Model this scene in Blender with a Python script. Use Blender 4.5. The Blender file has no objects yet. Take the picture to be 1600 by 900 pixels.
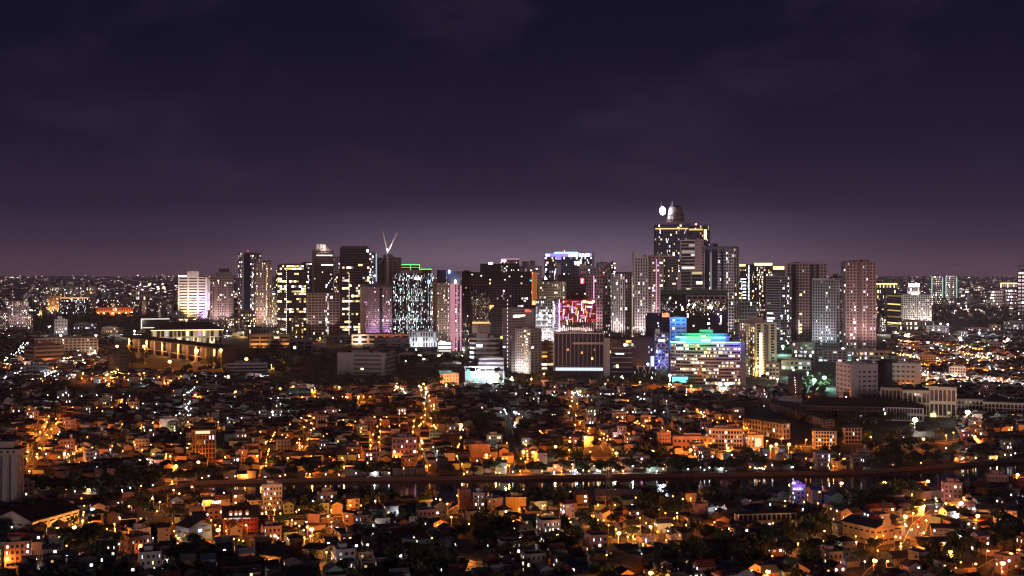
import bpy, math, random
import numpy as np
from mathutils import Vector

# ------------------------------------------------------------------ camera, sky, light, exposure
SC = bpy.context.scene
COL = SC.collection
FPX, HCAM, HOR = 1931.37, 150.0, 430.0          # focal length in photo pixels, eye height, horizon row
cd = bpy.data.cameras.new('camera'); cam = bpy.data.objects.new('camera', cd); COL.objects.link(cam)
cam.location = (0, 0, HCAM); cam.rotation_euler = (math.radians(90), 0, 0)
cd.sensor_width = 36.0; cd.lens = 36.0 * FPX / 1600.0; cd.shift_y = -20.0 / 1600.0
cd.clip_start = 1.0; cd.clip_end = 90000.0
SC.camera = cam

SUN_EL, SUN_AZ = 1.6, 202.0                       # low, broad lamp added for the city's own glow from behind the camera
w = bpy.data.worlds.new('World'); SC.world = w; w.use_nodes = True
nt = w.node_tree; N = nt.nodes; LK = nt.links; N.clear()
out = N.new('ShaderNodeOutputWorld'); bg = N.new('ShaderNodeBackground'); LK.new(bg.outputs[0], out.inputs[0])
tc = N.new('ShaderNodeTexCoord'); sep = N.new('ShaderNodeSeparateXYZ'); LK.new(tc.outputs['Generated'], sep.inputs[0])
ramp = N.new('ShaderNodeValToRGB'); LK.new(sep.outputs['Z'], ramp.inputs[0])
cr = ramp.color_ramp; cr.interpolation = 'EASE'
def s2l(c): return tuple(((x/255.0)/12.92 if x/255.0 <= .04045 else ((x/255.0+.055)/1.055)**2.4) for x in c)
stops = [(0.0, (90, 64, 78)), (.010, (74, 54, 72)), (.028, (53, 42, 64)), (.062, (36, 31, 53)), (.11, (26, 23, 45)), (.19, (17, 16, 37)), (.45, (14, 12, 31)), (1.0, (12, 10, 27))]
while len(cr.elements) < len(stops): cr.elements.new(.5)
for e, (p, c) in zip(cr.elements, stops): e.position = p; e.color = s2l(c) + (1,)
# thin clouds lit from below by the city
mp = N.new('ShaderNodeMapping'); mp.inputs['Scale'].default_value = (2.2, 1.5, 5.0); mp.inputs['Location'].default_value = (3.1, .4, 1.9); LK.new(tc.outputs['Generated'], mp.inputs[0])
nz = N.new('ShaderNodeTexNoise'); nz.inputs['Scale'].default_value = 1.7; nz.inputs['Detail'].default_value = 6; nz.inputs['Roughness'].default_value = .62; LK.new(mp.outputs[0], nz.inputs['Vector'])
cl = N.new('ShaderNodeMapRange'); cl.inputs['From Min'].default_value = .52; cl.inputs['From Max'].default_value = .8; cl.inputs['To Max'].default_value = .028; LK.new(nz.outputs['Fac'], cl.inputs['Value'])
mixc = N.new('ShaderNodeMix'); mixc.data_type = 'RGBA'; mixc.blend_type = 'ADD'; mixc.inputs[0].default_value = 1.0
clc = N.new('ShaderNodeMix'); clc.data_type = 'RGBA'; LK.new(cl.outputs[0], clc.inputs[0]); clc.inputs[6].default_value = (0, 0, 0, 1); clc.inputs[7].default_value = (.62, .42, .55, 1)
# the glow the brightest quarter throws on the air above it
gd = N.new('ShaderNodeMath'); gd.operation = 'ABSOLUTE'; ga = N.new('ShaderNodeMath'); ga.operation = 'SUBTRACT'; LK.new(sep.outputs['X'], ga.inputs[0]); ga.inputs[1].default_value = .03; LK.new(ga.outputs[0], gd.inputs[0])
g1 = N.new('ShaderNodeMapRange'); g1.interpolation_type = 'SMOOTHERSTEP'; g1.inputs['From Min'].default_value = .36; g1.inputs['From Max'].default_value = 0; LK.new(gd.outputs[0], g1.inputs['Value'])
g2 = N.new('ShaderNodeMapRange'); g2.interpolation_type = 'SMOOTHERSTEP'; g2.inputs['From Min'].default_value = .078; g2.inputs['From Max'].default_value = -.03; LK.new(sep.outputs['Z'], g2.inputs['Value'])
g3 = N.new('ShaderNodeMapRange'); g3.inputs['From Max'].default_value = .2; LK.new(sep.outputs['Y'], g3.inputs['Value'])
g4 = N.new('ShaderNodeMath'); g4.operation = 'MULTIPLY'; LK.new(g1.outputs[0], g4.inputs[0]); LK.new(g2.outputs[0], g4.inputs[1]); g5 = N.new('ShaderNodeMath'); g5.operation = 'MULTIPLY'; LK.new(g4.outputs[0], g5.inputs[0]); LK.new(g3.outputs[0], g5.inputs[1])
gm = N.new('ShaderNodeMix'); gm.data_type = 'RGBA'; gm.blend_type = 'ADD'; LK.new(g5.outputs[0], gm.inputs[0]); LK.new(ramp.outputs[0], gm.inputs[6]); gm.inputs[7].default_value = (.16, .125, .165, 1)
LK.new(gm.outputs[2], mixc.inputs[6]); LK.new(clc.outputs[2], mixc.inputs[7])
# last trace of sky light, sun well down
sky = N.new('ShaderNodeTexSky'); sky.sky_type = 'NISHITA'; sky.sun_disc = False; sky.sun_elevation = math.radians(-4.0); sky.sun_rotation = math.radians(SUN_AZ)
sk = N.new('ShaderNodeMix'); sk.data_type = 'RGBA'; sk.blend_type = 'ADD'; sk.inputs[0].default_value = .004
LK.new(mixc.outputs[2], sk.inputs[6]); LK.new(sky.outputs[0], sk.inputs[7]); LK.new(sk.outputs[2], bg.inputs[0]); bg.inputs[1].default_value = 1.0

sd = bpy.data.lights.new('city_glow', 'SUN'); sd.energy = .52; sd.angle = math.radians(6); sd.color = (1, .74, .78)
sun = bpy.data.objects.new('city_glow', sd); COL.objects.link(sun)
_a = math.radians(SUN_AZ); _e = math.radians(SUN_EL)
_dir = Vector((math.sin(_a)*math.cos(_e), math.cos(_a)*math.cos(_e), math.sin(_e)))   # towards the light
sun.rotation_euler = (-_dir).to_track_quat('-Z', 'Y').to_euler()

SC.view_settings.view_transform = 'Standard'; SC.view_settings.look = 'None'; SC.view_settings.exposure = 0; SC.view_settings.gamma = 1
cy = SC.cycles
cy.use_denoising = True; cy.use_adaptive_sampling = True; cy.adaptive_threshold = .025; cy.adaptive_min_samples = 24; cy.max_bounces = 4; cy.diffuse_bounces = 2; cy.glossy_bounces = 2; cy.transmission_bounces = 2; cy.volume_bounces = 1
cy.sample_clamp_indirect = 3.0; cy.sample_clamp_direct = 0; cy.use_light_tree = True; cy.caustics_reflective = False; cy.caustics_refractive = False
cy.filter_width = 1.2

# ------------------------------------------------------------------ helpers
RNG = random.Random(7); NP = np.random.default_rng(11)
def dep(y, z=0.0): return FPX*(HCAM-z)/(y-HOR)                 # depth of a point of height z seen in photo row y
def gx(x, D): return (x-800.0)/FPX*D
def hz(y, D): return HCAM+(HOR-y)*D/FPX
def pxy(X, Y, z=0.0): return 800+X/Y*FPX, HOR+(HCAM-z)/Y*FPX

class MB:
    def __init__(s): s.v = []; s.f = []; s.m = []; s.c = []
    def quad(s, a, b, c, d, m=0, col=None):
        k = len(s.v); s.v += [a, b, c, d]; s.f.append((k, k+1, k+2, k+3)); s.m.append(m); s.c.append(col)
    def poly(s, pts, m=0, col=None):
        k = len(s.v); s.v += pts; s.f.append(tuple(range(k, k+len(pts)))); s.m.append(m); s.c.append(col)
    def hexa(s, p, m=0):                                       # 8 points, bottom ring then top ring
        k = len(s.v); s.v += p
        for q in ((3, 2, 1, 0), (4, 5, 6, 7), (0, 1, 5, 4), (1, 2, 6, 5), (2, 3, 7, 6), (3, 0, 4, 7)):
            s.f.append(tuple(k+i for i in q)); s.m.append(m); s.c.append(None)
    def box(s, x0, x1, y0, y1, z0, z1, m=0):
        s.hexa([(x0, y0, z0), (x1, y0, z0), (x1, y1, z0), (x0, y1, z0), (x0, y0, z1), (x1, y0, z1), (x1, y1, z1), (x0, y1, z1)], m)
    def obox(s, p, u, n, a0, a1, d0, d1, z0, z1, m=0):         # box in the frame of a wall: a along u, d outward along n
        q = lambda a, d, z: (p[0]+u[0]*a+n[0]*d, p[1]+u[1]*a+n[1]*d, z)
        s.hexa([q(a0, d1, z0), q(a1, d1, z0), q(a1, d0, z0), q(a0, d0, z0), q(a0, d1, z1), q(a1, d1, z1), q(a1, d0, z1), q(a0, d0, z1)], m)
    def prism(s, pts, z0, z1, m=0, top=None):
        n = len(pts); k = len(s.v); s.v += [(x, y, z0) for x, y in pts]+[(x, y, z1) for x, y in pts]
        for i in range(n):
            j = (i+1) % n; s.f.append((k+i, k+j, k+n+j, k+n+i)); s.m.append(m); s.c.append(None)
        s.f.append(tuple(k+n+i for i in range(n))); s.m.append(m if top is None else top); s.c.append(None)
        s.f.append(tuple(k+i for i in reversed(range(n)))); s.m.append(m); s.c.append(None)
    def cyl(s, x, y, r0, r1, z0, z1, n=10, m=0):
        k = len(s.v); A = [2*math.pi*i/n for i in range(n)]
        s.v += [(x+r0*math.cos(a), y+r0*math.sin(a), z0) for a in A]+[(x+r1*math.cos(a), y+r1*math.sin(a), z1) for a in A]
        for i in range(n):
            j = (i+1) % n; s.f.append((k+i, k+j, k+n+j, k+n+i)); s.m.append(m); s.c.append(None)
        s.f.append(tuple(k+n+i for i in range(n))); s.m.append(m); s.c.append(None)
        s.f.append(tuple(k+i for i in reversed(range(n)))); s.m.append(m); s.c.append(None)
    def bar(s, a, b, r, m=0, n=4):                             # square bar between two points
        a = Vector(a); b = Vector(b); d = (b-a).normalized(); u = d.orthogonal().normalized(); t = d.cross(u)
        k = len(s.v)
        for c in (a, b):
            for i in range(n):
                an = 2*math.pi*(i+.5)/n; s.v.append(tuple(c+u*(r*math.cos(an))+t*(r*math.sin(an))))
        for i in range(n):
            j = (i+1) % n; s.f.append((k+i, k+j, k+n+j, k+n+i)); s.m.append(m); s.c.append(None)
        s.f.append(tuple(k+n+i for i in range(n))); s.m.append(m); s.c.append(None)
        s.f.append(tuple(k+i for i in reversed(range(n)))); s.m.append(m); s.c.append(None)
    def ball(s, x, y, z, r, rz=None, m=0, n=8, k=5):
        rz = rz or r; b = len(s.v)
        for i in range(1, k):
            t = math.pi*i/k
            for j in range(n):
                a = 2*math.pi*j/n; s.v.append((x+r*math.sin(t)*math.cos(a), y+r*math.sin(t)*math.sin(a), z+rz*math.cos(t)))
        s.v += [(x, y, z+rz), (x, y, z-rz)]; T_ = b+n*(k-1)
        for i in range(k-2):
            for j in range(n):
                q = (j+1) % n; s.f.append((b+i*n+j, b+(i+1)*n+j, b+(i+1)*n+q, b+i*n+q)); s.m.append(m); s.c.append(None)
        for j in range(n):
            q = (j+1) % n; s.f.append((T_, b+j, b+q)); s.f.append((T_+1, b+(k-2)*n+q, b+(k-2)*n+j)); s.m += [m, m]; s.c += [None, None]
    def mesh(s, name, mats):
        me = bpy.data.meshes.new(name); me.from_pydata(s.v, [], s.f)
        for m in mats: me.materials.append(M[m] if isinstance(m, str) else m)
        if len(mats) > 1: me.polygons.foreach_set('material_index', s.m)
        if any(c is not None for c in s.c):
            at = me.attributes.new('glow', 'FLOAT_COLOR', 'FACE')
            at.data.foreach_set('color', np.array([c if c is not None else (0, 0, 0, 1) for c in s.c], dtype=np.float32).ravel())
        me.update(); return me
    def build(s, name, mats, parent=None, loc=None, rz=0, stuff=False):
        if not s.f: return None
        return link(name, s.mesh(name, mats if isinstance(mats, (list, tuple)) else [mats]), parent, loc, rz, stuff)

def link(name, me, parent=None, loc=None, rz=0, stuff=False):
    o = bpy.data.objects.new(name, me); COL.objects.link(o)
    if parent: o.parent = parent
    if loc is not None: o.location = loc
    if rz: o.rotation_euler = (0, 0, rz)
    if stuff: o['kind'] = 'stuff'
    return o
def empty(name, loc, rz=0):
    o = bpy.data.objects.new(name, None); COL.objects.link(o); o.location = loc; o.rotation_euler = (0, 0, rz); o.empty_display_size = 2; return o
def tag(o, label, cat, group=None):
    o['label'] = label; o['category'] = cat
    if group: o['group'] = group
    return o
def structure(o): o['kind'] = 'structure'; return o
def np_mesh(name, V, Fq, mats, midx=None, glow=None):
    me = bpy.data.meshes.new(name); V = np.asarray(V, np.float32); Fq = np.asarray(Fq, np.int32)
    n, k = Fq.shape
    me.vertices.add(len(V)); me.vertices.foreach_set('co', V.ravel())
    me.loops.add(n*k); me.loops.foreach_set('vertex_index', Fq.ravel())
    me.polygons.add(n); me.polygons.foreach_set('loop_start', np.arange(0, n*k, k, dtype=np.int32)); me.polygons.foreach_set('loop_total', np.full(n, k, np.int32))
    for m in mats: me.materials.append(M[m])
    if midx is not None: me.polygons.foreach_set('material_index', np.asarray(midx, np.int32))
    if glow is not None:
        at = me.attributes.new('glow', 'FLOAT_COLOR', 'FACE'); at.data.foreach_set('color', np.asarray(glow, np.float32).ravel())
    me.update(); me.validate(); me.shade_flat(); return me

# ------------------------------------------------------------------ materials
M = {}
def mat(name, c, rough=.85, spec=.25, var=.22, scale=.35, metal=0.0, streak=False):
    m = bpy.data.materials.new(name); m.use_nodes = True; t = m.node_tree; b = t.nodes['Principled BSDF']
    b.inputs['Roughness'].default_value = rough; b.inputs['Specular IOR Level'].default_value = spec; b.inputs['Metallic'].default_value = metal
    if var:
        co = t.nodes.new('ShaderNodeTexCoord'); no = t.nodes.new('ShaderNodeTexNoise'); no.inputs['Scale'].default_value = scale; no.inputs['Detail'].default_value = 5; no.inputs['Roughness'].default_value = .65
        src = co.outputs['Object']
        if streak:
            mpn = t.nodes.new('ShaderNodeMapping'); mpn.inputs['Scale'].default_value = (1, 1, .12); t.links.new(src, mpn.inputs[0]); src = mpn.outputs[0]
        t.links.new(src, no.inputs['Vector'])
        mx = t.nodes.new('ShaderNodeMix'); mx.data_type = 'RGBA'
        mx.inputs[6].default_value = tuple(x*(1-var*1.6) for x in c)+(1,); mx.inputs[7].default_value = tuple(min(1, x*(1+var)) for x in c)+(1,)
        t.links.new(no.outputs['Fac'], mx.inputs[0]); t.links.new(mx.outputs[2], b.inputs['Base Color'])
    else: b.inputs['Base Color'].default_value = tuple(c)+(1,)
    M[name] = m; return m
def em(name, c, s, sample=False):
    m = bpy.data.materials.new(name); m.use_nodes = True; t = m.node_tree; t.nodes.clear()
    o = t.nodes.new('ShaderNodeOutputMaterial'); e = t.nodes.new('ShaderNodeEmission'); e.inputs[0].default_value = tuple(c)+(1,); e.inputs[1].default_value = s
    t.links.new(e.outputs[0], o.inputs[0]); m.cycles.emission_sampling = 'AUTO' if sample else 'NONE'; M[name] = m; return m
def attr_mats():
    m = bpy.data.materials.new('lit_pane'); m.use_nodes = True; t = m.node_tree; t.nodes.clear()
    o = t.nodes.new('ShaderNodeOutputMaterial'); e = t.nodes.new('ShaderNodeEmission'); a = t.nodes.new('ShaderNodeAttribute'); a.attribute_name = 'glow'
    t.links.new(a.outputs['Color'], e.inputs[0]); t.links.new(e.outputs[0], o.inputs[0]); m.cycles.emission_sampling = 'NONE'; M['lit'] = m
    m = bpy.data.materials.new('painted_by_house'); m.use_nodes = True; t = m.node_tree; b = t.nodes['Principled BSDF']; b.inputs['Roughness'].default_value = .85; b.inputs['Specular IOR Level'].default_value = .2
    a = t.nodes.new('ShaderNodeAttribute'); a.attribute_name = 'glow'
    g = t.nodes.new('ShaderNodeTexCoord'); n = t.nodes.new('ShaderNodeTexNoise'); n.inputs['Scale'].default_value = .45; n.inputs['Detail'].default_value = 4; t.links.new(g.outputs['Object'], n.inputs['Vector'])
    r = t.nodes.new('ShaderNodeMapRange'); r.inputs['To Min'].default_value = .55; r.inputs['To Max'].default_value = 1.3; t.links.new(n.outputs['Fac'], r.inputs['Value'])
    mx = t.nodes.new('ShaderNodeVectorMath'); mx.operation = 'SCALE'; t.links.new(a.outputs['Color'], mx.inputs[0]); t.links.new(r.outputs[0], mx.inputs['Scale'])
    t.links.new(mx.outputs[0], b.inputs['Base Color']); M['bycol'] = m
attr_mats()
mat('cpink', (.43, .29, .28), streak=True); mat('cwhite', (.64, .58, .57), streak=True); mat('cgrey', (.30, .27, .28), streak=True); mat('cdark', (.11, .095, .105)); mat('cblack', (.035, .03, .038))
mat('ctan', (.46, .37, .29), streak=True); mat('cbrown', (.20, .135, .12), streak=True); mat('cblue', (.17, .19, .26)); mat('clilac', (.40, .34, .40)); mat('corange', (.50, .25, .12)); mat('cred', (.35, .09, .06)); mat('ccream', (.58, .48, .36)); mat('cgreen', (.12, .30, .26)); mat('concrete', (.36, .33, .31), scale=.2, streak=True)
mat('bankwall', (.42, .28, .23), scale=.25, streak=True); mat('gl', (.012, .012, .018), rough=.12, spec=.4, var=0); mat('glblue', (.012, .022, .05), rough=.12, spec=.7, var=0); mat('glbrown', (.05, .036, .03), rough=.25, spec=.5, var=0)
mat('metal', (.30, .30, .31), rough=.5, spec=.5, metal=.4); mat('steel_dark', (.06, .055, .055), rough=.6); mat('asphalt', (.05, .048, .046), scale=.15); mat('earth', (.05, .042, .034), scale=.03, var=.35); mat('bark', (.06, .042, .03)); mat('roofdark', (.055, .045, .045), scale=.5)
mat('rust', (.17, .085, .055), scale=.6, var=.35); mat('roofgrey', (.16, .15, .15), scale=.5, var=.3); mat('roofgreen', (.05, .11, .085), scale=.5); mat('roofred', (.24, .06, .045), scale=.5, var=.3); mat('roofblue', (.06, .08, .15), scale=.5); mat('roofpale', (.34, .31, .29), scale=.5, var=.3)
mat('wgrey', (.28, .26, .25), streak=True); mat('wcream', (.44, .36, .26), streak=True); mat('wpink', (.42, .26, .22), streak=True); mat('wwhite', (.56, .53, .50), streak=True); mat('wgreen', (.30, .40, .30), streak=True); mat('wblue', (.07, .19, .60), streak=True); mat('wyellow', (.55, .43, .16), streak=True); mat('wbrown', (.25, .16, .11), streak=True)
mat('door', (.12, .07, .045)); mat('frame', (.5, .48, .46), var=0); mat('tank', (.55, .56, .58), rough=.35, spec=.5, metal=.5, var=.1); mat('tyre', (.02, .02, .02), var=0)
for n_, c_ in (('paintw', (.6, .6, .6)), ('paintr', (.4, .03, .03)), ('paintk', (.03, .03, .035)), ('paints', (.35, .36, .38))): mat(n_, c_, rough=.3, spec=.5, var=0)
def leafmat():
    m = bpy.data.materials.new('leaf'); m.use_nodes = True; t = m.node_tree; b = t.nodes['Principled BSDF']; b.inputs['Roughness'].default_value = .6; b.inputs['Specular IOR Level'].default_value = .25
    oi = t.nodes.new('ShaderNodeObjectInfo'); gm = t.nodes.new('ShaderNodeTexCoord'); n = t.nodes.new('ShaderNodeTexNoise'); n.inputs['Scale'].default_value = .5; n.inputs['Detail'].default_value = 3; t.links.new(gm.outputs['Object'], n.inputs['Vector'])
    ad = t.nodes.new('ShaderNodeMath'); ad.operation = 'MULTIPLY_ADD'; t.links.new(oi.outputs['Random'], ad.inputs[0]); ad.inputs[1].default_value = .5; t.links.new(n.outputs['Fac'], ad.inputs[2])
    r = t.nodes.new('ShaderNodeValToRGB'); r.color_ramp.elements[0].position = .3; r.color_ramp.elements[0].color = (.022, .042, .016, 1); r.color_ramp.elements[1].position = 1; r.color_ramp.elements[1].color = (.085, .105, .035, 1)
    t.links.new(ad.outputs[0], r.inputs[0]); t.links.new(r.outputs[0], b.inputs['Base Color']); M['leaf'] = m
leafmat()
def watermat():
    m = bpy.data.materials.new('river_water'); m.use_nodes = True; t = m.node_tree; b = t.nodes['Principled BSDF']; b.inputs['Base Color'].default_value = (.008, .008, .01, 1); b.inputs['Roughness'].default_value = .06; b.inputs['IOR'].default_value = 1.33
    co = t.nodes.new('ShaderNodeTexCoord'); mpn = t.nodes.new('ShaderNodeMapping'); mpn.inputs['Scale'].default_value = (.35, 1.0, 1); t.links.new(co.outputs['Object'], mpn.inputs[0])
    n = t.nodes.new('ShaderNodeTexNoise'); n.inputs['Scale'].default_value = .5; n.inputs['Detail'].default_value = 4; t.links.new(mpn.outputs[0], n.inputs['Vector'])
    bp = t.nodes.new('ShaderNodeBump'); bp.inputs['Strength'].default_value = .28; bp.inputs['Distance'].default_value = .25; t.links.new(n.outputs['Fac'], bp.inputs['Height']); t.links.new(bp.outputs[0], b.inputs['Normal']); M['water'] = m
watermat()
LITC = {'Y': (1, .66, .22), 'W': (1, .78, .45), 'N': (1, .93, .82), 'C': (.78, .88, 1), 'B': (.18, .35, 1), 'O': (1, .42, .10), 'R': (1, .08, .05), 'P': (1, .45, .75), 'V': (.6, .4, 1), 'G': (.5, 1, .8), 'T': (.1, .9, 1)}
def glow(pal, gain, r=RNG):
    q = r.random(); c = LITC[r.choice(pal) if q > .22 else 'C' if q < .1 else 'N' if q < .18 else 'P']; k = gain*1.15*math.exp(r.gauss(-.3, .95)); return (c[0]*k, c[1]*k, c[2]*k, 1)
for k_, v_ in LITC.items(): em('em'+k_, v_, 4.0); em('hot'+k_, v_ if k_ != 'O' else (1, .42, .08), 16.0 if k_ != 'O' else 20.0); em('dim'+k_, v_, 1.1); em('neon'+k_, v_, 9.0, True)

# ------------------------------------------------------------------ ground, river, streets, haze
FARB = [(-900, 778), (-200, 777), (190, 774), (250, 762), (310, 753), (500, 748), (800, 745), (1100, 741), (1350, 737), (1500, 725), (1600, 717), (1900, 696), (2600, 665)]
NEARB = [(-900, 788), (-200, 788), (300, 785), (800, 782), (1100, 779), (1350, 773), (1500, 762), (1600, 752), (1900, 728), (2600, 692)]
def bank(x, P): return float(np.interp(x, [p[0] for p in P], [p[1] for p in P]))
def elev(D): return 0.0 if D < 7000 else 126.0*(1-math.cos(math.pi*min(1, (D-7000)/19000)))/2
XS = list(range(-900, 2501, 25))
m_ = MB(); rows = [None, 1000, 1100, 1250, 1500, 2000, 3000, 4500, 7000, 9000, 11500, 14000, 17000, 20000, 23000, 26000, 34000]
def gpt(x, r):
    D = dep(bank(x, FARB)) if r is None else max(r, dep(bank(x, FARB))+(rows.index(r))*4.0)
    return (gx(x, D), D, elev(D))
for i in range(len(XS)-1):
    for j in range(len(rows)-1):
        m_.quad(gpt(XS[i], rows[j]), gpt(XS[i+1], rows[j]), gpt(XS[i+1], rows[j+1]), gpt(XS[i], rows[j+1]))
structure(m_.build('ground_far_bank', 'earth'))
m_ = MB()
for i in range(len(XS)-1):
    a, b = XS[i], XS[i+1]; Da, Db = dep(bank(a, NEARB)), dep(bank(b, NEARB))
    m_.quad((gx(a, 700)*1.2, -150, 0), (gx(b, 700)*1.2, -150, 0), (gx(b, Db), Db, 0), (gx(a, Da), Da, 0))
    m_.quad((gx(a, Da), Da, 0), (gx(b, Db), Db, 0), (gx(b, Db), Db, -4), (gx(a, Da), Da, -4))
structure(m_.build('ground_near_bank', 'earth'))
m_ = MB()
for i in range(len(XS)-1):
    a, b = XS[i], XS[i+1]; Da, Db = dep(bank(a, NEARB))-1, dep(bank(b, NEARB))-1; Ea, Eb = dep(bank(a, FARB))+1, dep(bank(b, FARB))+1
    m_.quad((gx(a, Da), Da, -1.9), (gx(b, Db), Db, -1.9), (gx(b, Eb), Eb, -1.9), (gx(a, Ea), Ea, -1.9))
structure(m_.build('river', 'water'))
m_ = MB(); m2 = MB(); m3 = MB()
for i in range(len(XS)-1):
    a, b = XS[i], XS[i+1]; Da, Db = dep(bank(a, FARB)), dep(bank(b, FARB)); p = (gx(a, Da), Da-.3); q = (gx(b, Db), Db-.3)
    L = math.hypot(q[0]-p[0], q[1]-p[1]); u = ((q[0]-p[0])/L, (q[1]-p[1])/L); n = (u[1], -u[0])
    m_.obox(p, u, n, 0, L, -.5, .3, -6, .4); m2.obox(p, u, n, 0, L, -.4, .15, .4, .75); m3.obox(p, u, n, 0, L, -.55, .4, .75, .95)
    k = 0.0
    while k < L: m_.obox(p, u, n, k, k+.5, .3, .62, -5.5, .3); k += 6.0
rw = empty('embankment_wall', (0, 920, 0)); tag(rw, 'long brown concrete embankment wall along the far river bank', 'wall')
for nm, mm in (('wall_face', m_), ('parapet', m2), ('coping', m3)):
    o = mm.build(nm, 'bankwall', rw); o.location = (0, -920, 0)

STREETS = []                                                    # photo-space polylines, width in m, lamp spacing in m (0 = none), light colour, power
def street(P, width=8, gap=32, col='O', power=4200, name='street'):
    W_ = [(gx(x, dep(y)), dep(y)) for x, y in P]; STREETS.append((W_, width, gap, col, power))
    m = MB()
    for i in range(len(W_)-1):
        (ax, ay), (bx_, by) = W_[i], W_[i+1]; L = math.hypot(bx_-ax, by-ay)
        if L < .1: continue
        u = ((bx_-ax)/L, (by-ay)/L); n = (-u[1], u[0]); h = width/2
        m.quad((ax-n[0]*h, ay-n[1]*h, .03), (bx_-n[0]*h, by-n[1]*h, .03), (bx_+n[0]*h, by+n[1]*h, .03), (ax+n[0]*h, ay+n[1]*h, .03))
        for s in (-1, 1):
            m.obox((ax, ay), u, n, 0, L, s*h-.2, s*h+.2, 0, .15, 1)
    structure(m.build(name, ['asphalt', 'concrete']))
street([(-60, 729), (40, 728), (150, 722), (300, 724), (480, 727), (700, 724), (860, 716), (960, 716), (1100, 706), (1220, 697), (1330, 696), (1450, 692), (1620, 676)], 9, 21, 'O', 4600)
street([(30, 760), (45, 738), (62, 700), (80, 672), (84, 655)], 7, 20, 'O', 4500)
street([(485, 845), (520, 826), (560, 806), (585, 793), (602, 784)], 8, 15, 'O', 3600)
street([(902, 618), (897, 640), (892, 662), (908, 676), (942, 692), (950, 705)], 7, 24, 'O', 3200)
street([(658, 606), (664, 622), (670, 645), (668, 670)], 6, 26, 'O', 3800)
street([(590, 655), (588, 690), (583, 727)], 6, 20, 'O', 3600)
street([(652, 660), (650, 695), (656, 727)], 6, 22, 'O', 3800)
street([(485, 660), (478, 690), (462, 715)], 6, 26, 'O', 3000)
street([(300, 772), (268, 786), (232, 802), (200, 812)], 8, 15, 'O', 3400)
street([(-20, 874), (60, 872), (150, 868), (250, 866), (300, 858)], 7, 22, 'O', 3000)
street([(1500, 788), (1462, 800), (1436, 822), (1424, 850), (1395, 868), (1370, 892), (1350, 915)], 9, 18, 'O', 4300)
street([(1424, 850), (1470, 846), (1530, 838), (1620, 832)], 8, 26, 'O', 4000)
street([(1620, 878), (1570, 872), (1540, 890), (1530, 915)], 8, 18, 'O', 4200)
street([(380, 845), (410, 832), (440, 812), (395, 798), (300, 800)], 7, 26, 'O', 2600)
street([(690, 800), (712, 786), (705, 812), (720, 830)], 6, 18, 'O', 2600)
street([(430, 612), (520, 613), (600, 612), (700, 611)], 7, 45, 'O', 5200)
street([(1180, 800), (1300, 796), (1400, 791), (1500, 782), (1620, 770)], 7, 42, 'O', 3200)
street([(90, 585), (130, 600), (150, 615)], 7, 30, 'O', 3200)
street([(-40, 590), (0, 567), (32, 549), (40, 535)], 22, 40, 'N', 5000)
street([(400, 808), (520, 806), (640, 804), (800, 804), (1000, 802)], 6, 90, 'O', 1800)
street([(760, 620), (790, 640), (800, 700), (810, 722)], 6, 60, 'O', 2200)
street([(1380, 560), (1450, 580), (1540, 600), (1620, 612)], 7, 48, 'O', 4200)
street([(1400, 545), (1500, 548), (1620, 558)], 7, 60, 'O', 5200)
street([(200, 660), (190, 690), (180, 722)], 6, 34, 'O', 2600)
street([(350, 655), (345, 690), (338, 722)], 6, 36, 'O', 2600)
street([(1020, 630), (1040, 660), (1060, 703)], 6, 60, 'O', 2000)
street([(430, 880), (520, 870), (640, 866), (760, 872)], 6, 0, 'O')
street([(1180, 606), (1300, 560), (1380, 536)], 12, 60, 'G', 5200)
street([(700, 606), (860, 604), (1040, 612), (1180, 608)], 10, 60, 'O', 3600)

hb = MB(); hb.box(-16000, 16000, -300, 36500, -8, 345)
hzv = bpy.data.materials.new('haze_air'); hzv.use_nodes = True; t = hzv.node_tree; t.nodes.clear()
o_ = t.nodes.new('ShaderNodeOutputMaterial'); v_ = t.nodes.new('ShaderNodeVolumePrincipled'); v_.inputs['Density'].default_value = 2.6e-5; v_.inputs['Color'].default_value = (.92, .80, .98, 1); v_.inputs['Anisotropy'].default_value = -.3
t.links.new(v_.outputs[0], o_.inputs['Volume']); M['haze_air'] = hzv
HAZE = hb.build('haze', 'haze_air', stuff=True)
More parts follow.
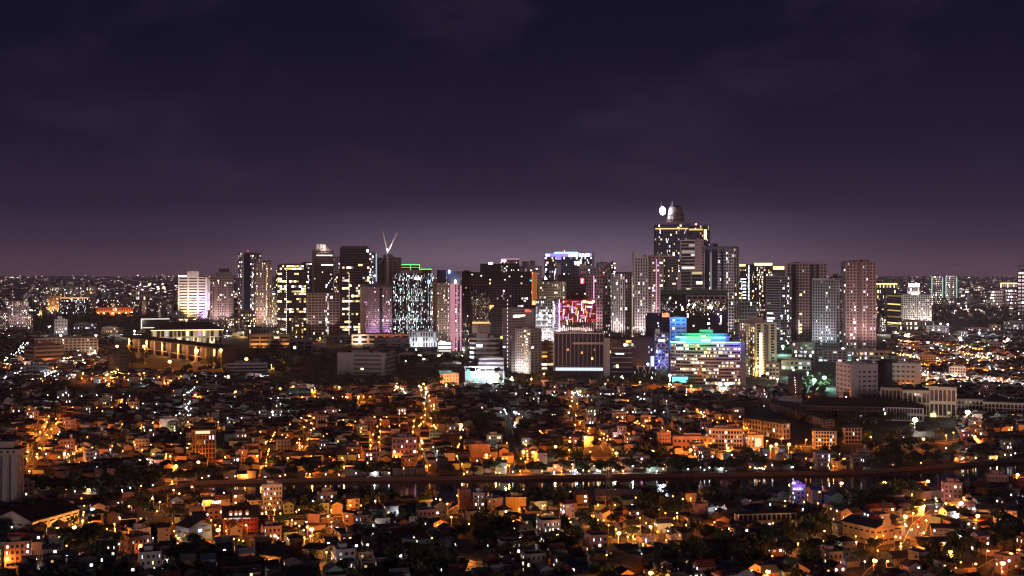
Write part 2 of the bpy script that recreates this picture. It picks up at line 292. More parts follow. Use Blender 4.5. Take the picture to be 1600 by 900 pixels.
# ------------------------------------------------------------------ buildings: facades with recessed glass, floor bands, piers and lit panes
BLOCKED = []                                                     # (x, y, half-width, half-depth, rotation): nothing else is built there
ANCH = []                                                        # landmarks for labels: (phrase, photo x, photo y)
def facade(Wm, Lm, p0, p1, z0, z1, ny, nx, band, pier, proj, lit, pal, gain, rows=False, r=RNG, cols=(), zone=None, m=0):
    L = math.hypot(p1[0]-p0[0], p1[1]-p0[1])
    if L < .5: return
    u = ((p1[0]-p0[0])/L, (p1[1]-p0[1])/L); n = (u[1], -u[0]); fh = (z1-z0)/ny; bw = L/nx
    if band > 0:
        for j in range(ny+1):
            a = z0+j*fh-fh*band/2; b = a+fh*band
            Wm.obox(p0, u, n, 0, L, 0, proj, max(a, z0), min(b, z1), m)
    if pier > 0:
        for i in range(nx+1):
            a = i*bw-bw*pier/2; Wm.obox(p0, u, n, max(0, a), min(L, a+bw*pier), 0, proj+.12, z0, z1, m)
    q = lambda a, z: (p0[0]+u[0]*a+n[0]*.07, p0[1]+u[1]*a+n[1]*.07, z)
    bayw = [math.exp(r.gauss(-.15, .75)) for _ in range(nx)]; flw = [math.exp(r.gauss(-.1, .5)) for _ in range(ny)]
    for j in range(ny):
        run = False
        fl = r.random()
        for i in range(nx):
            on = r.random() < (lit*1.1 if lit > .3 else lit*2.0)*bayw[i]*flw[j]
            if rows:
                if r.random() < .35 or i == 0: run = r.random() < (lit*2.2 if fl < .45 else lit*.35)
                on = run and r.random() < .82
            if zone and not (zone[0] <= (i+.5)/nx <= zone[1] and zone[2] <= (j+.5)/ny <= zone[3]): on = on and r.random() < .12
            c = None
            for (ci, cp, cg) in cols:
                if ci == i: c = glow(cp, cg, r); on = True
            if not on: continue
            a0 = i*bw+bw*max(pier, .12)/2; a1 = (i+1)*bw-bw*max(pier, .12)/2
            if not rows and lit < .45 and r.random() < .85:        # part of the window only: a curtain or a single room
                if r.random() < .5: a1 = a0+(a1-a0)*r.uniform(.3, .65)
                else: a0 = a1-(a1-a0)*r.uniform(.3, .65)
            b0 = z0+j*fh+fh*max(band, .2)/2; b1 = z0+(j+1)*fh-fh*max(band, .2)/2
            Lm.quad(q(a0, b0), q(a1, b0), q(a1, b1), q(a0, b1), 0, c or glow(pal, gain, r))

class Ctx: pass
def T(name, label, cat, x0, xs, x1, yt, yb, th=0.0, d=None, fl=3.4, bay=3.2, sbay=None, wall='cpink', glass='gl', band=.45, pier=.3, proj=.6, lit=.12, pal='NWWY', gain=2.2,
      roof='flat', group=None, rows=False, cols=(), zone=None, slit=None, D=None, foot=None, seed=None, blank=(), spal=None, anchor=None, sband=None, spier=None, Hm=None):
    """A building by what the photo shows: x0..xs..x1 its edges and visible corner, yt/yb its roof and ground rows; th the turn that shows a second face."""
    r = random.Random(hash((x0, x1, yt)) & 0xffff if seed is None else seed)
    D = D or dep(yb); t = math.radians(th); mpp = D/FPX
    if foot is None:
        if th == 0: Wd = (x1-x0)*mpp; Dp = d or max(14, min(38, .8*Wd)); px = Wd
        elif th > 0: Dp = (xs-x0)*mpp/math.sin(t); Wd = (x1-xs)*mpp/math.cos(t)
        else: Wd = (xs-x0)*mpp/math.cos(t); Dp = (x1-xs)*mpp/math.sin(-t)
        pts = [(-Wd/2, -Dp/2), (Wd/2, -Dp/2), (Wd/2, Dp/2), (-Wd/2, Dp/2)]
    else: pts = foot(mpp); Wd = max(p[0] for p in pts)-min(p[0] for p in pts); Dp = max(p[1] for p in pts)-min(p[1] for p in pts)
    back = (Wd*abs(math.sin(t))+Dp*math.cos(t))/2
    Dc = D+back; X = gx((x0+x1)/2, Dc); az = math.atan2(X, Dc); H = Hm or hz(yt, D+back*.3)
    k = Dc/D if th == 0 else 1.0
    c = Ctx(); c.W, c.Dp, c.H, c.pts, c.D = Wd, Dp, H, pts, D
    c.root = empty(name, (X, Dc, 0), t-az); tag(c.root, label, cat, group)
    BLOCKED.append((X, Dc, Wd/2, Dp/2, t-az)); ANCH.append((anchor, (x0+x1)/2, yb)) if anchor else None
    ph = yb-yt; ny = max(2, round(ph/fl)); c.ny = ny
    g = MB(); g.prism(pts, 0, H); c.core = g.build('glazing', glass, c.root)
    Wm = MB(); Lm = MB(); np_ = len(pts)
    for i in range(np_):
        a, b = pts[i], pts[(i+1) % np_]; L = math.hypot(b[0]-a[0], b[1]-a[1]); side = (i % 2 == 1) and foot is None
        if foot is not None and i >= np_-3: side = True
        wp = L/mpp*(math.cos(t) if not side else abs(math.sin(t)) if th else .8)
        nx = max(1, round(wp/((sbay or bay) if side else bay)))
        if i in blank:
            u = ((b[0]-a[0])/L, (b[1]-a[1])/L); n = (u[1], -u[0]); Wm.obox(a, u, n, 0, L, 0, proj, 0, H); continue
        facade(Wm, Lm, a, b, 0, H, ny, nx, band if not side or sband is None else sband, pier if not side or spier is None else spier, proj, (slit if slit is not None and side else lit) if i != 2 else lit*.5, (spal or pal) if side else pal, gain, rows, r, cols if i == 0 else (), zone if i == 0 else None)
    if Wm.f: c.wall = Wm.build('facade', wall, c.root)
    Lm.build('lit_windows', 'lit', c.root, stuff=True)
    xs_ = [p[0] for p in pts]; ys_ = [p[1] for p in pts]
    R = MB()
    if roof:
        for i in range(np_):
            a, b = pts[i], pts[(i+1) % np_]; L = math.hypot(b[0]-a[0], b[1]-a[1]); u = ((b[0]-a[0])/L, (b[1]-a[1])/L); n = (u[1], -u[0])
            R.obox(a, u, n, 0, L, -.4, proj+.2, H+.01, H+1.4)
        R.box(min(xs_)*.55, max(xs_)*.2, min(ys_)*.4, max(ys_)*.5, H+.02, H+(3.5 if roof == 'flat' else 9))
        R.box(max(xs_)*.32, max(xs_)*.62, min(ys_)*.3, max(ys_)*.4, H+.03, H+(2.5 if roof == 'flat' else 5))
        R.build('rooftop', wall, c.root)
    c.r = r; c.mpp = mpp
    if wall in ('cpink', 'cwhite', 'clilac', 'ctan', 'cgrey', 'ccream') and 1900 < D < 3600 and H > 60 and name != 'blue_lit_block':    # added spots without fixtures brighten the pale towers
        for sx in (-.3, .3): spot('tower_fill', c.root, (Wd*sx, -Dp/2-26, 16), (Wd*sx*.6, -Dp/2, H*.5), (1, .84, .80), 52000*(H/100)**1.5*(.8 if (x0+x1)/2 < 820 else 1.15 if (x0+x1)/2 < 1180 else .4), 85)
    c.fx = lambda px: -Wd/2+(px-(xs if th > 0 else x0))/((x1-xs) if th > 0 else (xs-x0) if th < 0 else (x1-x0))*Wd
    c.fz = lambda py: hz(py, D+back*.3)
    def part(nm, mb, mt, **k): return mb.build(nm, mt, c.root, **k)
    c.part = part
    def panel(nm, px0, px1, py0, py1, mt, out=.9, thick=.4):     # a flat piece on the front face, placed by photo rows and columns
        m = MB(); m.box(c.fx(px0), c.fx(px1), -Dp/2-out-thick, -Dp/2-out, c.fz(py1), c.fz(py0)); return m.build(nm, mt, c.root)
    c.panel = panel
    def crown(px0, px1, py0, py1, mt, nm='rooftop_block', y0=-.35, y1=.35):
        m = MB(); m.box(c.fx(px0), c.fx(px1), Dp*y0, Dp*y1, c.fz(py1)+.05, c.fz(py0)); return m.build(nm, mt, c.root)
    c.crown = crown
    def glyphs(px0, px1, py0, py1, mt, n, nm='sign', out=1.2):   # an unreadable row of lit strokes, as the photo shows
        m = MB(); r2 = random.Random(n+int(px0)); wd = (c.fx(px1)-c.fx(px0))/n; a = c.fx(px0); zb, zt_ = c.fz(py1), c.fz(py0)
        for i in range(n):
            x = a+i*wd; f = -Dp/2-out; hh = zt_-zb; tpe = r2.randrange(4)
            m.box(x, x+wd*.25, f-.3, f, zb, zt_-hh*.3*(tpe == 1))
            if tpe != 1: m.box(x+wd*.25, x+wd*.7, f-.3, f, zt_-hh*.25, zt_)
            if tpe in (0, 3): m.box(x+wd*.25, x+wd*.6, f-.3, f, zb+hh*.38, zb+hh*.58)
            if tpe in (1, 2, 3): m.box(x+wd*.25, x+wd*.7, f-.3, f, zb, zb+hh*.22)
        return m.build(nm, mt, c.root)
    c.glyphs = glyphs
    return c
def point(name, parent, loc, col, power, radius=.6):
    l = bpy.data.lights.new(name, 'POINT'); l.energy = power; l.color = LITC[col] if isinstance(col, str) else col; l.shadow_soft_size = radius
    o = bpy.data.objects.new(name, l); COL.objects.link(o); o.location = loc; o.parent = parent; return o
def spot(name, parent, loc, to, col, power, ang=70, blend=.8):
    l = bpy.data.lights.new(name, 'SPOT'); l.energy = power; l.color = LITC[col] if isinstance(col, str) else col; l.shadow_soft_size = 1.5; l.spot_size = math.radians(ang); l.spot_blend = blend
    o = bpy.data.objects.new(name, l); COL.objects.link(o); o.location = loc; o.parent = parent
    o.rotation_euler = (Vector(to)-Vector(loc)).to_track_quat('-Z', 'Y').to_euler(); return o
def uplights(c, xs_, out, z, to_z, col, power, ang=80):          # floodlights standing in front of the facade
    for x in xs_:
        spot('floodlight', c.root, (c.fx(x), -c.Dp/2-out, z), (c.fx(x), -c.Dp/2, to_z), col, power, ang)
    for x in xs_: m = MB(); m.box(c.fx(x)-.5, c.fx(x)+.5, -c.Dp/2-out-.6, -c.Dp/2-out, 0, max(.6, z-.8)); m.build('floodlight_plinth', 'steel_dark', c.root)

# ---- far left
c = T('residential_tower', 'broad pink apartment tower speckled with tiny white windows at far left', 'tower', 11, None, 44, 471, 519, fl=2.6, bay=2.5, wall='cpink', band=.5, pier=.45, lit=.34, pal='NNWC', gain=1.6)
c = T('residential_tower', 'lower pink apartment wing cut by the left edge of the photo', 'tower', -8, None, 11, 486, 520, fl=2.6, bay=2.5, wall='cpink', band=.5, pier=.45, lit=.3, pal='NNWC', gain=1.5)
c = T('residential_tower', 'short pink apartment wing joining the speckled tower beside the trees', 'tower', 44, None, 51, 492, 519, fl=2.6, bay=2.5, wall='cpink', band=.5, pier=.4, lit=.3, pal='NWY', gain=1.5)
c = T('apartment_slab', 'long tan apartment slab with five roof turrets in the far distance', 'apartment block', 74, None, 148, 449, 487, fl=2.6, bay=3, wall='ctan', glass='glbrown', band=.5, pier=.5, lit=.2, pal='WNY', gain=1.6, roof=None, anchor='the far turreted slab')
for i in range(5): c.crown(77+i*15, 86+i*15, 446, 449, 'ctan', 'roof_turret')
c = T('apartment_wing', 'floodlit golden apartment wing at the end of the far slab', 'apartment block', 75, None, 94, 463, 490, fl=2.6, bay=3, wall='ccream', glass='glbrown', band=.5, pier=.5, lit=.15, pal='WY', gain=1.6)
uplights(c, (78, 84, 90), 14, 2, 40, 'O', 90000)
c = T('apartment_wing', 'low golden-roofed range in front of the far slab', 'apartment block', 94, None, 140, 466, 490, fl=2.8, bay=3.2, wall='cdark', lit=.22, pal='NCW', gain=1.5)
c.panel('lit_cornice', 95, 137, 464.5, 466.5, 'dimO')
c = T('fort_hall', 'long low red-brick hall behind a row of sodium lamps', 'hall', 152, None, 206, 480.5, 493, fl=6, bay=3.3, wall='cred', glass='glbrown', band=.3, pier=.45, lit=.04, roof=None, anchor='the red-brick hall')
uplights(c, (156, 167, 176, 186, 196, 204), 16, 4, 12, 'O', 60000, 130)
for x in (155, 163, 176, 186, 196, 203, 226):
    m = MB(); m.ball(0, 0, 0, 2.6); o = m.build('lamp_globe', 'hotO', c.root, loc=(c.fx(min(x, 205)), -c.Dp/2-22, 10))
c = T('apartment_block', 'red-lit apartment block behind the brick hall', 'apartment block', 153, None, 181, 468, 486, fl=2.8, bay=2.8, wall='cred', glass='glbrown', lit=.1, pal='WN', gain=1.4)
c = T('apartment_block', 'dim brown apartment block joining the red-lit one far behind', 'apartment block', 181, None, 230, 469, 488, fl=2.8, bay=2.8, wall='cbrown', glass='glbrown', lit=.16, pal='WN', gain=1.4)
c = T('office_block', 'bright cream far office block with gold-lit roof edge', 'office', 206, None, 233, 454, 466, fl=3, bay=3, wall='ccream', lit=.35, pal='WY', gain=2, D=5200)
# golden shrine spire
D_ = dep(497); sh = empty('shrine', (gx(64, D_), D_, 0)); tag(sh, 'small floodlit golden shrine with a pointed spire', 'shrine')
m = MB(); m.cyl(0, 0, 8, 8, 0, 12, 8); m.cyl(0, 0, 9, 7, 12, 14, 8); m.build('base', 'ccream', sh)
m = MB(); m.cyl(0, 0, 6, 5.5, 14, 26, 8); m.cyl(0, 0, 6.5, 2, 26, 34, 8); m.build('drum', 'ccream', sh)
m = MB(); m.cyl(0, 0, 2, .2, 34, 46, 6); m.build('spire', 'metal', sh)
spot('floodlight', sh, (0, -22, 2), (0, 0, 20), 'Y', 110000, 80); spot('floodlight', sh, (-16, -14, 2), (0, 0, 25), 'Y', 60000, 80)
c = T('white_tower', 'small white tower with blinding light at its foot near the left edge', 'tower', 86, None, 104.5, 500, 527, fl=5, bay=5, wall='cwhite', band=.6, pier=.5, lit=.1, pal='C', roof='box')
uplights(c, (90, 98), 12, 2, 14, 'N', 60000, 100)
c = T('hotel_block', 'wide beige six-storey hotel block with recessed balconies', 'hotel', 58, None, 150, 529, 556, fl=4.4, bay=6, wall='ctan', glass='glbrown', band=.42, pier=.32, proj=1.2, lit=.05, pal='W', gain=1.6, anchor='the beige hotel block')
uplights(c, (80, 110, 140), 18, 2, 12, 'W', 9000, 120)
c = T('office_block', 'brown office block with dark ribbon windows before the beige hotel', 'office', 41, 55, 98, 541, 568, th=25, fl=6, bay=40, wall='cbrown', band=.5, pier=.03, proj=.8, lit=.02, pal='W', roof='box')
c = T('office_block', 'plain dark office box beneath the beige hotel', 'office', 42, None, 75, 572, 588, fl=5, bay=5, wall='cdark', lit=.02)
c = T('office_block', 'tall dark unlit block standing among the trees left of the sodium lamps', 'office', 170, None, 200, 549, 584, fl=6, bay=8, wall='cblack', lit=.0, band=.4)
# ---- transport hall with lit columns
c = T('terminal', 'long dark-roofed terminal with orange-lit concrete columns', 'terminal', 186, 345, 366, 540, 556, Hm=27, D=2040, th=-70, fl=40, bay=200, wall='cbrown', glass='cblack', band=.0, pier=0, lit=0, roof=None, anchor='the columned terminal')
m = MB(); m.box(-c.W/2-4, c.W/2+6, -c.Dp/2-12, c.Dp/2+3, c.H, c.H+3); m.build('roof', 'roofdark', c.root)
m = MB(); m.box(-c.W/2-4.2, c.W/2+6.2, -c.Dp/2-12.4, -c.Dp/2-12, c.H+.4, c.H+1.2); m.build('roof_fascia', 'wcream', c.root)
for i, x in enumerate((196, 214, 229, 243, 257, 270, 284, 298, 312, 326, 339)):
    m = MB(); m.box(-2.2, 2.2, -1.4, 1.4, 0, c.H-.1); m.box(-3, 3, -2, 2, 0, 2)
    o = m.build('column', 'ccream', c.root, loc=(c.fx(x), -c.Dp/2-6, 0)); 
    if i % 2 == 0: point('column_lamp', c.root, (c.fx(x)+3, -c.Dp/2-10.5, c.H-7), 'O', 60000)
m = MB(); m.box(-c.W/2-.5, c.W/2, -c.Dp/2-7, -c.Dp/2-3, c.H*.32, c.H*.36); m.build('walkway', 'concrete', c.root)
c = T('concert_hall', 'white-columned hall glowing under a broad dark hip roof', 'hall', 240, None, 346, 515, 538, d=50, fl=23, bay=6.2, wall='cwhite', glass='glbrown', band=.12, pier=.3, proj=1.6, lit=.75, pal='W', gain=.9, roof=None, anchor='the white-columned hall')
m = MB(); w_, d_, h_ = c.W/2+4, c.Dp/2+5, c.H
m.hexa([(-w_, -d_, h_), (w_, -d_, h_), (w_, d_, h_), (-w_, d_, h_), (-w_*.6, -d_*.15, h_+16), (w_*.6, -d_*.15, h_+16), (w_*.6, d_*.2, h_+16), (-w_*.6, d_*.2, h_+16)]); m.build('roof', 'roofdark', c.root)
m = MB(); m.box(-w_+1, w_-1, -d_+.8, -d_+1.4, h_-1.2, h_-.1); m.build('eave_light', 'emY', c.root)
uplights(c, (255, 280, 305, 330), 12, 2, 14, 'W', 26000, 110)
c = T('annexe', 'dark hall framed by a bright white cornice beside the white-columned hall', 'hall', 222, None, 263, 498, 514, fl=16, bay=60, wall='cdark', band=0, pier=0, lit=0, roof=None)
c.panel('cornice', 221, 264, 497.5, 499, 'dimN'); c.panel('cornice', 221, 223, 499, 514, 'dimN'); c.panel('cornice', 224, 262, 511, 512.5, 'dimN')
c = T('low_hall', 'blue-edged flat hall behind the orange-striped block', 'hall', 388, None, 436, 513, 532, fl=9, bay=5, wall='cblue', glass='glblue', lit=.05, pal='C', band=.4)
c = T('striped_block', 'orange-lit low office with white end and deep window bands', 'office', 391, None, 452, 524, 544, fl=7, bay=14, wall='ccream', band=.55, pier=.12, proj=1, lit=.05, pal='W', anchor='the orange-striped block')
uplights(c, (398, 412), 10, 1.5, 12, 'O', 16000, 110)
uplights(c, (446,), 9, 1.5, 12, 'O', 12000, 100)
c = T('parking_block', 'flat grey three-deck parking block below the sodium lamps', 'parking block', 355, None, 416, 568, 589, fl=5.2, bay=60, wall='cgrey', band=.55, pier=.02, proj=1, lit=0, anchor='the grey parking block')
# ---- white tower with the flared foot
c = T('striped_tower', 'white tower with dark window stripes and a purple-lit flared foot', 'tower', 279, None, 323, 433, 503, d=36, fl=4.3, bay=40, wall='cwhite', glass='glbrown', band=.55, pier=0, proj=.8, lit=.0, roof=None, anchor='the flared white tower')
c.panel('pier', 279, 281, 433, 503, 'cwhite', 0, 1.6); c.panel('pier', 293, 295.5, 424, 503, 'cwhite', 0, 1.9); c.panel('pier', 307.5, 310, 424, 503, 'cwhite', 0, 1.9); c.panel('pier', 320, 323, 433, 503, 'cwhite', 0, 1.6)
m = MB(); Lq = MB(); a, b = c.fx(293), c.fx(310); z0 = c.H+.01; z1 = c.fz(424)
m.box(a, b, -c.Dp/2-.4, c.Dp*.2, z0, z1)
for k in range(3): m.box(a+.5, b-.5, -c.Dp/2-1, -c.Dp/2-.4, z0+k*5.5+1, z0+k*5.5+4)
m.build('upper_storeys', 'cwhite', c.root)
c.panel('roof_sign', 280, 292, 430.2, 432, 'hotC', -.5, .6)
m = MB()                                                         # curved bands sweeping out of the right-hand edge
for k in range(6):
    P = []
    for s in range(13):
        t_ = s/12.0; px = 323+k*1.6-(0 if t_ < .55 else ((t_-.55)/.45)**2.2*(26-k*2)); py = 434+k*1.5+t_*(69+k*.2); fwd = 0 if t_ < .5 else ((t_-.5)/.5)**2*26
        P.append((c.fx(px), -c.Dp/2-1-fwd-(5-k)*.3, max(.4, c.fz(py))))
    for s in range(12):
        (x0_, y0_, z0_), (x1_, y1_, z1_) = P[s], P[s+1]; w2 = 1.2
        m.hexa([(x0_-w2, y0_, z0_), (x0_+w2, y0_, z0_), (x0_+w2, y0_+3, z0_), (x0_-w2, y0_+3, z0_), (x1_-w2, y1_, z1_), (x1_+w2, y1_, z1_), (x1_+w2, y1_+3, z1_), (x1_-w2, y1_+3, z1_)])
m.build('flared_foot', 'cwhite', c.root)
uplights(c, (283, 291), 26, 3, 40, 'Y', 260000, 90); uplights(c, (296, 304), 30, 3, 60, 'Y', 420000, 80); uplights(c, (318, 326), 50, 14, 45, 'V', 420000, 80)
uplights(c, (287, 300, 315), 60, 4, 120, (1, .86, .84), 480000, 70)
c = T('residential_tower', 'pale stepped apartment tower with rounded dark crown beside the striped tower', 'tower', 329, None, 364, 433, 511, fl=3.7, bay=3.6, wall='cpink', band=.45, pier=.45, proj=1, lit=.13, pal='WNY', gain=1.8, roof=None)
c.crown(337, 362, 425, 433, 'cgrey', 'stepped_crown', -.4, .4); c.crown(342, 358, 419.5, 425, 'cdark', 'roof_drum', -.3, .3); c.crown(331, 336, 428, 433, 'cpink', 'corner_turret')
m = MB(); m.box(c.fx(335), c.fx(339), -c.Dp/2-3, -c.Dp/2-.9, 0, c.fz(440)); m.build('bay_stack', 'cpink', c.root); m = MB(); m.box(c.fx(353), c.fx(358), -c.Dp/2-3, -c.Dp/2-.9, 0, c.fz(446)); m.build('bay_stack', 'cpink', c.root)
uplights(c, (335, 350), 30, 3, 60, 'N', 90000, 70)
c = T('residential_tower', 'tallest pale tower of the left group with glassy dark centre and red beacon', 'tower', 372, 379, 407, 395, 505, th=14, fl=3.2, bay=3.5, wall='cpink', glass='glblue', band=.35, pier=.3, proj=.6, lit=.14, pal='NWC', gain=2)
c.panel('dark_glass_bay', 381, 391, 397, 505, 'glblue', .8, .5); c.panel('edge_pier', 379, 381, 393, 505, 'cwhite', .3, .9)
m = MB(); m.ball(c.fx(391), 0, c.fz(392), 1.6); m.build('beacon', 'emR', c.root)
uplights(c, (380, 404), 30, 3, 50, 'C', 150000, 80)
c = T('residential_tower', 'pale apartment tower with one bright vertical line of stair lights', 'tower', 400, None, 424.5, 410, 507, fl=3.6, bay=3.2, wall='cpink', glass='glbrown', band=.5, pier=.45, lit=.1, pal='WNY', gain=2, cols=((5, 'Y', 3.2),), D=3350)
c.crown(411, 424, 407, 410, 'cdark')
uplights(c, (405, 420), 30, 3, 50, 'W', 90000, 80)
c = T('residential_tower', 'short stepped beige tower tucked below the stair-lit tower', 'tower', 418, None, 432, 464, 520, fl=4, bay=4, wall='ctan', glass='glbrown', lit=.16, pal='WY')
for (a, b, y0, y1, lb) in ((376, 405, 486, 512, 'dark low-rise block with scattered lights below the tallest left tower'), (395, 416, 496, 515, 'brown mid-rise block at the foot of the stair-lit tower'), (352, 378, 497, 513, 'lit low-rise range at the foot of the stepped tower')):
    T('low_rise', lb, 'low-rise', a, None, b, y0, y1, fl=4, bay=3.5, wall='cbrown', lit=.22, pal='WNY')
c = T('office_tower', 'dark tower with a bright dotted corner and yellow floors behind the wide grid slab', 'tower', 434, 448, 478, 414, 525, th=20, fl=4, bay=4, wall='cdark', glass='gl', band=.35, pier=.12, lit=.3, pal='YYW', gain=2.6, rows=True)
c.crown(451, 468, 412, 415, 'cbrown')
m = MB()
for k in range(34): z = 6+k*c.H/35; m.box(-c.W/2-1.0, -c.W/2-.2, -c.Dp/2-1.0, -c.Dp/2-.2, z, z+1.4)
m.build('corner_lights', 'emN', c.root)
c = T('office_tower', 'slim dark tower with yellow windows at the back left of the dotted tower', 'tower', 431, None, 448, 421, 525, fl=4, bay=4, wall='cdark', lit=.25, pal='YW', gain=2.2, D=3300)
c = T('office_tower', 'black unlit tower between the dotted tower and the crowned tower', 'tower', 471, None, 490, 411, 525, wall='cblack', lit=.07, pal='NC', D=3350)
c = T('crowned_tower', 'dark brown tower with a ribbed lit crown', 'tower', 488, 491, 520.5, 391, 525, th=10, fl=3.4, bay=3, wall='cbrown', glass='gl', band=.4, pier=.2, lit=.03, pal='NC', D=3250, roof=None, anchor='the ribbed-crown tower')
c.crown(492, 519, 389, 392, 'cbrown', 'crown_base', -.42, .42)
for i in range(6): c.crown(495.5+i*2.4, 497+i*2.4, 381.5, 389, 'cwhite', 'crown_rib', -.35, .35)
point('crown_floodlight', c.root, (c.fx(507), -c.Dp*.5-6, c.fz(389)), 'N', 26000); c.panel('lit_floor', 494, 518, 398, 400, 'dimN'); c.panel('lit_floor', 502, 520, 413, 415, 'emN', .7, .3)
m = MB(); m.ball(c.fx(513), 0, c.fz(387), 1.3); m.build('beacon', 'emR', c.root)
c = T('back_tower', 'narrow lilac tower behind the ribbed-crown tower', 'tower', 520, None, 532, 401, 525, wall='clilac', glass='glblue', lit=.06, pal='C', D=3450)
c = T('grid_slab', 'wide brown slab with a plain grid of balconies and one lit stair column', 'apartment block', 470.5, None, 535.5, 458, 523, fl=4.3, bay=5.6, wall='cpink', glass='glbrown', band=.3, pier=.18, proj=1.3, lit=.015, pal='N', gain=1.8, cols=((7, 'N', 1.5),), roof=None, anchor='the wide grid slab')
c = T('office_tower', 'broad dark office tower full of yellow floors and a dotted light line', 'tower', 531.5, None, 577, 388, 523, fl=4, bay=3.4, wall='cdark', glass='gl', band=.3, pier=.12, lit=.22, pal='YYYW', gain=2.4, rows=True, zone=(0.05, 1, .05, .82), anchor='the yellow-floored tower', D=3050)
c.crown(533, 575, 384.5, 388, 'cdark', 'screen_wall', -.5, .45)
m = MB(); m.box(c.fx(545.2), c.fx(546.8), -c.Dp/2-1.6, -c.Dp/2-.9, 0, 1)
for k in range(40): z = 4+k*c.fz(426)/41; m.box(c.fx(545.2), c.fx(545.8), -c.Dp/2-1.6, -c.Dp/2-.9, z, z+1.5)
m.build('dotted_light_line', 'emN', c.root); c.panel('roof_sign', 572.5, 576, 390, 394, 'emN')
c = T('office_tower', 'dark wing with white windows attached to the yellow-floored tower', 'tower', 577, None, 590, 395, 523, fl=4, bay=3.5, wall='cblue', glass='glblue', lit=.1, pal='NC', gain=2.4, D=3080)
m = MB(); m.box(c.fx(587.3), c.fx(588.3), -c.Dp/2-1.3, -c.Dp/2-.8, c.fz(440), c.fz(396)); m.build('edge_light', 'dimC', c.root)
m = MB(); m.ball(c.fx(585.5), -c.Dp/2-2, c.fz(431), 2.2); m.build('work_light', 'hotC', c.root)
c = T('tower_under_construction', 'dark brown concrete shell of a tower under construction beneath a crane', 'tower', 590, 607, 627, 403, 523, th=20, fl=4, bay=6, wall='cbrown', glass='cblack', band=.25, pier=.2, proj=.4, lit=.006, pal='N', D=3100, roof='box')
bx0, bh0 = c.root.location, c.H
# tower crane with two jibs
cr_ = empty('tower_crane', (gx(605, 3080), 3080, 0)); tag(cr_, 'thin steel tower crane with raised jib over the unfinished tower', 'crane')
m = MB(); zt = hz(392, 3080)
for sx, sy in ((-1, -1), (1, -1), (1, 1), (-1, 1)): m.box(sx*1.1-.3, sx*1.1+.3, sy*1.1-.3, sy*1.1+.3, 0, zt)
k = 0
while k < zt-5: m.bar((-1.1, -1.1, k), (1.1, -1.1, k+5), .2); m.bar((1.1, -1.1, k+5), (-1.1, -1.1, k+10), .2); k += 10
m.build('mast', 'concrete', cr_)
m = MB(); J = lambda x, y: ((x-605)/FPX*3080, 0, hz(y, 3080))
m.bar(J(605, 396), J(621, 363), 1.7); m.bar((J(605, 396)[0], 1.4, J(605, 393)[2]), (J(621, 363)[0], .3, J(621, 363)[2]), .5)
for k in range(8):
    t_ = k/8; a = Vector(J(605, 396)).lerp(Vector(J(621, 363)), t_); b = Vector((J(605, 396)[0], 1.4, J(605, 393)[2])).lerp(Vector(J(621, 363)), t_+.06); m.bar(a, b, .25)
m.build('jib', 'cwhite', cr_); m = MB(); m.bar(J(605, 392), J(597.5, 361), 1.4); m.bar(J(597.5, 361), J(606, 386), .2); m.build('back_mast', 'cwhite', cr_)
m = MB(); m.box(-2.5, 2.5, -2, 2, zt, zt+4); m.build('cab', 'concrete', cr_); point('crane_fill', cr_, (6, -16, zt+8), 'N', 30000); m = MB(); m.ball(0, -2.4, zt+3.5, 1.6); m.build('work_light', 'hotN', cr_)  # unseen point lamp added to brighten the crane
m = MB(); m.bar(J(605, 397), J(592, 412), .6); m.build('brace', 'concrete', cr_)
c = T('residential_tower', 'pink ribbed apartment tower with violet light at its foot', 'tower', 563, 572, 612, 448, 523, th=14, fl=3, bay=3.2, wall='cpink', glass='glbrown', band=.4, pier=.45, proj=.9, lit=.06, pal='NPV', gain=1.8, roof=None, D=2950)
c.crown(570, 612, 444, 448, 'cdark', 'crown', -.45, .45); uplights(c, (578, 590, 606), 22, 2, 30, 'V', 70000, 80)
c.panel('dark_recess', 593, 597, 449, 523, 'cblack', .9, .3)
c = T('glass_tower', 'dark glass tower full of cool white lights under green rooftop outlines', 'tower', 615, None, 678, 427, 522, fl=2.7, bay=2.0, wall='cblack', glass='glblue', band=.12, pier=.3, proj=.35, lit=.3, pal='CCCNG', gain=1.1, roof=None, anchor='the green-outlined glass tower', D=2900)
c.crown(627, 655, 414.5, 427, 'cblack', 'roof_plant', -.2, .2); c.crown(657, 674, 421, 427, 'cblack', 'roof_plant', -.2, .2); c.crown(626, 660, 422, 427, 'cgrey', 'roof_plant', -.4, -.25)
for (a, b, y0, y1) in ((627, 656, 413, 414.2), (627, 656, 417.4, 417.9), (641, 642, 413, 424), (655, 656.2, 413, 423), (657, 675, 420, 421.2), (657, 658, 420, 427)):
    c.panel('green_outline', a, b, y0, y1, 'greenline' if 'greenline' in M else em('greenline', (.16, 1, .2), 1.6), -c.Dp*.29, .5)
c.panel('lit_sign', 648, 656, 433, 437, 'emN'); c.panel('blue_sign', 668, 672, 438, 443, 'emB')
c = T('podium', 'white-lit colonnaded podium at the foot of the dark glass tower', 'podium', 640, None, 685, 519, 542, fl=8, bay=4.2, wall='cwhite', band=.2, pier=.45, proj=1.2, lit=.5, pal='C', gain=1.6, d=25); uplights(c, (648, 660, 674), 14, 2, 10, 'C', 22000, 120)
c = T('residential_tower', 'slim brown tower with orange-lit edge behind the pink-lit tower', 'tower', 677, None, 684, 436, 540, wall='corange', lit=.02, D=2900)
c = T('residential_tower', 'tan grid apartment tower with one pink-lit corner', 'tower', 683, None, 721, 442, 550, fl=3.6, bay=3.3, wall='ctan', glass='glbrown', band=.5, pier=.4, lit=.12, pal='WN', gain=1.6, roof=None, anchor='the pink-cornered tower')
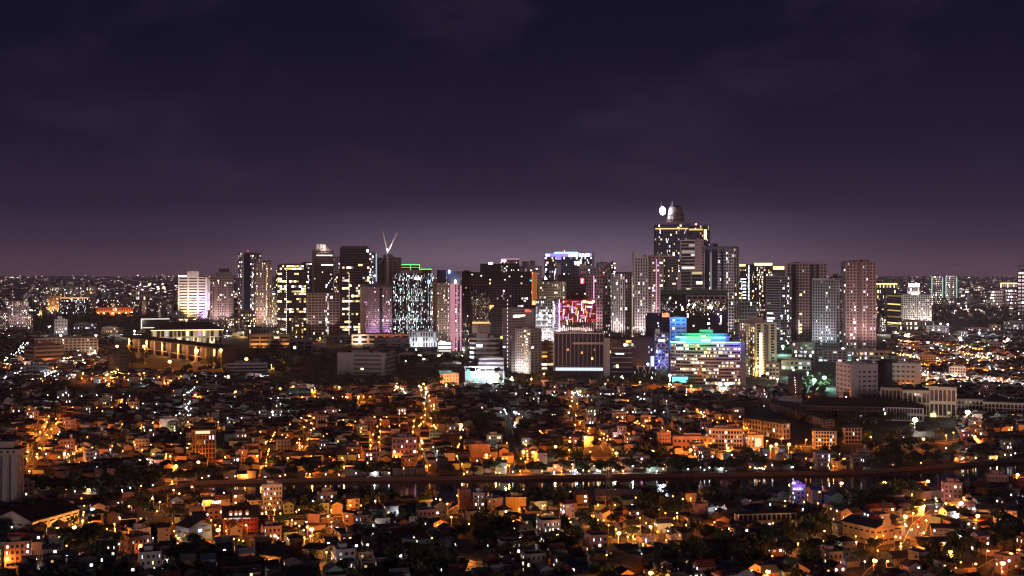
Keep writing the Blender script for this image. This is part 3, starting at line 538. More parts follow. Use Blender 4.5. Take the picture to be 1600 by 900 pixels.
em('pinkwash', (1, .40, .52), .62, True); c.panel('pink_lit_corner', 703.5, 711, 443, 548, 'pinkwash', .8, 2.5); c.crown(682.5, 697, 422, 442, 'cblack', 'dark_crown'); c.crown(698, 720, 424, 442, 'cblue', 'blue_lit_crown')  # pink floodlighting put in as emission, blue light put into the crown's colour
c.panel('pink_trim', 713.5, 714.5, 446, 548, 'dimP'); c.panel('pink_trim', 719.5, 720.7, 446, 548, 'dimP')
for (x, y, mt) in ((702, 424.5, 'hotB'), (711.5, 440, 'hotC')):
    m = MB(); m.ball(c.fx(x), -c.Dp/2-1, c.fz(y), 2.1, 3.6); m.build('floodlight_head', mt, c.root)
T('podium', 'white-banded curved podium below the pink-cornered tower', 'podium', 684, None, 706, 534, 549, fl=5, bay=30, wall='cwhite', band=.5, pier=0, lit=.6, pal='N', gain=1.5, d=16, D=dep(551))
# ---- dark central block
c = T('office_tower', 'tall black slab with a sliver of reflected lights left of the central block', 'tower', 722, None, 736, 425, 560, wall='cblack', glass='gl', band=.1, pier=.1, lit=.1, pal='WYO', gain=1.3, zone=(0, 1, .15, .5), fl=2.6, bay=2.2)
c = T('office_block', 'massive dark central office block with an upper grid of brown floors', 'office', 735, None, 827, 425, 563, fl=3.9, bay=4.6, wall='cdark', glass='gl', band=.32, pier=.18, lit=.05, pal='WYN', gain=1.6, roof=None, anchor='the massive dark block')
m = MB(); Lq = MB(); a, b = c.fx(736), c.fx(766)
for k in range(330):
    x = c.r.uniform(a, b); yy = min(520, max(446, c.r.gauss(482, 13))); z = c.fz(yy); s = c.r.uniform(.4, 1.0); Lq.quad((x, -c.Dp/2-.8, z), (x+s, -c.Dp/2-.8, z), (x+s, -c.Dp/2-.8, z+s), (x, -c.Dp/2-.8, z+s), 0, glow('WYON', .55, c.r))
Lq.build('lit_specks', 'lit', c.root, stuff=True)
c.panel('dark_glass_front', 735.5, 766, 446, 562, 'gl', .2, .5); c.panel('black_edge', 733, 737, 425, 563, 'cblack', .2, 1.5); c.panel('roof_band', 738, 827, 425, 441, 'cblack', .3, .8)
m = MB()
for (x, y) in ((766, 437), (789, 437), (796, 432), (815, 432), (738, 429), (752, 431)): m.box(c.fx(x)-1, c.fx(x)+1, -c.Dp/2-2.2, -c.Dp/2-1.2, c.fz(y)-.8, c.fz(y)+.8)
m.build('spot_lamp', 'emN', c.root); m = MB(); m.ball(c.fx(767), -c.Dp/2-2, c.fz(479), 2.2, 3); m.build('orange_sign', 'emO', c.root)
c.crown(750, 783, 412, 425, 'cblack', 'roof_plant', -.3, .3); c.panel('roof_lamp', 763, 770, 410, 413, 'emN', -c.Dp*.2, .6)
c.panel('gold_terrace', 738, 765, 502.5, 505.5, 'dimY', .9, .4); c.panel('terrace_wall', 738, 765, 506, 520, 'ctan', .9, .4)
c = T('office_tower', 'dark tower with a round pink neon crown behind the central block', 'tower', 783, None, 811, 412, 540, fl=3.4, bay=3.4, wall='cblack', lit=.05, pal='N', D=3150, roof=None, anchor='the pink neon crown')
m = MB(); zz = c.fz(412); m.cyl(0, 0, c.W*.5, c.W*.5, zz, c.fz(405), 16); m.build('round_crown', 'cbrown', c.root)
m = MB(); m.cyl(0, 0, c.W*.52, c.W*.52, c.fz(405.3), c.fz(404.3), 16); m.build('crown_rim', 'dimP', c.root); em('magenta', (1, .1, .55), 3, True); c.panel('neon_backing', 783, 800, 405, 409, 'magenta', 1.2, .3); c.glyphs(784, 799, 406, 409, 'emN', 9, out=1.8)
m = MB(); m.cyl(0, -2, .5, .15, c.fz(405), c.fz(397), 6); m.build('antenna', 'steel_dark', c.root)
m = MB()
for x in (783, 788, 793, 800, 807): m.ball(c.fx(x), -c.Dp*.5-2.2, c.fz(410.3), 1.2)
m.build('crown_lamp', 'emW', c.root)
c = T('residential_tower', 'lilac tower with cylinder roof tank behind the orange-striped edge', 'tower', 811, None, 846, 416, 545, fl=3.2, bay=3, wall='clilac', lit=.08, pal='CN', D=3200); c.crown(828, 836, 407, 416, 'cblue', 'roof_tank'); c.crown(816, 827, 408, 416, 'cgrey')
c = T('led_tower', 'narrow black tower with glowing orange vertical light strips', 'tower', 824, None, 839, 424, 500, wall='cblack', lit=.02, D=2750, roof=None, anchor='the orange-striped edge')
em('orangeled', (1, .28, .06), 1.1, True)
for x in (831, 833.8, 837): c.panel('light_strip', x, x+1.1, 425, 477, 'orangeled', .8, .6)
c.panel('light_band', 824, 831, 437, 439.5, 'dimT'); c.panel('light_band', 831, 838, 470, 476, 'emO')
c = T('slab_tower', 'plain grey slab tower with a small red sign and a lit stair strip', 'tower', 785, 800, 835, 484, 583, th=22, fl=4.2, bay=50, sbay=8, wall='cgrey', glass='cdark', band=.5, pier=.02, proj=.5, lit=.02, pal='N', anchor='the grey slab tower')
c.panel('lit_floor', 803, 820, 492, 494, 'emN'); c.glyphs(820, 830, 483.5, 487.5, 'emR', 5); c.panel('solid_end', 820, 835, 485, 583, 'cgrey', .7, .4)
m = MB()
for k in range(18): z = 8+k*6; m.box(-c.W/2-1.2, -c.W/2-.75, -c.Dp*.12, -c.Dp*.05, z, z+2.2)
m.build('stair_windows', 'dimN', c.root, stuff=True); m = MB(); m.ball(c.fx(786.5), -c.Dp*.3, c.fz(527), 2.2); m.build('orange_lamp', 'emO', c.root)
c = T('curved_office', 'low white office with curved ribbon-window front above the blinding light', 'office', 734, None, 781, 529, 566, fl=7, bay=50, wall='cwhite', glass='glblue', band=.45, pier=.0, proj=.9, lit=.1, pal='YC', gain=1.6, roof='box', foot=lambda k: [(-23*k, 2), (-14*k, -10*k), (4*k, -13*k), (17*k, -10*k), (22*k, -4*k), (22*k, 10*k), (-23*k, 10*k)], anchor='the curved white office')
c = T('curved_office', 'white stepped podium with dark slots right of the blinding light', 'office', 748, None, 787, 560, 582, fl=6.5, bay=45, wall='cwhite', glass='cdark', band=.5, pier=0, lit=.03, d=26)
uplights(c, (755, 770), 20, 2, 14, 'C', 30000, 120)
c = T('office_block', 'white block with one column of yellow offices at its corner', 'office', 805.5, 829, 846, 515, 584, th=-32, fl=4.4, bay=3.6, sbay=5, wall='cwhite', glass='cdark', band=.55, pier=.35, lit=.06, pal='W', cols=((4, 'Y', 2.2), (5, 'Y', 2.2)), anchor='the yellow-cornered block')
uplights(c, (810, 822), 16, 2, 14, 'N', 26000, 110)
# ---- centre
c = T('hotel_tower', 'dark blue tower with dazzling violet and white roof signs', 'tower', 851, None, 928, 398, 520, fl=3.6, bay=3.6, wall='cblue', glass='glblue', band=.25, pier=.15, lit=.12, pal='NCY', gain=2, roof=None, D=3250, anchor='the violet-crowned tower')
em('violet', (.42, .28, 1), 1.2, True); c.panel('crown_glow', 852, 926, 396, 401, 'violet'); c.panel('teal_edge', 866, 903, 394, 396, 'neonT', .4, .6); c.glyphs(853, 859, 397, 400, 'hotC', 4); c.glyphs(889, 903, 396.5, 401, 'hotC', 7); c.glyphs(905, 922, 396.5, 401, 'hotC', 7); c.panel('sign', 898, 908, 408.5, 413, 'hotC', 1.2); c.panel('pale_recess', 869.5, 876.5, 411, 440, 'clilac', .7, .6); c.panel('violet_recess', 869, 877, 397, 406, 'violet', .9, .4)
c.panel('side_wall', 925, 928.5, 394.5, 520, 'clilac', .3, 1.2); m = MB(); m.ball(c.fx(882), 0, c.fz(392), 1.4); m.build('beacon', 'emY', c.root)
c = T('sloping_tower', 'low tower with sloping ribbed roof lit violet and red', 'tower', 905, None, 932, 420, 520, wall='clilac', lit=.15, pal='PNR', gain=1.6, D=3050, roof=None)
m = MB(); w_ = c.W/2; m.hexa([(-w_, -c.Dp/2, c.H), (w_, -c.Dp/2, c.H), (w_, c.Dp/2, c.H), (-w_, c.Dp/2, c.H), (-w_, -c.Dp/2, c.H+14), (w_, -c.Dp/2, c.H+3), (w_, c.Dp/2, c.H+3), (-w_, c.Dp/2, c.H+14)]); m.build('sloping_roof', 'clilac', c.root)
c = T('back_tower', 'flat-topped lilac tower in the haze behind the violet-crowned tower', 'tower', 932, None, 955, 411, 520, wall='clilac', glass='cgrey', lit=.05, pal='RN', band=.5, pier=.5, D=3400); T('back_tower', 'thin dark tower with yellow top lights beside the lilac tower', 'tower', 954, None, 962, 410, 520, wall='cdark', lit=.3, pal='NY', D=3420)
c = T('apartment_block', 'cream grid apartment block with dark arched roof', 'apartment block', 840, None, 885, 440, 520, fl=3.4, bay=3.2, wall='ccream', glass='glbrown', band=.45, pier=.35, lit=.07, pal='WN', D=2850, roof=None); c.crown(871, 899, 429, 440, 'cblack', 'arched_roof', -.5, .5); c.crown(846, 870, 437, 440, 'cdark'); uplights(c, (850, 866, 880), 24, 30, 70, 'W', 60000, 80)
c = T('office_tower', 'dark tower carrying a glowing red sign box', 'tower', 885, None, 916, 433, 520, fl=3.5, bay=3.2, wall='cdark', lit=.12, pal='WN', D=2820, roof='box', zone=(.2, .9, .2, .45)); em('redbox', (1, .05, .06), 5, True); c.panel('red_sign', 907, 912.5, 434.5, 443, 'redbox', 1.4, 1.2); c.glyphs(908, 912, 436, 442, 'emP', 2, out=2.8)
c = T('residential_tower', 'pink lace-fronted apartment tower with white edge light', 'tower', 916, 941, 953.5, 431, 520, th=-25, fl=4.2, bay=4.4, wall='cpink', glass='cblack', band=.42, pier=.38, proj=1, lit=.06, pal='NP', D=2700, anchor='the pink lace tower'); c.panel('light_edge', 927.5, 929, 431, 518, 'dimP', .8, .8); uplights(c, (920, 936), 20, 40, 80, 'P', 60000, 80)
c = T('white_block', 'white glowing office with bright floor lines left of the colourful mall', 'office', 837, None, 866, 470, 543, fl=4, bay=2.6, wall='cwhite', glass='cdark', band=.35, pier=.3, lit=.5, pal='CN', gain=1.6, D=2450); uplights(c, (842, 852, 862), 12, 3, 30, 'C', 60000, 80)
for k in range(6): c.panel('light_line', 837.5, 862, 491+k*8, 492.4+k*8, 'dimC', .9, .3)
c = T('purple_slab', 'narrow violet-lit slab beside the white glowing office', 'tower', 866, None, 875, 467, 545, fl=3.4, bay=3, wall='clilac', lit=.2, pal='PV', D=2480); c.panel('neon_edge', 873.6, 875.2, 468, 520, 'neonV', .8, .6); c.panel('neon_edge', 866, 867, 475, 505, 'neonP', .8, .6)
c = T('mall', 'mall front ablaze with red and orange screens over a white fluted base', 'mall', 875, None, 930, 468, 545, fl=4.2, bay=3.4, wall='cred', glass='cdark', band=.16, pier=.22, proj=.8, lit=.1, pal='OR', D=2460, roof='box', anchor='the colourful mall')
r_ = random.Random(5)
em('screen_red', (1, .10, .12), .16); c.panel('screen', 875.5, 929, 468.5, 502.5, 'screen_red', .95, .03)
for k in range(80):
    x = r_.uniform(875, 925); y = r_.uniform(469, 500); hgt, wd = (r_.uniform(3, 11), r_.uniform(.7, 1.5)) if r_.random() < .6 else (r_.uniform(.8, 2.4), r_.uniform(3, 9)); cc = r_.choice(['R', 'O', 'Y', 'N', 'P', 'P', 'V']); c.panel('screen', x, min(930, x+wd), y, min(503, y+hgt), ('dim' if cc != 'N' else 'em')+cc, 1.0+k*.05, .03)
c.glyphs(911, 928, 469.5, 473, 'hotO', 8, out=4.5); m = MB(); m.ball(c.fx(927.5), -c.Dp/2-6, c.fz(471), 2.2); m.build('floodlight_head', 'hotP', c.root)
for k in range(18): c.panel('base_flute', 875.5+k*3, 876.9+k*3, 503.5, 545, 'cwhite', .95, .5)
uplights(c, (880, 892, 904, 918), 14, 46, 30, 'N', 30000, 120)
c = T('residential_tower', 'pale tower of tall vertical piers with amber line on its dark half', 'tower', 956, 976, 990, 428, 521, th=-18, fl=3.6, bay=3.3, wall='cwhite', glass='glblue', band=.12, pier=.5, proj=1, lit=.06, pal='NW', spier=.15, D=2600, roof=None, anchor='the pale-piered tower'); c.crown(960, 985, 425, 428, 'cdark'); m = MB(); m.box(c.W/2+.8, c.W/2+1.6, c.Dp*.3, c.Dp*.36, 0, c.fz(436)); m.build('amber_line', 'dimW', c.root)
c = T('slant_roof_tower', 'slender white ribbed tower with a slanting roof', 'tower', 989, 992, 1012, 403, 520, th=10, fl=3.9, bay=4, wall='cwhite', glass='cblack', band=.3, pier=.45, proj=1, lit=.1, pal='WNC', D=2550, roof=None, anchor='the slant-roofed tower')
m = MB(); a, b = -c.W/2, c.W*.25; h_ = c.H; f_ = -c.Dp/2
for (x0_, x1_, za, zb, mt) in ((-c.W/2-2, c.W*.32, c.fz(393), c.fz(402), 0), (c.W*.34, c.W/2+.5, c.fz(398), c.fz(405), 0)):
    m.hexa([(x0_, f_-1, h_-.5), (x1_, f_-1, h_-.5), (x1_, c.Dp/2, h_-.5), (x0_, c.Dp/2, h_-.5), (x0_, f_-1, za), (x1_, f_-1, max(zb, h_)), (x1_, c.Dp/2, max(zb, h_)), (x0_, c.Dp/2, za)])
m.build('slanting_roof', 'cwhite', c.root); m = MB(); m.box(-c.W/2-2, -c.W/2+.2, f_-1.2, c.Dp*.4, c.fz(440), h_-.6); m.build('fin_wall', 'cwhite', c.root)
c = T('residential_tower', 'pink balconied tower with a white pergola crown right of the slanting roof', 'tower', 1013, None, 1036, 401, 520, fl=3.3, bay=5.5, wall='cpink', glass='glbrown', band=.45, pier=.3, proj=1.2, lit=.1, pal='WN', D=2580, roof=None); c.crown(1013, 1055, 399, 401.5, 'cpink', 'pergola', -.5, .3); c.panel('light_edge', 1025.5, 1026.5, 405, 505, 'dimP')
c = T('residential_tower', 'dark unlit half of the pergola-crowned tower', 'tower', 1036, None, 1063, 405, 520, wall='cdark', lit=.05, pal='WY', gain=2.4, D=2590)
# ---- the tallest tower
c = T('domed_tower', 'tallest tower of the skyline with dark shaft and domed drum on top', 'skyscraper', 1022, None, 1076, 351, 540, fl=3.6, bay=3.6, wall='cblue', glass='glblue', band=.22, pier=.2, proj=.6, lit=.07, pal='YWC', gain=1.9, roof=None, D=2720, anchor='the domed tallest tower', zone=(0, 1, .7, 1))
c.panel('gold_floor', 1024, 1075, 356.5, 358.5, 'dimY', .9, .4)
m = MB(); x_ = c.fx(1055.5); q = c.mpp; m.cyl(x_, 0, 24*q, 24*q, c.H+.05, c.fz(347.5), 20); m.build('terrace_ring', 'cgrey', c.root)
m = MB(); m.cyl(x_, 0, 14*q, 14*q, c.fz(347.4), c.fz(344), 20); m.cyl(x_, 0, 13.4*q, 12.4*q, c.fz(343.9), c.fz(335), 20); m.build('drum', 'cbrown', c.root)
m = MB(); m.cyl(x_, 0, 14.2*q, 14.2*q, c.fz(344.2), c.fz(342.6), 20); m.cyl(x_, 0, 13.2*q, 13.2*q, c.fz(336.6), c.fz(335.2), 20); m.build('dark_band', 'cblack', c.root)
m = MB(); m.cyl(x_, 0, 12.2*q, 10.2*q, c.fz(335), c.fz(325), 20); m.build('upper_drum', 'cbrown', c.root)
m = MB()
for k in range(4): t0, t1 = k/4, (k+1)/4; m.cyl(x_, 0, 10.2*q*math.cos(t0*1.45), 10.2*q*math.cos(t1*1.45), c.fz(325-5.5*math.sin(t0*1.45)), c.fz(325-5.5*math.sin(t1*1.45)), 20)
m.build('dome', 'cdark', c.root); m = MB(); m.cyl(x_-5*q, 0, 1.4*q, .5*q, c.fz(321), c.fz(313), 8); m.build('finial', 'cbrown', c.root)
for px_, yt_ in ((1033.5, 312), (1047, 309)):
    m = MB(); m.cyl(c.fx(px_), -2, .6, .2, c.fz(336), c.fz(yt_), 6); m.build('antenna', 'steel_dark', c.root)
em('beacon_white', (.72, .86, 1), 90); m = MB(); m.ball(c.fx(1035.5), -c.Dp/2+4, c.fz(329.5), 6.2, 8.6, n=12, k=8); m.build('beacon', 'beacon_white', c.root)
m = MB(); m.cyl(c.fx(1035.5), -c.Dp/2+4, 1.2, 1.2, c.H, c.fz(335.4), 8); m.build('beacon_stand', 'steel_dark', c.root); point('beacon_light', c.root, (c.fx(1035.5), -c.Dp/2-6, c.fz(327)), 'C', 4000, 3)
c = T('domed_tower_wing', 'right-hand wing of the tallest tower with gold end lights and a red beacon', 'skyscraper', 1076, None, 1109, 352.5, 540, fl=3.6, bay=3.4, wall='cblue', glass='glblue', band=.22, pier=.25, lit=.1, pal='YW', gain=2, D=2740, roof=None, zone=(0, 1, .8, 1)); c.panel('gold_end', 1100, 1104, 359, 374, 'emY', .9, .3)
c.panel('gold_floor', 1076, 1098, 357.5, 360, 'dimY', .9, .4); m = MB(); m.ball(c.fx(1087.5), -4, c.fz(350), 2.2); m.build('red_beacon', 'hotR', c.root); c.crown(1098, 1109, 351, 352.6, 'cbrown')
c = T('residential_tower', 'white-banded balcony tower in front of the tallest tower', 'tower', 1064, None, 1087, 376, 520, fl=4.4, bay=30, wall='cwhite', glass='cblack', band=.32, pier=.04, proj=1.2, lit=.08, pal='N', gain=1.2, D=2620)
c = T('residential_tower', 'plain pink pier wall rising beside the white-banded tower', 'tower', 1086, None, 1099, 375, 520, fl=4.4, bay=7, wall='cpink', glass='cblack', band=.8, pier=.7, lit=.0, D=2600, d=20)
c = T('residential_tower', 'broad dark blue tower with white balcony ladders, right of the tallest tower', 'tower', 1097, 1146, 1154.5, 388, 525, th=-14, fl=4, bay=3.8, wall='cwhite', glass='glblue', band=.3, pier=.2, proj=.7, lit=.05, pal='NW', D=2500, roof=None, sband=.1, anchor='the dark blue ladder tower'); c.crown(1097, 1146, 385, 388, 'cblue', 'crown', -.5, .5); c.crown(1108, 1114, 380, 385, 'cblue', 'lift_house')
for (a, b) in ((1102, 1109), (1113, 1121), (1127, 1131)): c.panel('blue_glass_bay', a, b, 389, 525, 'glblue', .85, .5)
c.panel('white_pier', 1109.5, 1112.5, 394, 460, 'cwhite', .85, .8); c.panel('blue_top', 1097, 1146, 388, 394, 'cblue', .85, .5)
c = T('residential_tower', 'short dark balconied tower behind the green-corniced block', 'tower', 1062, None, 1098, 424, 520, fl=4, bay=20, wall='cgrey', glass='cblack', band=.25, pier=.1, lit=.08, pal='W', D=2480); c.panel('pink_pier', 1058.5, 1064.5, 425, 455, 'cpink')
c = T('glass_office', 'dark mirrored office with green cornice and gold glints', 'office', 1033, None, 1136, 460, 560, fl=3.6, bay=4.4, wall='cblack', glass='gl', band=.1, pier=.1, proj=.35, lit=.03, pal='N', D=2200, roof=None, anchor='the green-corniced office')
c.crown(1033, 1136, 453, 460, 'roofgreen', 'green_cornice', -.52, .4); c.panel('loggia_band', 1072, 1134, 461.5, 463, 'cpink'); c.panel('loggia_band', 1072, 1134, 467, 468, 'cpink')
for k in range(8): c.panel('loggia_pier', 1072+k*8.7, 1073.2+k*8.7, 463, 467, 'cpink')
for k in range(22): c.panel('cornice_tooth', 1035+k*4.6, 1036.5+k*4.6, 451, 453, 'cgrey', -2, .8)
Lq = MB(); m = MB()
for k in range(420):
    if k < 330: x = c.r.uniform(1072, 1134); y = min(500, max(470, c.r.gauss(479, 6)))
    else: x = c.r.gauss(1043, 5); y = c.r.gauss(482, 8)
    a, z, s = c.fx(x), c.fz(y), c.r.uniform(.5, 1.2); Lq.quad((a, -c.Dp/2-.6, z), (a+s*.7, -c.Dp/2-.6, z), (a+s*.7, -c.Dp/2-.6, z+s), (a, -c.Dp/2-.6, z+s), 0, glow('YYWN' if k < 330 else 'CN', .9, c.r))
Lq.build('lit_specks', 'lit', c.root, stuff=True)  # gold reflections in the glass put in as glowing specks
c = T('office_block', 'dark block with a burning red roof sign', 'office', 1009, None, 1048, 489, 560, fl=4, bay=3, wall='cblack', lit=.05, pal='CN', D=2050, roof=None, anchor='the red-signed block'); em('redneon', (1, .10, .04), 12, True); c.glyphs(1035, 1046, 489, 495, 'redneon', 6)
c = T('blue_lit_block', 'block washed in saturated blue light beside the red-signed block', 'office', 1047, None, 1072, 497, 565, fl=5.5, bay=8, wall='cwhite', glass='cblue', band=.6, pier=.3, lit=.03, D=2020, roof='flat'); uplights(c, (1050, 1060, 1069), 24, 60, 90, (.0, .2, 1), 70000, 80); uplights(c, (1052, 1066), 24, 20, 50, (.0, .3, 1), 70000, 90)
c = T('braced_office', 'slim office with blue-lit diagonal bracing', 'office', 1023, None, 1044.5, 522, 592, fl=5, bay=5, wall='cgrey', glass='glblue', band=.3, pier=.2, lit=.2, pal='BC', gain=1.6, roof='flat', anchor='the blue braced office')
m = MB(); zz = [c.fz(y) for y in (592, 574, 556, 540, 524)]; f_ = -c.Dp/2-1.6
for k in range(4): m.bar((c.fx(1025), f_, zz[k]), (c.fx(1043), f_, zz[k+1]), .7); m.bar((c.fx(1043), f_, zz[k]), (c.fx(1025), f_, zz[k+1]), .7)
m.build('diagonal_bracing', 'cwhite', c.root); uplights(c, (1026, 1040), 20, 2, 50, (.01, .16, 1), 110000, 75); c.panel('sign', 1029, 1039, 530, 533.5, 'emC', 2.2); c.panel('teal_base', 1024, 1044, 576, 590, 'cgreen', .8, .5); c.crown(1024, 1031, 514, 522, 'cwhite', 'lift_house')
c = T('braced_office', 'dark office with white zigzag struts at its foot and a work light', 'office', 990, None, 1022, 528, 592, fl=4, bay=3, wall='cblack', glass='glblue', band=.12, pier=.1, lit=.04, pal='CN', roof='flat')
m = MB(); f_ = -c.Dp/2-1.2
for k in range(4): m.bar((c.fx(996+k*5.2), f_, c.fz(588 if k % 2 else 573)), (c.fx(1001.2+k*5.2), f_, c.fz(573 if k % 2 else 588)), .6)
m.build('zigzag_struts', 'cwhite', c.root); c.panel('ledge', 994, 1022, 571, 573, 'cgrey'); c.panel('white_grid', 1016.5, 1022, 556, 572, 'dimC'); m = MB(); m.ball(c.fx(1012.3), -c.Dp/2-2, c.fz(568.5), 1.6); m.build('work_light', 'hotC', c.root)
c = T('office_block', 'dark blue ribbon-window office with a few amber rooms', 'office', 943, None, 990, 530, 592, fl=5.6, bay=4, wall='cblack', glass='glblue', band=.2, pier=.05, lit=.09, pal='YC', gain=1.6, roof='box', rows=True, anchor='the dark ribbon office')
for k in range(6): c.panel('slab_edge', 955, 988, 543+k*7.4, 544+k*7.4, 'cgrey', .8, .5)
c.panel('sign', 962, 975, 551.5, 553, 'emC'); c.glyphs(978, 987, 531.5, 535, 'emO', 5); c.panel('grey_flank', 943, 953, 528, 592, 'cgrey', .7, .6)
c = T('finned_office', 'black glass office with thin vertical fins and a bright white band low down', 'office', 866, None, 943, 521, 590, fl=4.6, bay=6.4, wall='cwhite', glass='cblack', band=0, pier=.07, proj=1, lit=.03, pal='YO', gain=1.6, roof='flat', anchor='the finned black office'); c.panel('light_band', 868, 942, 573.6, 578.6, 'dimC', 1.4, .5); c.panel('light_band', 895, 942, 534.5, 537.5, 'ccream', 1.4, .5); c.panel('dark_base', 864, 943, 580, 590, 'cblack', 1.6, 3); c.panel('band_frame', 864, 944, 570.5, 573, 'cdark', 1.4, 2)
m = MB(); m.box(c.fx(862), c.fx(944), -c.Dp/2-5, -c.Dp/2-2.5, c.fz(573.6), c.fz(572.6)); m.build('canopy', 'cdark', c.root)
T('stacked_shopfront', 'warm-lit terraces squeezed left of the finned black office', 'shop', 846, None, 865, 535, 585, fl=7, bay=10, wall='ccream', lit=.75, pal='YWO', gain=1.3, band=.5, pier=.1, D=1950)
# curved office with neon crown
def arc(k): return [(-58*k, -2*k), (-50*k, -10*k), (-38*k, -15*k), (-22*k, -18*k), (-4*k, -18.5*k), (16*k, -17*k), (36*k, -14*k), (49*k, -11*k), (57*k, -6*k), (57*k, 14*k), (-58*k, 14*k)]
c = T('neon_office', 'wide curved office with green and blue neon rings on its crown', 'office', 1048.5, None, 1164.5, 537, 603, fl=5.3, bay=2.6, wall='cpink', glass='gl', band=.45, pier=.04, proj=.7, lit=.36, pal='NWWY', gain=1.3, roof=None, rows=True, foot=arc, anchor='the neon-crowned office', D=1690)
def ring(pts, z0, z1, mt, nm, off=1.0, split=None):
    ms = {}
    for i in range(len(pts)-4 if nm != 'setback_storey' else len(pts)):
        a, b = pts[i], pts[(i+1) % len(pts)]; L = math.hypot(b[0]-a[0], b[1]-a[1]); u = ((b[0]-a[0])/L, (b[1]-a[1])/L); n = (u[1], -u[0]); nseg = 4
        for s in range(nseg):
            xm = a[0]+(b[0]-a[0])*(s+.5)/nseg; key = mt if split is None else split(xm); ms.setdefault(key, MB()).obox(a, u, n, L*s/nseg, L*(s+1)/nseg, off, off+.7, z0, z1)
    for k_, mb in ms.items(): mb.build(nm, k_, c.root)
em('neon_green', (.08, 1, .22), 5, True); em('neon_teal', (.25, 1, .9), 6, True); em('neon_blue', (.12, .25, 1), 7, True)
sp = lambda x: 'neon_green' if -33 < x/c.mpp < 8 else 'neon_teal' if -60 < x/c.mpp < 26 else 'neon_blue'
P_ = arc(c.mpp); P2 = [(x*.72-8*c.mpp, y*.8+1.5*c.mpp) for x, y in P_]
g = MB(); g.prism(P_, c.H+.01, c.fz(533.5)); g.build('crown_parapet', 'cgrey', c.root); g = MB(); g.prism(P2, c.fz(533.4), c.fz(525)); g.build('setback_storey', 'cgrey', c.root); g = MB(); g.prism([(x*.9, y*.9) for x, y in P2], c.fz(524.9), c.fz(521)); g.build('roof_plant', 'cgreen', c.root)
ring(P_, c.fz(535.4), c.fz(534.0), None, 'neon_ring', 1.0, sp); ring(P2, c.fz(528.0), c.fz(526.8), None, 'neon_ring', .8, sp)
c.panel('roof_box', 1093, 1114, 515, 524, 'cgreen', -14, 8); c.panel('lit_letters', 1096, 1100, 530.3, 532.6, 'emN', 1.4); c.panel('lit_letters', 1101, 1110, 530.0, 532.6, 'emN', 1.5); c.panel('lit_letters', 1096, 1103, 524, 525.6, 'emN', -2)
for (x, y, cc, pw) in ((1060, 532, (.05, .7, 1), 26000), (1080, 530, (.05, 1, .25), 26000), (1100, 530, (.05, 1, .3), 26000), (1125, 530, (.05, .5, 1), 22000), (1150, 533, (.06, .12, 1), 30000)): point('neon_glow', c.root, (c.fx(x), -c.Dp/2-7, c.fz(y)), cc, pw, 1.5)
c.panel('dark_flank', 1157, 1164, 538, 603, 'cdark', -5*c.mpp, 1.5)
tk = empty('lit_pavilion', (gx(1062, 1670), 1670, 0)); tag(tk, 'glowing turquoise pavilion at the foot of the neon-crowned office', 'pavilion'); em('turq', (.2, .95, 1), 1.6, True)
m = MB(); m.box(-11, 11, -4, 6, 0, .6); m.box(-11, 11, -4.4, 6, 13, 14.5); m.build('frame', 'cdark', tk); m = MB(); m.box(-10.6, 10.6, -4, -3.6, 5.5, 13); m.build('lit_screen', 'turq', tk); m = MB(); m.box(-10.6, 10.6, -3.9, 5, .6, 5.5); m.build('base', 'cgreen', tk); m = MB(); m.ball(-14, -5, 15, 1.8); m.cyl(-14, -5, .3, .3, 0, 13.4, 6); m.build('floodlight_head', 'hotC', tk)
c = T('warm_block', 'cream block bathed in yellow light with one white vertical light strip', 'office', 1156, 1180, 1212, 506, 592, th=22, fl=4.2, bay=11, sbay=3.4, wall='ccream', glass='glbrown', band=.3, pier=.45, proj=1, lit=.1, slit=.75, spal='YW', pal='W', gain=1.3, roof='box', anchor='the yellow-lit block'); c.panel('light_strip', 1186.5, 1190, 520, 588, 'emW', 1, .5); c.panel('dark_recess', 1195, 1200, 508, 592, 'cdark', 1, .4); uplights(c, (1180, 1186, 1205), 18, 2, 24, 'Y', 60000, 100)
T('low_podium', 'low white-windowed podium right of the yellow-lit block', 'podium', 1197, None, 1217, 568, 592, fl=6, bay=5, wall='ctan', lit=.5, pal='WN', D=1770)
# ---- right-hand group
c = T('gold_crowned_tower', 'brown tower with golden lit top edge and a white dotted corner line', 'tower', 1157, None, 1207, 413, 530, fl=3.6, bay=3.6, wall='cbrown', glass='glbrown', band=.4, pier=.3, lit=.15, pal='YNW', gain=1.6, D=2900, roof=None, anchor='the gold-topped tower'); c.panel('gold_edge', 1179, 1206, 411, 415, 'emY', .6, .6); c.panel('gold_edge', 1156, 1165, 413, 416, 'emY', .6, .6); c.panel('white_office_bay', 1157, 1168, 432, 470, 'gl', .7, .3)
m = MB()
for k in range(26): m.box(c.fx(1169.5), c.fx(1171), -c.Dp/2-1.5, -c.Dp/2-1, c.fz(416+k*2.2), c.fz(415+k*2.2))
m.build('dotted_light_line', 'emC', c.root); m = MB(); [m.box(c.fx(1157.5+(k % 2)), c.fx(1166), -c.Dp/2-1.4, -c.Dp/2-1.1, c.fz(437+k*5), c.fz(435+k*5)) for k in range(7)]; m.build('lit_office_floor', 'emC', c.root, stuff=True)
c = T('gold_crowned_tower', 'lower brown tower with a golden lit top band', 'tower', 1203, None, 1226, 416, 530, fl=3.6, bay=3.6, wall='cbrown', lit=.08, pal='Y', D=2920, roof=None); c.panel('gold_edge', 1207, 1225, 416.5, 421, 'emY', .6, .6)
T('residential_tower', 'small dark grid tower with grey frame below the gold-topped tower', 'tower', 1155, None, 1181, 472, 530, fl=4, bay=4.4, wall='cgrey', glass='cblack', band=.22, pier=.14, lit=.05, pal='N', D=2450)
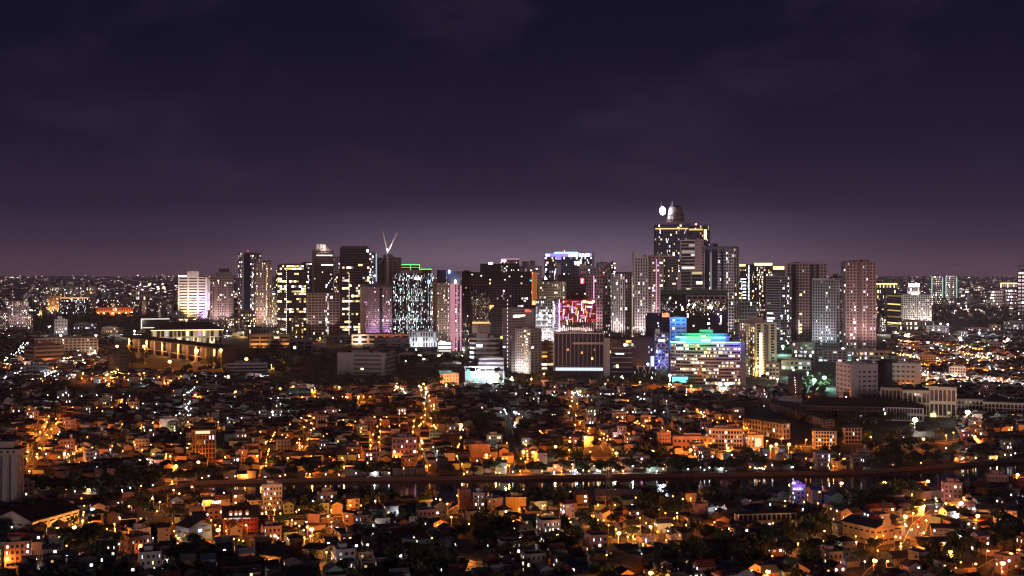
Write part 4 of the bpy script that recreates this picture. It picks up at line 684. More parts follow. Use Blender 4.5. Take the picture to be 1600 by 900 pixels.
c = T('residential_tower', 'blue-grey banded tower in front of the gold-topped towers', 'tower', 1197.5, 1219, 1236, 433, 536, th=-35, fl=3.6, bay=20, sbay=3.5, wall='cgrey', glass='glblue', band=.35, pier=.03, lit=.08, slit=.1, pal='WCN', gain=2, D=2480, roof='box', anchor='the blue-grey banded tower')
c = T('residential_tower', 'tall brown twin-ribbed tower with yellow stair windows', 'tower', 1231, None, 1290, 412, 542, fl=4.7, bay=4.6, wall='cpink', glass='cblack', band=.4, pier=.36, proj=1, lit=.02, pal='W', D=2600, anchor='the twin-ribbed tower'); 
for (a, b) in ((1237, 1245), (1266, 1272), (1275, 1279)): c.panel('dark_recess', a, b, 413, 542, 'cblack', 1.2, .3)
for y in (459, 489, 506, 512, 517): c.panel('stair_window', 1250, 1253, y, y+3, 'emY', 1.2, .3)
c.crown(1240, 1250, 409, 412, 'cdark'); c.panel('lit_stair', 1248, 1249.5, 500, 522, 'dimN', 1.2, .3)
c = T('residential_tower', 'grey lattice-windowed tower washed by white light from below', 'tower', 1270, 1306, 1324, 438, 549, th=-25, fl=4.4, bay=4, wall='cgrey', glass='gl', band=.38, pier=.34, proj=.8, lit=.045, pal='CN', gain=1.2, anchor='the grey lattice tower'); uplights(c, (1274, 1286, 1300), 24, 3, 50, (.75, .88, 1), 120000, 70); c.crown(1270, 1296, 435, 438, 'cwhite', 'parapet_crown', -.5, .5)
c = T('residential_tower', 'tallest right-hand pink tower of punched windows with a ragged crown', 'tower', 1315, 1323, 1367.5, 410, 548, th=14, fl=4.7, bay=5, wall='cpink', glass='cblack', band=.42, pier=.4, proj=.8, lit=.16, pal='WNP', gain=1.3, zone=(0, 1, 0, .5), D=2420, roof=None, anchor='the tall pink tower')
for (a, b, y0) in ((1323, 1335, 408), (1337, 1345, 406.5), (1348, 1358, 405.5), (1360, 1367, 409)): c.crown(a, b, y0, 410, 'cbrown', 'crown_block', -.45, .4)
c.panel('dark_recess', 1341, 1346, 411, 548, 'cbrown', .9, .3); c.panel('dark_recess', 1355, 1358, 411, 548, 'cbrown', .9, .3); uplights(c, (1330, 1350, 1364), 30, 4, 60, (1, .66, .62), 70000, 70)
T('podium', 'white-lit car-park podium below the grey lattice tower', 'podium', 1272, None, 1330, 548, 566, fl=5, bay=7, wall='cgrey', lit=.55, pal='CNG', gain=1.6, d=30, D=2140); T('podium', 'grey podium with shaded decks right of the dazzling green-white lamp', 'podium', 1238, None, 1272, 535, 570, fl=6, bay=9, wall='cgrey', lit=.12, pal='C', d=30, D=2060)
T('podium', 'long low podium of bright shopfronts under the tall pink tower', 'podium', 1328, None, 1380, 549, 562, fl=6, bay=7, wall='ctan', lit=.4, pal='NWP', gain=1.6, d=26, D=2180)
c = T('pavilion', 'low glass-fronted pavilion lit pale green beside the road', 'pavilion', 1222, None, 1266, 564, 576, fl=6, bay=6, wall='cwhite', lit=.6, pal='GC', gain=1.1, d=20, D=1960)
c = T('banded_office', 'distant office with yellow lit floor bands on its left half', 'office', 1386, 1409, 1454, 461, 511, th=22, fl=3.4, bay=3.2, sbay=30, wall='cwhite', glass='glbrown', band=.4, pier=.35, sband=.45, spier=0, lit=.35, slit=.7, spal='Y', pal='NW', gain=1.1, roof='flat', anchor='the yellow-banded office'); c.panel('roof_light', 1424, 1434, 459, 461, 'hotN', 0, .5); uplights(c, (1412, 1430, 1448), 26, 4, 30, 'N', 110000, 90); T('podium', 'pink arcaded podium under the yellow-banded office', 'podium', 1405, None, 1458, 502, 514, fl=12, bay=3, wall='cpink', lit=.3, pal='W', D=3350, d=30)
for i, (a, b, lb) in enumerate(((1456, 1473, 'left-hand one of the far twin towers edged with pale green light'), (1478, 1495, 'right-hand one of the far twin towers edged with pale green light'))):
    c = T('twin_tower', lb, 'tower', a, None, b, 431+i*-1, 466, fl=2.6, bay=2.2, wall='cbrown', lit=.3, pal='WN', gain=1.5, D=6200, roof='flat'); c.panel('edge_light', a, a+1, 433, 465, 'dimG'); c.panel('edge_light', b-1, b, 433, 465, 'dimG')
c = T('tower_under_construction', 'dark unfinished tower with a small crane at the right edge of the photo', 'tower', 1591, None, 1612, 424, 470, fl=4, bay=5, wall='cdark', lit=.05, pal='N', D=4600, roof='box'); m = MB(); m.bar((c.fx(1594), 0, c.H), (c.fx(1594), 0, c.fz(413)), 1.2); m.bar((c.fx(1583), 0, c.fz(415)), (c.fx(1606), 0, c.fz(415)), .9); m.build('crane', 'steel_dark', c.root); c.panel('lit_floor', 1593, 1610, 425, 428, 'dimN')
c = T('far_hotel', 'far wide building outlined in yellow light near the right edge', 'hotel', 1564, None, 1592, 443, 458, wall='cdark', lit=.1, pal='Y', D=7200, roof=None); c.panel('outline', 1564, 1592, 442, 443.6, 'emY'); c.panel('outline', 1564, 1566, 443.6, 449, 'emY'); c.panel('outline', 1590, 1592, 443.6, 449, 'emY'); c.panel('outline', 1574, 1575.5, 443.6, 449, 'emY')
T('far_block', 'hazy cream far block below the outlined hotel', 'apartment block', 1548, None, 1566, 454, 474, wall='ctan', lit=.35, pal='WN', D=5600); T('far_block', 'hazy pink far block beside the outlined hotel', 'apartment block', 1572, None, 1592, 452, 472, wall='cpink', lit=.25, pal='WNP', D=5700)
c = T('far_bridge_hall', 'far long building with one yellow light line beyond the tall pink tower', 'hall', 1367, None, 1402, 443, 452, wall='cdark', lit=.2, pal='Y', D=7600, roof=None); c.panel('light_line', 1368, 1401, 443, 444.4, 'emY')
c = T('stadium_lights', 'far dazzling floodlit sports ground beyond the yellow-banded office', 'stadium', 1418, None, 1437, 448, 458, wall='cdark', lit=.3, pal='NY', gain=3, D=6500, roof=None)
for x in (1420, 1426, 1432): c.panel('floodlight_bank', x, x+4, 443, 448, 'hotN', 1, 1)
for (x, y) in ((1424, 452), (1434, 453)): point('floodlight', c.root, (c.fx(x), -40, 25), 'N', 900000, 2)
# ---- lower blocks filling the gaps between the towers
for (a, b, y0, D0, wl, lt, pl, lb) in ((425, 437, 470, 3300, 'ctan', .22, 'WYN', 'squat tan block wedged right of the stair-lit tower'), (522, 536, 432, 3350, 'cdark', .16, 'YW', 'dark block peeping between the ribbed-crown and yellow-floored towers'), (604, 618, 446, 3200, 'cgrey', .2, 'CN', 'grey block between the unfinished tower and the green-outlined glass tower'), (674, 688, 458, 3050, 'cblue', .3, 'CB', 'blue-windowed block behind the white-lit podium'), (716, 730, 455, 3150, 'cpink', .2, 'PN', 'pink block glimpsed left of the massive dark block'), (838, 856, 446, 3100, 'clilac', .25, 'PNC', 'lilac block behind the cream arched-roof apartments'), (928, 958, 452, 2950, 'clilac', .3, 'PNV', 'violet-windowed block behind the pink lace tower'), (950, 992, 446, 2900, 'cgrey', .2, 'NW', 'grey block rising behind the pale-piered tower'), (1003, 1024, 440, 2850, 'cpink', .18, 'WN', 'pink block in the gap right of the slanting roof'), (1146, 1160, 438, 2800, 'cdark', .3, 'YN', 'dark yellow-windowed block right of the ladder tower'), (1222, 1236, 446, 2850, 'cbrown', .2, 'YW', 'brown block between the banded tower and the twin-ribbed tower'), (1284, 1320, 446, 2850, 'cbrown', .16, 'NW', 'brown block peeping above the grey lattice tower'), (1297, 1318, 434, 3000, 'cdark', .2, 'YN', 'dark far block left of the tall pink tower'), (1366, 1384, 494, 3300, 'cdark', .2, 'NW', 'dark low block right of the tall pink tower'), (455, 474, 500, 2960, 'cbrown', .2, 'WY', 'brown low block at the foot of the dotted tower'), (655, 684, 498, 2960, 'cgrey', .3, 'CN', 'grey block behind the right end of the white-lit podium')):
    T('mid_rise', lb, 'mid-rise', a, None, b, y0, 530, fl=3.6, bay=3, wall=wl, glass='gl', band=.4, pier=.3, lit=lt, pal=pl, gain=1.7, D=D0, roof='box')
# ---- white hotel pair and the arched hall
c = T('white_block', 'white block of small square windows, larger of the two linked blocks', 'hospital', 1307, 1330, 1370, 570, 629, th=24, fl=7.4, bay=7.6, sbay=6, wall='cwhite', glass='cdark', band=.62, pier=.42, proj=.5, lit=0, roof='flat', anchor='the white square-windowed block'); c.panel('blank_wall', 1330, 1341, 570, 629, 'cwhite', .45, .4)
c.panel('slot_wall', 1341, 1370, 570, 576, 'cwhite', .45, .4)
c = T('white_block', 'white block of small square windows, smaller of the two linked blocks', 'hospital', 1393, None, 1437, 569, 606, fl=7.4, bay=7.6, wall='cwhite', glass='cdark', band=.62, pier=.42, proj=.5, lit=0, D=1640); c.panel('blank_wall', 1428, 1437, 569, 606, 'cwhite', .45, .4)
T('link_block', 'dark glass link between the two white square-windowed blocks', 'link building', 1371, None, 1393, 566, 612, fl=8, bay=6, wall='cblack', glass='glblue', band=.1, pier=.1, lit=.03, pal='C', D=1600)
def arched(name, label, x0, x1, yt, yb, n, storeys=2, anchor=None, D=None, th=0, wall='ccream'):
    c = T(name, label, 'hall', x0, None, x1, yt, yb, fl=(yb-yt)/storeys, bay=(x1-x0)/n, wall=wall, glass='gl', band=.22, pier=.24, proj=1.0, lit=0, pal='N', roof=None, anchor=anchor, D=D)
    bw = c.W/n; f_ = -c.Dp/2; fh = c.H/storeys
    for i in range(n):                                           # an arch head over every bay
        m = MB(); cx = -c.W/2+(i+.5)*bw; rr = bw*.38; zc = c.H-fh*.12-rr
        A = [(cx+rr*math.cos(t), zc+rr*math.sin(t)) for t in [math.pi*k/6 for k in range(7)]]
        for k in range(6):
            (ax, az), (bx_, bz) = A[k], A[k+1]; m.quad((ax, f_-.8, az), (ax, f_-.8, c.H-fh*.1), (bx_, f_-.8, c.H-fh*.1), (bx_, f_-.8, bz)); m.quad((ax, f_-.8, az), (bx_, f_-.8, bz), (bx_, f_, bz), (ax, f_, az))
        m.build('arch_head', wall, c.root)
    m = MB(); m.box(-c.W/2-1.2, c.W/2+1.2, f_-2, c.Dp/2+1, c.H+.02, c.H+1.2); m.build('cornice', wall, c.root); m = MB(); m.box(-c.W/2+1, c.W/2-1, f_, c.Dp/2-1, c.H+1.2, c.H+2.4); m.build('roof', 'roofdark', c.root)
    return c
arched('arched_hall', 'cream classical hall with tall arched windows, left wing', 1378, 1412, 607, 645, 6, anchor='the arched hall')
c = arched('arched_hall', 'cream classical hall with tall arched windows, recessed middle range', 1412, 1454, 611, 650, 6)
c = arched('arched_hall', 'cream classical hall with arched windows, right wing with a lit doorway', 1454, 1492, 606, 652, 6); c.panel('lit_door', 1455, 1463, 646, 651, 'emY', 2); c.panel('gable', 1446, 1466, 603, 606, 'ccream', .5, 2)
uplights(c, (1460, 1482), 26, 2, 14, 'W', 2600, 120)
c = arched('academy_range', 'long pale two-storey academy range right of the arched hall', 1492, 1540, 625, 651, 9, 3, anchor='the long academy range', D=1330); arched('academy_range', 'long pale academy range running to the right edge of the photo', 1540, 1606, 630, 655, 12, 3, D=1300)
# school blocks with balconied galleries
def gallery(label, x0, xs, x1, yt, yb, th, storeys, roofm='roofdark', wall='ccream', anchor=None, bay=4.5, cat='school', name='school_block', up=0):
    c = T(name, label, cat, x0, xs, x1, yt, yb, th=th, fl=(yb-yt)/storeys, bay=bay, sbay=bay, wall=wall, glass='cblack', band=.34, pier=.22, proj=1.4, lit=.03, pal='WN', roof=None, anchor=anchor)
    m = MB(); w_, d_, h_ = c.W/2+2.4, c.Dp/2+2.4, c.H; rh = min(d_, w_)*.32
    if w_ > d_: m.hexa([(-w_, -d_, h_), (w_, -d_, h_), (w_, d_, h_), (-w_, d_, h_), (-w_+d_*.7, -.2, h_+rh), (w_-d_*.7, -.2, h_+rh), (w_-d_*.7, .2, h_+rh), (-w_+d_*.7, .2, h_+rh)])
    else: m.hexa([(-w_, -d_, h_), (w_, -d_, h_), (w_, d_, h_), (-w_, d_, h_), (-.2, -d_+w_*.7, h_+rh), (.2, -d_+w_*.7, h_+rh), (.2, d_-w_*.7, h_+rh), (-.2, d_-w_*.7, h_+rh)])
    m.build('roof', roofm, c.root)
    if up: uplights(c, [xs+(x1-xs)*k/up for k in range(up+1)] if th > 0 else [x0+(xs-x0)*k/up for k in range(up+1)] if th < 0 else [x0+(x1-x0)*k/up for k in range(up+1)], 12, 2, 8, 'O', 3200, 120)
    return c
gallery('cream school wing with stacked galleries and pale roof by the orange lamps', 1272, 1274, 1304, 673, 702, 8, 5, 'roofgrey', anchor='the school wings', up=2)
gallery('cream school wing with stacked galleries nearest the dark trees', 1318, 1321, 1344, 668, 694, 10, 4, 'roofgrey')
gallery('long school range with dark roof slanting down from the arched hall', 1200, 1290, 1300, 650, 668, -70, 3); gallery('long dark-roofed range behind the school court', 1255, None, 1400, 634, 654, 0, 3, 'roofdark', 'cbrown'); gallery('pale-roofed long block with galleries left of the school court', 1162, 1222, 1232, 660, 686, -50, 3, 'roofgrey', 'ccream', up=2)
gallery('small white arcaded lodge beside the white starry lamp', 1388, None, 1440, 636, 658, 0, 2, 'roofdark', 'wwhite', up=0)
c = T('stair_tower', 'dark slim tower with one column of lit stair windows', 'tower', 1233, None, 1252, 588, 626, fl=4, bay=6, wall='cdark', glass='cblack', band=.8, pier=.6, lit=0, cols=((1, 'N', 2.2),), roof='flat', anchor='the slim stair tower'); T('low_block', 'plain white box at the foot of the slim stair tower', 'shed', 1216, None, 1252, 624, 640, fl=9, bay=12, wall='cwhite', band=.8, pier=.8, lit=0, D=1390)
c = T('campus_block', 'grey campus block with ribbon windows and blank end walls', 'school', 528, 601, 618, 552, 587, th=-16, fl=6.4, bay=60, sbay=8, wall='cgrey', glass='cdark', band=.5, pier=.02, proj=.9, lit=.0, roof='flat', anchor='the grey campus block'); c.panel('blank_wall', 528, 553, 551, 587, 'cgrey', .8, .8); c.panel('lit_window', 564, 568, 575, 578, 'emW', .2); c.panel('blank_wall', 596, 601, 551, 587, 'cgrey', .8, .8)
T('campus_hall', 'low white-walled hall with flat roof left of the grey campus block', 'hall', 487, None, 509, 540, 553, fl=8, bay=12, wall='cwhite', band=.85, pier=.8, lit=0); T('campus_hall', 'long low campus roof lit by one orange lamp behind the trees', 'hall', 520, None, 560, 526, 536, fl=9, bay=9, wall='cgrey', lit=.05); T('campus_hall', 'long flat-roofed hall with orange lamps before the white-lit podium', 'hall', 550, None, 652, 523, 533, fl=8, bay=12, wall='cpink', lit=.04, pal='O', D=2700); T('campus_hall', 'broad low shed between the campus block and the pink-cornered tower', 'hall', 586, None, 652, 530, 541, fl=9, bay=20, wall='cgrey', band=.7, pier=.4, lit=0); T('campus_hall', 'dim grey gabled hall right of the campus block', 'hall', 624, None, 648, 553, 566, fl=9, bay=8, wall='cgrey', lit=.05); T('campus_hall', 'dim flat-roofed hall half hidden by campus trees', 'hall', 652, None, 690, 553, 563, fl=8, bay=7, wall='cgrey', lit=.1, pal='W'); T('campus_hall', 'pale flat shed left of the campus ramp', 'hall', 452, None, 488, 533, 546, fl=8, bay=14, wall='cgrey', lit=.03)
c = T('orange_block', 'small orange-lit apartment block with green-lit roof near the blinding light', 'apartment block', 688, None, 716, 585, 604, fl=6, bay=4.6, wall='corange', glass='cdark', band=.3, pier=.45, lit=.12, pal='YW', D=1690, anchor='the orange-lit block'); uplights(c, (692, 702, 712), 10, 2, 12, 'O', 15000, 120); c.crown(686, 706, 579, 585, 'cgreen', 'green_lit_roof')  # green light on the roof put into its colour
# blinding sports court
D_ = dep(602); st = empty('floodlit_court', (gx(757, D_), D_, 0)); tag(st, 'blinding floodlit court with white and teal panels', 'sports court'); ANCH.append(('the floodlit court', 757, 600))
m = MB()
for x in (-26, -12, 2, 12, 26): m.box(x-.3, x+.3, -6, -5.4, 0, 26)
m.box(-27, 27, -6.2, -5.2, 25, 26); m.box(-27, 27, 14, 14.6, 0, 18); m.build('frame', 'metal', st)
em('white_screen', (.92, 1, .98), 2.6, True); em('teal_screen', (.3, 1, .85), 1.1, True)
for (a, b, z0, z1, mt) in ((4, 8.4, 2, 20, 'white_screen'), (9, 13.4, 3, 20, 'white_screen'), (14, 19, 1, 17, 'white_screen'), (20, 26, 0, 7, 'white_screen'), (-24, -20, 8, 22, 'teal_screen'), (-12, -8, 5, 10, 'teal_screen')):
    m = MB(); m.box(a, b, -5, -4.4, z0, z1); m.build('lit_panel', mt, st)
point('floodlight', st, (-6, -16, 24), (.85, 1, .95), 120000, 1); point('floodlight', st, (16, -14, 10), 'C', 60000, 1)
# ---- pale low blocks scattered right of the tower group and left of the terminal
for (a, b, y0, y1, wl, lt, pl, lb) in ((1448, 1481, 510, 524, 'cwhite', .25, 'CN', 'white low block beside the twin white lamps'), (1510, 1545, 513, 522, 'cpink', .2, 'N', 'long pink low block near the dark wood'), (1496, 1512, 518, 534, 'cgrey', .1, 'C', 'grey box with dark centre bay among the right-hand houses'), (1546, 1563, 508, 524, 'cpink', .2, 'WO', 'pink stepped block lit orange near the right edge'), (1548, 1566, 536, 548, 'cgrey', .08, 'N', 'plain grey box among orange lanes near the right edge'), (1570, 1604, 503, 515, 'cgrey', .3, 'CN', 'wide low block with white lamps at the right edge'), (1405, 1440, 541, 550, 'cpink', .12, 'W', 'arcaded pink low block right of the tall pink tower'), (1484, 1508, 574, 592, 'ccream', .1, 'WY', 'cream block lit yellow among the right-hand houses'), (1438, 1462, 556, 570, 'ctan', .12, 'W', 'tan box above the smaller square-windowed block'), (116, 150, 506, 519, 'cgrey', .2, 'CN', 'low grey lit sheds left of the white burst lamp'), (160, 184, 512, 524, 'ctan', .15, 'WO', 'low tan depot beside the terminal end')):
    T('low_rise', lb, 'low-rise', a, None, b, y0, y1, fl=4, bay=4, wall=wl, glass='cblack', band=.5, pier=.4, lit=lt, pal=pl, gain=2, d=18)
# ------------------------------------------------------------------ landmarks among the houses
def at(x, y): D = dep(y); return gx(x, D), D
def near(label, name, cat, x0, xs, x1, yt, yb, th, **k):
    k.setdefault('fl', 7); k.setdefault('bay', 7); k.setdefault('glass', 'cblack'); k.setdefault('band', .55); k.setdefault('pier', .5); k.setdefault('proj', .25); k.setdefault('pal', 'NCW'); k.setdefault('lit', .1)
    return T(name, label, cat, x0, xs, x1, yt, yb, th=th, **k)
# grain silo at the left edge: a row of fluted cylinders under a gallery
D_ = dep(797); si = empty('grain_silo', (gx(3, D_), D_+6, 0)); tag(si, 'tall concrete grain silo of joined cylinders at the left edge', 'silo'); ANCH.append(('the grain silo', 12, 790)); BLOCKED.append((gx(8, D_), D_+10, 14, 14, 0))
for i in range(5):
    for j in range(2): m = MB(); m.cyl(-16+i*5.6, j*5.6, 2.9, 2.9, 0, hz(712, D_), 16); m.build('silo_cylinder', 'concrete', si)
m = MB(); m.box(-20, 10, -3.6, 9, hz(711.9, D_), hz(703, D_)); m.build('gallery', 'concrete', si); m = MB(); m.box(-20, 10.6, -4.2, 9.6, hz(702.9, D_), hz(701.6, D_)); m.build('roof', 'roofdark', si); m = MB(); m.box(-20, 5, 0, 8, hz(701.5, D_), hz(692, D_)); m.build('head_house', 'concrete', si)
m = MB(); [m.box(-18+k*4, -16.6+k*4, -3.8, -3.55, hz(708.5, D_), hz(705.5, D_)) for k in range(7)]; m.build('gallery_windows', 'cblack', si, stuff=True)
near('low concrete annexe at the foot of the grain silo', 'annexe', 'shed', 30, 36, 52, 756, 782, 20, wall='concrete', lit=.12)
# sheds
def shed(label, x0, xs, x1, yt, yb, th, wallm='concrete', roofm='roofdark', rise=.22, name='warehouse', cat='warehouse', gable='F', anchor=None, lamps=0, bay=14, lit=0.0, d=None):
    c = T(name, label, cat, x0, xs, x1, yt, yb, th=th, fl=(yb-yt)*.5, bay=bay, sbay=bay, wall=wallm, glass='cblack' if lit == 0 else 'cblack', band=.78, pier=.3, proj=.3, lit=lit, pal='NW', roof=None, anchor=anchor, d=d)
    w_, d_, h_ = c.W/2+1, c.Dp/2+1, c.H; m = MB(); g = MB()
    if gable == 'F':
        rh = w_*2*rise; m.hexa([(-w_, -d_, h_), (0, -d_, h_+rh), (0, d_, h_+rh), (-w_, d_, h_), (-w_, -d_, h_+.4), (0, -d_, h_+rh+.4), (0, d_, h_+rh+.4), (-w_, d_, h_+.4)]); m.hexa([(0, -d_, h_+rh), (w_, -d_, h_), (w_, d_, h_), (0, d_, h_+rh), (0, -d_, h_+rh+.4), (w_, -d_, h_+.4), (w_, d_, h_+.4), (0, d_, h_+rh+.4)])
        GP = [[(-w_+1, y, h_), (w_-1, y, h_), (0, y, h_+rh-.2)] for y in (-d_+1, d_-1)]
    else:
        rh = d_*2*rise; m.hexa([(-w_, -d_, h_), (w_, -d_, h_), (w_, 0, h_+rh), (-w_, 0, h_+rh), (-w_, -d_, h_+.4), (w_, -d_, h_+.4), (w_, 0, h_+rh+.4), (-w_, 0, h_+rh+.4)]); m.hexa([(-w_, 0, h_+rh), (w_, 0, h_+rh), (w_, d_, h_), (-w_, d_, h_), (-w_, 0, h_+rh+.4), (w_, 0, h_+rh+.4), (w_, d_, h_+.4), (-w_, d_, h_+.4)])
        GP = [[(x, -d_+1, h_), (x, d_-1, h_), (x, 0, h_+rh-.2)] for x in (-w_+1, w_-1)]
    m.build('roof', roofm, c.root); [setattr(g, 'v', []) or setattr(g, 'f', []) or setattr(g, 'm', []) or setattr(g, 'c', []) or g.poly(P) or g.build('gable', wallm, c.root) for P in GP]
    for k in range(lamps):
        px_ = -c.W/2+(k+.5)*c.W/lamps; mm = MB(); mm.ball(px_, -c.Dp/2-2.5, 4.5, .5); mm.build('wall_lamp', 'hotO', c.root); point('wall_light', c.root, (px_, -c.Dp/2-3.2, 3.8), 'O', 3600)
    return c
c = shed('long warehouse with orange-lit bays down its side and a dark gable roof', -6, 50, 122, 812, 838, 50, 'ccream', 'roofdark', .2, anchor='the long warehouse', gable='S', lamps=3, bay=12)
c = shed('blue two-storey house with white side wall and dark gable roof', 277, 296, 329, 824, 858, 35, 'wblue', 'roofdark', .2, 'house', 'house', 'F', 'the blue gabled house', bay=11)
m = MB(); m.box(c.fx(309), c.fx(314), -c.Dp/2-.75, -c.Dp/2-.6, c.fz(832), c.fz(828)); m.build('lit_window', 'emN', c.root)
c = shed('large hall with curved gable front lit orange by the street', 1318, 1368, 1396, 823, 853, -42, 'wcream', 'roofdark', .16, 'church_hall', 'hall', 'S', 'the curved-gable hall', bay=9); m = MB(); m.cyl(c.W/2+.6, 0, 3.2, 3.2, 0, .1, 12)
m = MB(); P_ = [(c.W/2+1, 3.4*math.cos(t), c.H+1.0+5.2*math.sin(t)) for t in [math.pi*k/8 for k in range(9)]]; P2_ = [(c.W/2+1.6, b, z) for a, b, z in P_]
m.poly(P_[::-1]); m.poly(P2_); [m.quad(P_[k], P_[k+1], P2_[k+1], P2_[k]) for k in range(8)]; m.quad(P_[8], P_[0], P2_[0], P2_[8]); m.build('curved_gable', 'wcream', c.root)
c = gallery('long white two-storey school with dark roof and a row of square openings', 1152, 1154, 1241, 803, 831, 20, 2, 'roofdark', 'wwhite', 'the long white school', 7)
c = near('plain yellow-green box building near the river', 'box_building', 'commercial building', 791, None, 821, 779, 802, 0, fl=12, bay=15, wall='wyellow', band=.92, pier=.9, lit=0, anchor='the yellow-green box')
c = near('red long commercial building with a strip of lit signs and roof dormers', 'commercial_building', 'commercial building', 350, None, 402, 808, 832, 0, fl=8, bay=6, wall='cred', lit=.05, anchor='the red sign building', roof=None); c.panel('lit_sign', 351, 355, 807, 809, 'dimY'); c.glyphs(358, 376, 807, 809, 'dimN', 10); c.glyphs(380, 391, 807.3, 809, 'dimN', 7)
w_, d_ = c.W/2+1, c.Dp/2+1; m = MB(); m.hexa([(-w_, -d_, c.H), (w_, -d_, c.H), (w_, d_, c.H), (-w_, d_, c.H), (-w_, -.2, c.H+6), (w_, -.2, c.H+6), (w_, .2, c.H+6), (-w_, .2, c.H+6)]); m.build('roof', 'roofdark', c.root)
for x in (361, 369, 375.5, 386): m = MB(); a = c.fx(x); m.box(a-1.1, a+1.1, -d_+2, -1, c.H+.6, c.H+3.2); m.poly([(a-1.5, -d_+1.9, c.H+3.2), (a+1.5, -d_+1.9, c.H+3.2), (a, -d_+1.9, c.H+4.6)]); m.quad((a-.7, -d_+1.95, c.H+1.2), (a+.7, -d_+1.95, c.H+1.2), (a+.7, -d_+1.95, c.H+2.8), (a-.7, -d_+1.95, c.H+2.8), 1); m.build('dormer', ['wpink', 'dimN'], c.root)
c = near('white-grey mono-pitch building with a small blue sign', 'commercial_building', 'commercial building', 322, 326, 350, 797, 812, 15, fl=8, bay=8, wall='wpink', lit=.1); c.glyphs(333, 347, 784, 787.5, 'emC', 5, out=-2)
near('tall commercial block with fluted front and glowing yellow shopfronts', 'commercial_block', 'commercial building', 301, None, 336, 673, 722, 0, fl=7, bay=5, wall='wbrown', glass='gl', band=.2, pier=.3, lit=.03, anchor='the fluted commercial block').panel('roof_light', 306, 328, 672.5, 677, 'dimW')
near('four-storey block of square windows beside the orange street', 'apartment_block', 'apartment block', 613, None, 651, 685, 726, 0, fl=8, bay=6, wall='wpink', lit=.12, pal='N', anchor='the square-windowed block'); near('orange-lit four-storey block with open galleries', 'apartment_block', 'apartment block', 563, 566, 588, 657, 677, 12, fl=4.6, bay=4, wall='wpink', lit=.15, pal='WN', anchor='the galleried block')
near('plain windowless pinkish box among the houses left of the orange street', 'box_building', 'commercial building', 687, None, 718, 684, 700, 0, fl=15, bay=20, wall='wpink', band=.9, pier=.9, lit=0); near('dark broad windowless hall beside sodium lamps', 'box_building', 'commercial building', 733, 736, 765, 696, 722, 12, fl=20, bay=30, wall='wbrown', band=.9, pier=.9, lit=0); near('white box house high on a slope left of centre', 'box_building', 'house', 250, None, 279, 656, 676, 0, fl=20, bay=30, wall='wwhite', band=.9, pier=.9, lit=0, anchor='the white box house')
near('dark brick house with three lit storeys beside the river road', 'apartment_block', 'apartment block', 1027, 1030, 1047, 678, 706, 15, fl=6, bay=4, wall='wpink', lit=.1, pal='WO', anchor='the brick river house'); near('long orange-lit two-storey terrace by the river road', 'terrace', 'terrace', 1050, 1052, 1126, 684, 705, 6, fl=9, bay=7, wall='wpink', lit=.05, pal='W')
near('pair of pale apartment blocks standing over the near bank at left', 'apartment_block', 'apartment block', 410, 412, 440, 760, 798, 12, fl=7, bay=5, wall='wwhite', lit=.12, pal='NC', anchor='the pale bank blocks'); near('white stepped house above the river with arched terrace', 'apartment_block', 'apartment block', 496, 500, 526, 772, 798, 15, fl=8, bay=5, wall='wgrey', lit=.14, pal='NC', anchor='the stepped terrace house'); near('plain brown box tower on the near bank right of centre', 'box_building', 'commercial building', 716, 718, 735, 768, 797, 12, fl=12, bay=20, wall='wbrown', band=.9, pier=.9, lit=0, anchor='the brown box tower'); near('small white flat-roofed house with a lit sign on the near bank', 'apartment_block', 'house', 740, None, 757, 772, 797, 0, fl=6, bay=5, wall='wwhite', lit=.1)
near('pale two-storey corner house lit orange near the left warehouse', 'corner_house', 'house', 195, 205, 234, 842, 872, 22, fl=9, bay=6, wall='wpink', lit=.1, pal='NW', anchor='the pale corner house'); near('white two-storey house with black windows left of the blue house', 'corner_house', 'house', 201, 210, 234, 830, 854, 25, fl=12, bay=9, wall='wwhite', lit=.05); near('olive two-storey house behind the blue gabled house', 'corner_house', 'house', 232, 234, 268, 813, 838, 12, fl=12, bay=9, wall='wyellow', lit=.0)
shed('dark-roofed warehouse with pale front in the lower left', 475, 503, 521, 858, 874, -30, 'wcream', 'roofdark', .1, 'warehouse', 'warehouse', 'S', 'the pale-fronted warehouse', bay=9); shed('broad dark gabled shed lit orange at one eave, bottom left', 408, 440, 474, 868, 890, -35, 'wbrown', 'roofdark', .16, 'warehouse', 'warehouse', 'S', lamps=1); shed('white gabled house with bare front on the dark slope', 588, 592, 622, 823, 841, 15, 'wwhite', 'roofgrey', .12, 'house', 'house', 'S', 'the bare white house', bay=12)
shed('wide low hall with a big hip-like pale roof at bottom centre', 950, 990, 1012, 884, 898, -35, 'wbrown', 'roofgrey', .3, 'hall', 'hall', 'S', 'the pale-roofed hall'); shed('large grey-roofed hall with orange porch at bottom', 705, 755, 775, 876, 890, -25, 'wbrown', 'roofgrey', .2, 'hall', 'hall', 'S', 'the grey-roofed hall', lamps=1); shed('long metal-roofed market shed on the river edge', 932, None, 1000, 775, 790, 0, 'concrete', 'roofpale', .22, 'market_shed', 'market', 'S', 'the river market shed', bay=10, d=13)
